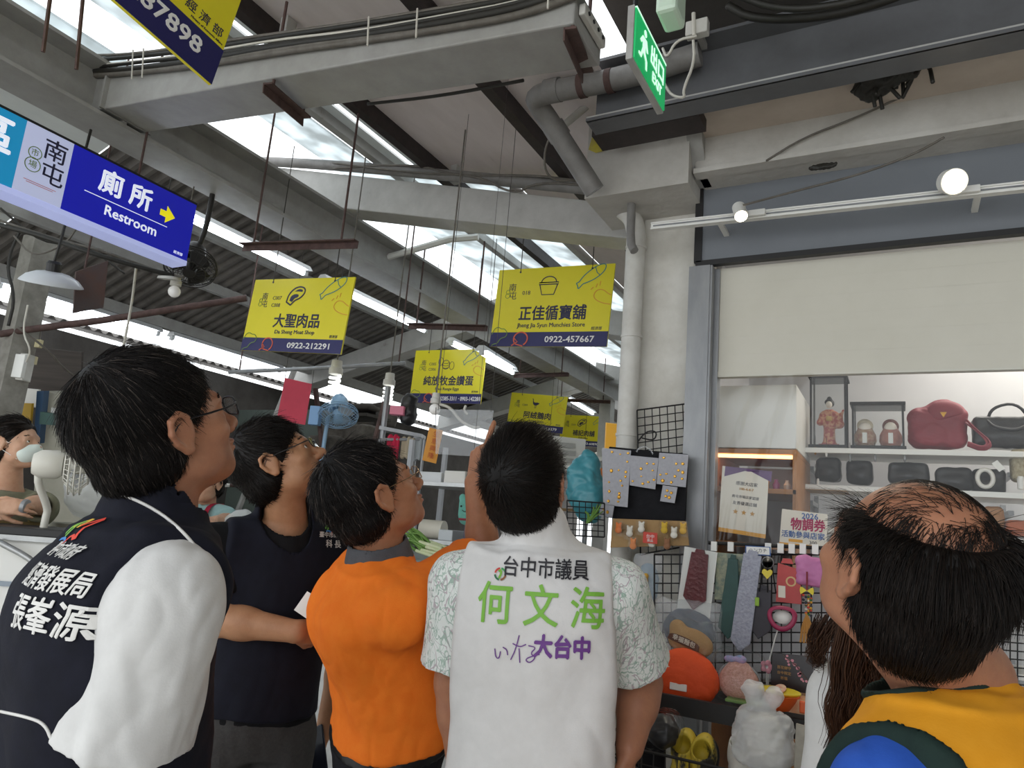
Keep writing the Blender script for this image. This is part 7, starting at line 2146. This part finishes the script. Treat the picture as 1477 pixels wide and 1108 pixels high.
fbuild('polo_shirt', B.torso_ops(.008, .02) + sl + sl2 + ct + ct2 + [('+', s_cap(B.N, B.N + (B.hp(0, -.022, -.055) - B.N) * .4, .073, .065), .012), ('-', s_cap(B.hp(0, -.022, -.055) + B.front * .02, B.N - B.up * .04 + B.front * .012, .058, .066), .004)], .005, c_black, B.root, 2, folds(8, .004))
vo = B.torso_ops(.018, .05, so=.022)
vo += [('+', s_cap(B.N - B.up * .02, B.N + (B.hp(0, -.022, -.055) - B.N) * .35, .085, .078), .02), ('-', s_cap(B.hp(0, -.022, -.055) + B.front * .03, B.N - B.up * .06 + B.front * .03, .066, .072), .006)]
for q, Sx in ((1, B.SR), (-1, B.SL)): vo += [('&', s_plane(Sx - B.right * q * .03, B.right * q + B.up * .10), .008)]
bv_ = fbuild('vest', vo, .005, c_navy, B.root, 2, folds(11, .004))
view_line(B, bv_, [(432, 748), (443, 770), (450, 800), (452, 860), (451, 930), (448, 985)], .0022, mat('zip_silver', '#9c9a96', rough=.3, metal=.7), 'zip', it=3, off=.0025)
view_line(B, bv_, [(380, 716), (386, 727), (400, 736)], .003, m_piping, it=1)
c_, n_ = on_mesh(bv_, 476, 763)
logo_star(B, bv_, c_, .02, B.front, -B.right, B.up)
c_, n_ = on_mesh(bv_, 477, 773); B.cloth_text(bv_, '臺中市政府', .016, c_, -B.right, B.up, B.front, m_emb, .02, cut=.01)
c_, n_ = on_mesh(bv_, 480, 786); B.cloth_text(bv_, '科 長', .022, c_, -B.right, B.up, B.front, m_emb, .02, cut=.01)
B.leg_clothes(c_grey, ground(B.P - B.right * .11), ground(B.P + B.right * .11))
pc = np.array(at(447, 880, D=1.575))
o = MB().hexa([at(424, 880, D=1.78), at(443, 853, D=1.78), at(474, 871, D=1.77), at(466, 909, D=1.77)], [at(424, 880, D=1.778), at(443, 853, D=1.778), at(474, 871, D=1.768), at(466, 909, D=1.768)]).build('paper', m_white_paint)
tag(o, 'folded white paper held by the man in black glasses', 'paper')
o = MB().box((0, 0, 0), (.075, .152, .009), plane_frame(at(452, 1086, D=2.045), camdir(.85, .5, 0), camdir(-.3, .5, .6))).build('phone', mat('phone_dark', '#20242f', rough=.15), bevel=.004)
tag(o, 'dark smartphone held low beside the orange polo', 'phone')

# ---- older man in an orange polo, pointing up
Cc = Person('older man in orange polo with grey collar, pointing up with his raised hand', at(545, 1040, D=1.74) * np.array([1, 1, 0]), sk_c)
Cc.head(at(538, 712, D=1.72), camdir(.68, .58, .44), sc=1.04, jaw=.98)
Cc.neck(at(547, 800, D=1.73), .054, .062)
Cc.trunk(at(553, 1070, D=1.76), camdir(.88, 0, .42), sw=.17, drop=.085, belly=.03, hunch=.03)
ec = at(700, 808, D=1.89); wc = at(684, 696, D=1.96)
Cc.arm(1, ec, wc, dict(d=camdir(.09, 1, .12), n=camdir(.75, .1, .5), curl=(.04, .75, .95, 1.0), thumb=.8, sc=1.05))
Cc.arm(-1, Cc.SL + np.array([0, 0, -.29]) + Cc.front * .07, Cc.SL + np.array([0, 0, -.48]) + Cc.front * .2, dict(d=camdir(.1, -1, 0), n=camdir(.2, 0, -.9)))
Cc.body(.0036)
Cc.hair(h_blk, 4500, .001, .012, (.022, .045), front=.086, seed=9, crown=(.0, -.055, .105), wild=.35, lift=.08, cutc=((0, .12, -.005), (.098, .086, .1)))
Cc.eyebrows(h_blk)
Cc.glasses(m_frame_g, .001)
sl, ct = Cc.sleeve(Cc.SR, ec, .80, .062, .08)
sl2, ct2 = Cc.sleeve(Cc.SL, Cc.SL + np.array([0, 0, -.29]) + Cc.front * .07, .75, .06, .075)
po = Cc.torso_ops(.016, .085, so=.014) + sl + sl2 + ct + ct2 + [('-', s_cap(Cc.hp(0, -.022, -.055), Cc.N - Cc.up * .02, .06, .068), .004)]
co = fbuild('polo_shirt', po, .0045, c_orange, Cc.root, 2, folds(21, .0055, 1, .4, 18))
fbuild('collar', [('+', s_flat(Cc.N - Cc.up * .012, Cc.N + (Cc.hp(0, -.022, -.055) - Cc.N) * .42, .084, .07), 0), ('-', s_cap(Cc.hp(0, -.022, -.055), Cc.N - Cc.up * .05, .062, .068), .002)], .004, c_collar, Cc.root, 2)
fbuild('belt', [('+', s_loft(Cc.T, *Cc.prof[:3], Cc.prof[3] + .013, Cc.prof[4] + .013, 2.3), 0), ('&', s_plane(Cc.P + Cc.up * .056, Cc.up), .002), ('&', s_plane(Cc.P + Cc.up * .018, -Cc.up), .002)], .005, m_belt, Cc.root, 1)
Cc.leg_clothes(c_blk_tr, ground(Cc.P - Cc.right * .1), ground(Cc.P + Cc.right * .1), rad=(.105, .075, .065))

# ---- man in the white printed vest, seen from behind
D_ = Person('man seen from behind in white vest printed with green and black characters', at(780, 1050, D=1.6) * np.array([1, 1, 0]), sk_a)
D_.head(at(760, 694, D=1.51), camdir(.30, .56, .77), sc=.94, jaw=1.02)
D_.neck(at(778, 785, D=1.53), .056, .064)
D_.trunk(D_.N + np.array([0, 0, -.53]) + camdir(1, 0, 0) * .012, camdir(.08, 0, 1), sw=.168, drop=.085, wide=1.02)
eL = at(657, 985, D=1.53); wL = at(666, 1122, D=1.49); eR = at(920, 975, D=1.62); wR = at(906, 1062, D=1.58)
eR = at(924, 985, D=1.57); wR = at(908, 1078, D=1.46)
D_.arm(-1, eL, wL, dict(d=camdir(.05, -1, .1), n=camdir(.9, 0, .2)))
D_.arm(1, eR, wR, dict(d=camdir(.0, -1, .15), n=camdir(-.9, 0, .3), curl=(.6, .7, .8, .8)), r=(.05, .044, .041, .029))
D_.body(.0036)
D_.hair(h_b2, 8000, .0008, .016, (.024, .05), front=.075, seed=12, crown=(-.012, -.092, .06), wild=.22, lift=.08, nape=-.09)
D_.eyebrows(h_b2)


def floral():
    m = cloth('floral_shirt', '#cfd6cf', '#dfe2dd', bump=.05)
    nt = m.node_tree; N = nt.nodes; L = nt.links; b = N['Principled BSDF']
    tc = N.new('ShaderNodeTexCoord'); mp = N.new('ShaderNodeMapping'); mp.inputs['Scale'].default_value = (1, 1, .55)
    L.new(tc.outputs['Object'], mp.inputs[0])
    base = None
    for sc_, col, th, wdt in ((34, '#7f9a8b', .5, .022), (27, '#a8929c', .5, .016), (48, '#90ac9c', .5, .018)):
        nz = N.new('ShaderNodeTexNoise'); nz.inputs['Scale'].default_value = sc_; nz.inputs['Detail'].default_value = 1.5; nz.inputs['Distortion'].default_value = 1.4
        L.new(mp.outputs[0], nz.inputs['Vector'])
        s1 = N.new('ShaderNodeMath'); s1.operation = 'SUBTRACT'; s1.inputs[1].default_value = th; L.new(nz.outputs['Fac'], s1.inputs[0])
        ab = N.new('ShaderNodeMath'); ab.operation = 'ABSOLUTE'; L.new(s1.outputs[0], ab.inputs[0])
        lt = N.new('ShaderNodeMath'); lt.operation = 'LESS_THAN'; lt.inputs[1].default_value = wdt; L.new(ab.outputs[0], lt.inputs[0])
        mx = N.new('ShaderNodeMix'); mx.data_type = 'RGBA'
        ml = N.new('ShaderNodeMath'); ml.operation = 'MULTIPLY'; ml.inputs[1].default_value = .7; L.new(lt.outputs[0], ml.inputs[0])
        L.new(ml.outputs[0], mx.inputs[0])
        if base is None: mx.inputs[6].default_value = lin('#dde0dc')
        else: L.new(base, mx.inputs[6])
        mx.inputs[7].default_value = lin(col); base = mx.outputs[2]
    L.new(base, b.inputs['Base Color'])
    return m


sl, ct = D_.sleeve(D_.SR, eR, .78, .058, .078)
sl2, ct2 = D_.sleeve(D_.SL, eL, .80, .058, .078)
fbuild('floral_shirt', D_.torso_ops(.006, .05, so=.004) + sl + sl2 + ct + ct2 + [('-', s_cap(D_.hp(0, -.022, -.055), D_.N - D_.up * .02, .062, .07), .004)], .0045, floral(), D_.root, 2, folds(31, .004))
vo = D_.torso_ops(.022, -.12, so=.018)
vo += [('+', s_cap(D_.N - D_.up * .02, D_.N + (D_.hp(0, -.022, -.055) - D_.N) * .45, .08, .072), .02), ('-', s_cap(D_.hp(0, -.022, -.055) + D_.front * .02, D_.N - D_.up * .01 + D_.front * .01, .062, .067), .004)]
for q, Sx in ((1, D_.SR), (-1, D_.SL)): vo += [('&', s_plane(Sx - D_.right * q * .014, D_.right * q + D_.up * .04), .008)]
wv = fbuild('vest', vo, .0045, c_wvest, D_.root, 2, folds(33, .0055, 1, .5, 15))
nb = -D_.front
m_pg = mat('print_leaf_green', '#79b23f', rough=.6); m_pp = mat('print_purple', '#6a3a86', rough=.6); m_pk = mat('print_black', '#26252a', rough=.6)
for body, size, px, py, wd, mm, bold, cut in (('台中市議員', .041, 787, 823, .168, m_pk, .012, .006), ('何 文 海', .08, 780, 879, .245, m_pg, .014, .007), ('大台中', .044, 811, 936, .107, m_pp, .045, .006)):
    c_, n_ = on_mesh(wv, px, py)
    D_.cloth_text(wv, body, size, c_, D_.right, D_.up, nb, mm, bold, width=wd, cut=cut)
c_, n_ = on_mesh(wv, 748, 938)
me = bpy.data.meshes.new('script'); b = MB()
for pts in ([(-.045, .0), (-.043, -.016), (-.036, -.018), (-.034, -.004)], [(-.03, .004), (-.022, .0), (-.02, -.01)], [(-.012, .012), (.002, .006), (.014, .012)], [(.0, .028), (-.006, .0), (-.014, -.018)], [(.001, .004), (.004, -.022)], [(.018, .01), (.034, .008), (.022, -.004), (.034, -.01), (.022, -.022), (.012, -.014), (.04, -.004)]):
    b.stroke(P2(pts, 0, 0, 1, 1, 2), .0022, None, 0.0)
me.from_pydata(b.v, [], b.f[::3]); D_.cloth_mark(wv, me, c_, D_.right, D_.up, nb, name='script_lettering', m=m_pp, cut=.02)
c_, n_ = on_mesh(wv, 722, 829)
for i, col in enumerate(('#3e9a52', '#c8443c', '#2f6f4a', '#8c5a3a')):
    me = bpy.data.meshes.new('emblem'); b = MB().stroke(arc2(0, 0, .0105, .0105, i * 90 + 8, i * 90 + 82, 6), .0035, None, 0.0); me.from_pydata(b.v, [], b.f[::3])
    D_.cloth_mark(wv, me, c_, D_.right, D_.up, nb, name='emblem_segment', m=mat('emblem_' + col[1:], col, rough=.6), cut=.01)
me = bpy.data.meshes.new('emblem'); b = MB().stroke(P2([(-.004, .005), (.002, .007), (.001, -.001), (-.002, -.008)], 0, 0, 1, 1, 1), .004, None, 0.0); me.from_pydata(b.v, [], b.f[::3])
D_.cloth_mark(wv, me, c_, D_.right, D_.up, nb, name='emblem_leaf', m=m_pg, cut=.01)
D_.leg_clothes(c_blk_tr, ground(D_.P - D_.right * .1), ground(D_.P + D_.right * .1))

# ---- balding man in the mustard vest, nearest at the right
E1 = Person('balding man in mustard vest with dark green trim over a blue shirt, seen from behind', at(1370, 1100, D=.88) * np.array([1, 1, 0]), sk_a)
E1.head(at(1306, 822, D=.88), camdir(-.16, .56, .82), sc=1.0, jaw=1.05, cheek=1.1)
E1.neck(at(1374, 978, D=.92), .06, .07)
E1.trunk(E1.N + np.array([0, 0, -.5]) + camdir(.3, 0, -.4) * .03, camdir(-.6, 0, .8), sw=.18, drop=.13, wide=1.06, deep=1.05)
for q in (1, -1):
    Sx = E1.SR if q > 0 else E1.SL
    E1.arm(q, Sx + np.array([0, 0, -.29]) + E1.right * q * .04, Sx + np.array([0, 0, -.52]) + E1.right * q * .03 + E1.front * .08, dict(d=camdir(0, -1, .1), n=-E1.right * q))
E1.body(.0032)
E1.hair(h_b2, 11000, .0007, .009, (.03, .055), front=.055, seed=22, crown=(.0, .0, .15), bald=[((-.012, .012, .125), (.080, .108, .074)), ((.0, .1, .07), (.07, .06, .08))], wild=.12, lift=.02, nape=-.086)
# thin hairs combed over the bald crown
rs = np.random.RandomState(5); Pn = []
for i in range(1500):
    if i < 420: a = rs.uniform(-.066, .062); y0 = rs.uniform(-.06, .085)
    else:
        t = rs.uniform(0, 2 * math.pi); k = rs.uniform(.72, 1.02)
        a = -.012 + .062 * k * math.cos(t); y0 = .0 + .088 * k * math.sin(t)
        if y0 > .05: continue
    cur = np.array([a, y0, .0]); row = []
    d = np.array([-.35 + rs.normal() * .3 + a * 4, .75 + rs.normal() * .25, 0]) * (1 if y0 > -.05 else -1)
    if i >= 420: d = np.array([-.25 + rs.normal() * .35 + a * 8, -.1 + y0 * 7 + rs.normal() * .3, 0])
    d /= np.linalg.norm(d); L_ = rs.uniform(.015, .045)
    for st in range(6):
        x, y = cur[0] + d[0] * L_ * st / 5, cur[1] + d[1] * L_ * st / 5
        k = 1 - (x / .0762) ** 2 - ((y + .018) / .0972) ** 2
        z = .03 + .089 * math.sqrt(max(k, .02)) + .0012 + .0025 * math.sin(st / 5 * 3.1)
        row.append(E1.hp(x, y, z))
    Pn.append(row)
hv, hq = strands(np.array(Pn), .00045); qlink('thin_hair', hv, hq, h_b2, E1.root)
E1.eyebrows(h_b2)
so_, sc_ = [], []
for q in (1, -1):
    Sx = E1.SR if q > 0 else E1.SL
    a_, b_ = E1.sleeve(Sx, Sx + np.array([0, 0, -.29]) + E1.right * q * .04, .85, .06, .08); so_ += a_; sc_ += b_
fbuild('shirt', E1.torso_ops(.006, .0, so=.006) + so_ + sc_ + [('-', s_cap(E1.hp(0, -.022, -.055), E1.N - E1.up * .03, .066, .08), .004)], .005, c_blue, E1.root, 2, folds(41, .004))
vo = E1.torso_ops(.022, -.05, so=.02) + [('-', s_cap(E1.hp(0, -.022, -.055) + E1.front * .03, E1.N - E1.up * .012 + E1.front * .02, .066, .078), .006)]
for q, Sx in ((1, E1.SR), (-1, E1.SL)): vo += [('&', s_plane(Sx + E1.right * q * .012, E1.right * q + E1.up * .15), .008)]
ev = fbuild('vest', vo, .004, c_mustard, E1.root, 2, folds(43, .004, 1, .6, 16))
nk = (E1.hp(0, -.022, -.055) + E1.front * .03, E1.N - E1.up * .012 + E1.front * .02)
tv = E1.torso_ops(.0275, -.05, so=.0255) + [('-', s_cap(*nk, .065, .077), .006)]
fbuild('neck_trim', tv + [('&', s_cap(*nk, .076, .088), .002)], .0035, c_green, ev, 1, folds(43, .004, 1, .6, 16))
for q, Sx in ((1, E1.SR), (-1, E1.SL)):
    nn = unit(E1.right * q + E1.up * .15)
    fbuild('armhole_trim', tv + [('&', s_plane(Sx + E1.right * q * .0135, nn), .002), ('&', s_plane(Sx + E1.right * q * .0135 - nn * .010, -nn), .002)] + [('-', p_, min(k_, .004)) for o_, p_, k_ in E1.torso_ops(.012, -.05, so=.01) if o_ == '+'], .0035, c_green, ev, 1, folds(43, .004, 1, .6, 16))
E1.leg_clothes(c_blk_tr, ground(E1.P - E1.right * .1), ground(E1.P + E1.right * .1))

# ---- woman with long brown hair beyond the balding man
F1 = Person('woman with long wavy brown hair in white vest with blue lettering, behind the balding man', at(1245, 1080, D=1.3) * np.array([1, 1, 0]), sk_w)
F1.head(at(1325, 845, D=1.30), camdir(-.3, .25, .9), sc=.92, jaw=.9)
F1.neck(at(1312, 945, D=1.30), .046, .052)
F1.trunk(F1.N + np.array([0, 0, -.48]), camdir(-.25, 0, .95), sw=.14, drop=.075, wide=.86, deep=.85)
for q in (1, -1):
    Sx = F1.SR if q > 0 else F1.SL
    F1.arm(q, Sx + np.array([0, 0, -.26]) + F1.right * q * .02, Sx + np.array([0, 0, -.46]) + F1.front * .1, dict(d=camdir(-.2, -1, .3), n=-F1.right * q, sc=.88), r=(.04, .035, .032, .023))
F1.body(.0045)
F1.hair(h_brn, 3000, .0012, .018, (.05, .09), front=.075, seed=30, wild=.1, lift=.03, nape=-.12)
so_, sc_ = [], []
for q in (1, -1):
    Sx = F1.SR if q > 0 else F1.SL
    a_, b_ = F1.sleeve(Sx, Sx + np.array([0, 0, -.26]) + F1.right * q * .02, .6, .055, .066); so_ += a_; sc_ += b_
fbuild('shirt', F1.torso_ops(.006, .0, so=.004) + so_ + sc_ + [('-', s_cap(F1.hp(0, -.022, -.055), F1.N - F1.up * .02, .052, .058), .004)], .005, c_white, F1.root, 2)
vo = F1.torso_ops(.02, -.1, so=.016) + [('-', s_cap(F1.hp(0, -.022, -.055), F1.N - F1.up * .02 + F1.front * .02, .056, .064), .004)]
for q, Sx in ((1, F1.SR), (-1, F1.SL)): vo += [('&', s_plane(Sx - F1.right * q * .01, F1.right * q), .008)]
fv = fbuild('vest', vo, .005, c_wvest, F1.root, 2, folds(51, .004))
c_, n_ = on_mesh(fv, 1180, 990)
F1.cloth_text(fv, '何', .075, c_, F1.right, F1.up, -F1.front, mat('print_sea_blue', '#4f8fa6', rough=.6), .01, cut=.012)
c_, n_ = on_mesh(fv, 1172, 1045); F1.cloth_text(fv, '文', .06, c_, F1.right, F1.up, -F1.front, MATS['print_sea_blue'], .01, cut=.012)
# long locks over the shoulder and back
rs = np.random.RandomState(7); Pn = []
locks = [((1195, 900), (1170, 940), (1182, 958), 1.24), ((1230, 905), (1205, 990), (1200, 1085), 1.17), ((1238, 910), (1222, 1000), (1222, 1070), 1.165), ((1270, 945), (1262, 990), (1240, 1035), 1.15), ((1250, 905), (1235, 960), (1240, 1020), 1.16), ((1262, 950), (1270, 985), (1256, 1020), 1.15)]
for (a, b, c, D) in locks:
    a, b, c = [np.array(at(*q, D=D)) for q in (a, b, c)]
    for i in range(190):
        o1 = rs.normal(size=3) * .011; ph = rs.rand() * .8; row = []
        for k in range(14):
            t = k / 13; q = (1 - t) ** 2 * a + 2 * t * (1 - t) * b + t * t * c
            row.append(q + o1 * (1 - .55 * t) + np.array([math.sin(t * 16 + ph), math.cos(t * 13 + ph), 0]) * .006 * t)
        Pn.append(row)
hv, hq = strands(np.array(Pn), .0011); qlink('long_hair', hv, hq, h_brn, F1.root)
F1.leg_clothes(c_grey, ground(F1.P - F1.right * .08), ground(F1.P + F1.right * .08), hip=.075, rad=(.085, .06, .052))

# ---- stall keepers on the left
G1 = Person('stall woman in olive shirt and white face mask, khaki apron, hands clasped on the counter', at(8, 820, D=3.2) * np.array([1, 1, 0]), sk_w)
G1.head(at(22, 640, D=3.2), camdir(.95, .2, -.05), sc=.96, jaw=.92)
G1.neck(at(13, 706, D=3.22), .047, .054)
G1.trunk(G1.N + np.array([0, 0, -.48]), camdir(.8, 0, -.6), sw=.15, drop=.075, wide=.9, deep=.9)
gl = at(54, 728, D=3.1); gw = at(32, 731, D=2.98)
G1.arm(-1, gl, gw, dict(d=camdir(-.95, .05, -.1), n=camdir(0, -.3, .9), curl=(.35, .4, .45, .5), sc=.95), r=(.042, .037, .034, .025))
G1.arm(1, at(-46, 727, D=3.02), at(-8, 730, D=2.95), dict(d=camdir(.95, .05, .1), n=camdir(0, -.3, .9), curl=(.35, .4, .45, .5), sc=.95), r=(.042, .037, .034, .025))
G1.body(.005)
G1.hair(h_b2, 1500, .0016, .014, (.03, .06), front=.076, seed=40, wild=.12, lift=.05, comb=lambda l: np.stack([-l[:, 0] * 2, -np.ones(len(l)), -.4 + 0 * l[:, 0]], 1))
G1.eyebrows(h_b2)
mo = [('+', s_ell(G1.hp(0, .06, -.058), np.array((.062, .058, .05)) * .96, G1.HT[:3, :3]), 0), ('+', s_ell(G1.hp(0, .1, -.042), (.022, .022, .03), G1.HT[:3, :3]), .02), ('&', s_plane(G1.hp(0, .03, 0), -G1.HT[:3, 1]), .003), ('&', s_plane(G1.hp(0, .1, -.018), G1.HT[:3, 2]), .003)]
fbuild('face_mask', mo, .004, mat('mask_white_green', '#dbe5de', rough=.8), G1.root, 1)
mb = MB()
for q in (1, -1): mb.tube([G1.hp(q * .05, .075, -.03), G1.hp(q * .08, -.0, .004)], .0014, 5).tube([G1.hp(q * .055, .05, -.085), G1.hp(q * .082, -.012, -.028)], .0014, 5)
mb.build('mask_loops', m_white_paint, G1.root)
sl, ct = G1.sleeve(G1.SL, gl, .6, .062, .07); sl2, ct2 = G1.sleeve(G1.SR, at(-46, 727, D=3.02), .6, .062, .07)
fbuild('tshirt', G1.torso_ops(.012, .0, so=.01) + sl + sl2 + ct + ct2 + [('-', s_cap(G1.hp(0, -.022, -.055), G1.N - G1.up * .02, .056, .066), .004)], .006, c_olive, G1.root, 2, folds(61, .004))
ao = G1.torso_ops(.022, -.14, shoulders=False) + [('&', s_plane(G1.P + G1.up * .72 * G1.L, G1.up), .004), ('&', s_plane(G1.P - G1.front * .02, -G1.front), .004)]
ap = fbuild('apron', ao, .006, c_khaki, G1.root, 2)
MB().tube(smoothpts([G1.P + G1.up * .72 * G1.L + G1.front * .12 - G1.right * .07, G1.N - G1.right * .085 + G1.front * .06 - G1.up * .01, G1.N - G1.right * .075 - G1.front * .05]), .013, 6, ry=.003).build('strap', c_khaki, ap)
o = MB().lathe([(.031, -.008), (.033, 0), (.031, .008)], gw + camdir(-1, 0, 0) * -.012, camdir(-.95, .05, -.1), 20).build('wristwatch', m_galv, None, smooth='auto'); tag(o, 'silver watch on the wrist of the stall woman in the mask', 'watch')
G1.leg_clothes(c_grey, ground(G1.P - G1.right * .08), ground(G1.P + G1.right * .08), hip=.075)

H1 = Person('stall keeper in crimson apron over pale teal shirt, half hidden by the nearest visitor', at(297, 800, D=4.3) * np.array([1, 1, 0]), sk_w)
H1.head(at(300, 698, D=4.45), camdir(-.3, -.1, -.9), sc=.94)
H1.neck(at(298, 726, D=4.49), .046, .054)
H1.trunk(H1.N + np.array([0, 0, -.48]), camdir(-.25, 0, -.95), sw=.15, drop=.075, wide=.88, deep=.9)
hl, hr = at(328, 750, D=4.38), at(268, 750, D=4.38)
H1.arm(-1, hl, at(310, 750, D=4.2), dict(d=camdir(-.8, .05, -.4), n=camdir(0, -1, .1), sc=.95, curl=(.2, .2, .2, .2)), r=(.042, .037, .034, .025))
H1.arm(1, hr, at(286, 750, D=4.2), dict(d=camdir(.8, .05, -.4), n=camdir(0, -1, .1), sc=.95, curl=(.2, .2, .2, .2)), r=(.042, .037, .034, .025))
H1.body(.006)
H1.hair(h_b2, 900, .002, .014, (.03, .06), front=.076, seed=44, wild=.15)
sl, ct = H1.sleeve(H1.SL, hl, .75, .062, .068); sl2, ct2 = H1.sleeve(H1.SR, hr, .75, .062, .068)
fbuild('tshirt', H1.torso_ops(.012, .0, so=.01) + sl + sl2 + [('-', s_cap(H1.hp(0, -.022, -.055), H1.N - H1.up * .02, .056, .066), .004)], .007, c_teal, H1.root, 2)
ao = H1.torso_ops(.024, -.14, shoulders=False) + [('&', s_plane(H1.P + H1.up * .8 * H1.L, H1.up), .004), ('&', s_plane(H1.P - H1.front * .02, -H1.front), .004)]
ap = fbuild('apron', ao, .007, c_crim, H1.root, 2)
for q in (1, -1): MB().tube(smoothpts([H1.P + H1.up * .78 * H1.L + H1.front * .12 + H1.right * q * .075, H1.N + H1.right * q * .08 + H1.front * .075 - H1.up * .0, H1.N + H1.right * q * .075 - H1.front * .05]), .018, 6, ry=.004).build('strap', c_crim, ap)
H1.leg_clothes(c_grey, ground(H1.P - H1.right * .08), ground(H1.P + H1.right * .08), hip=.075)
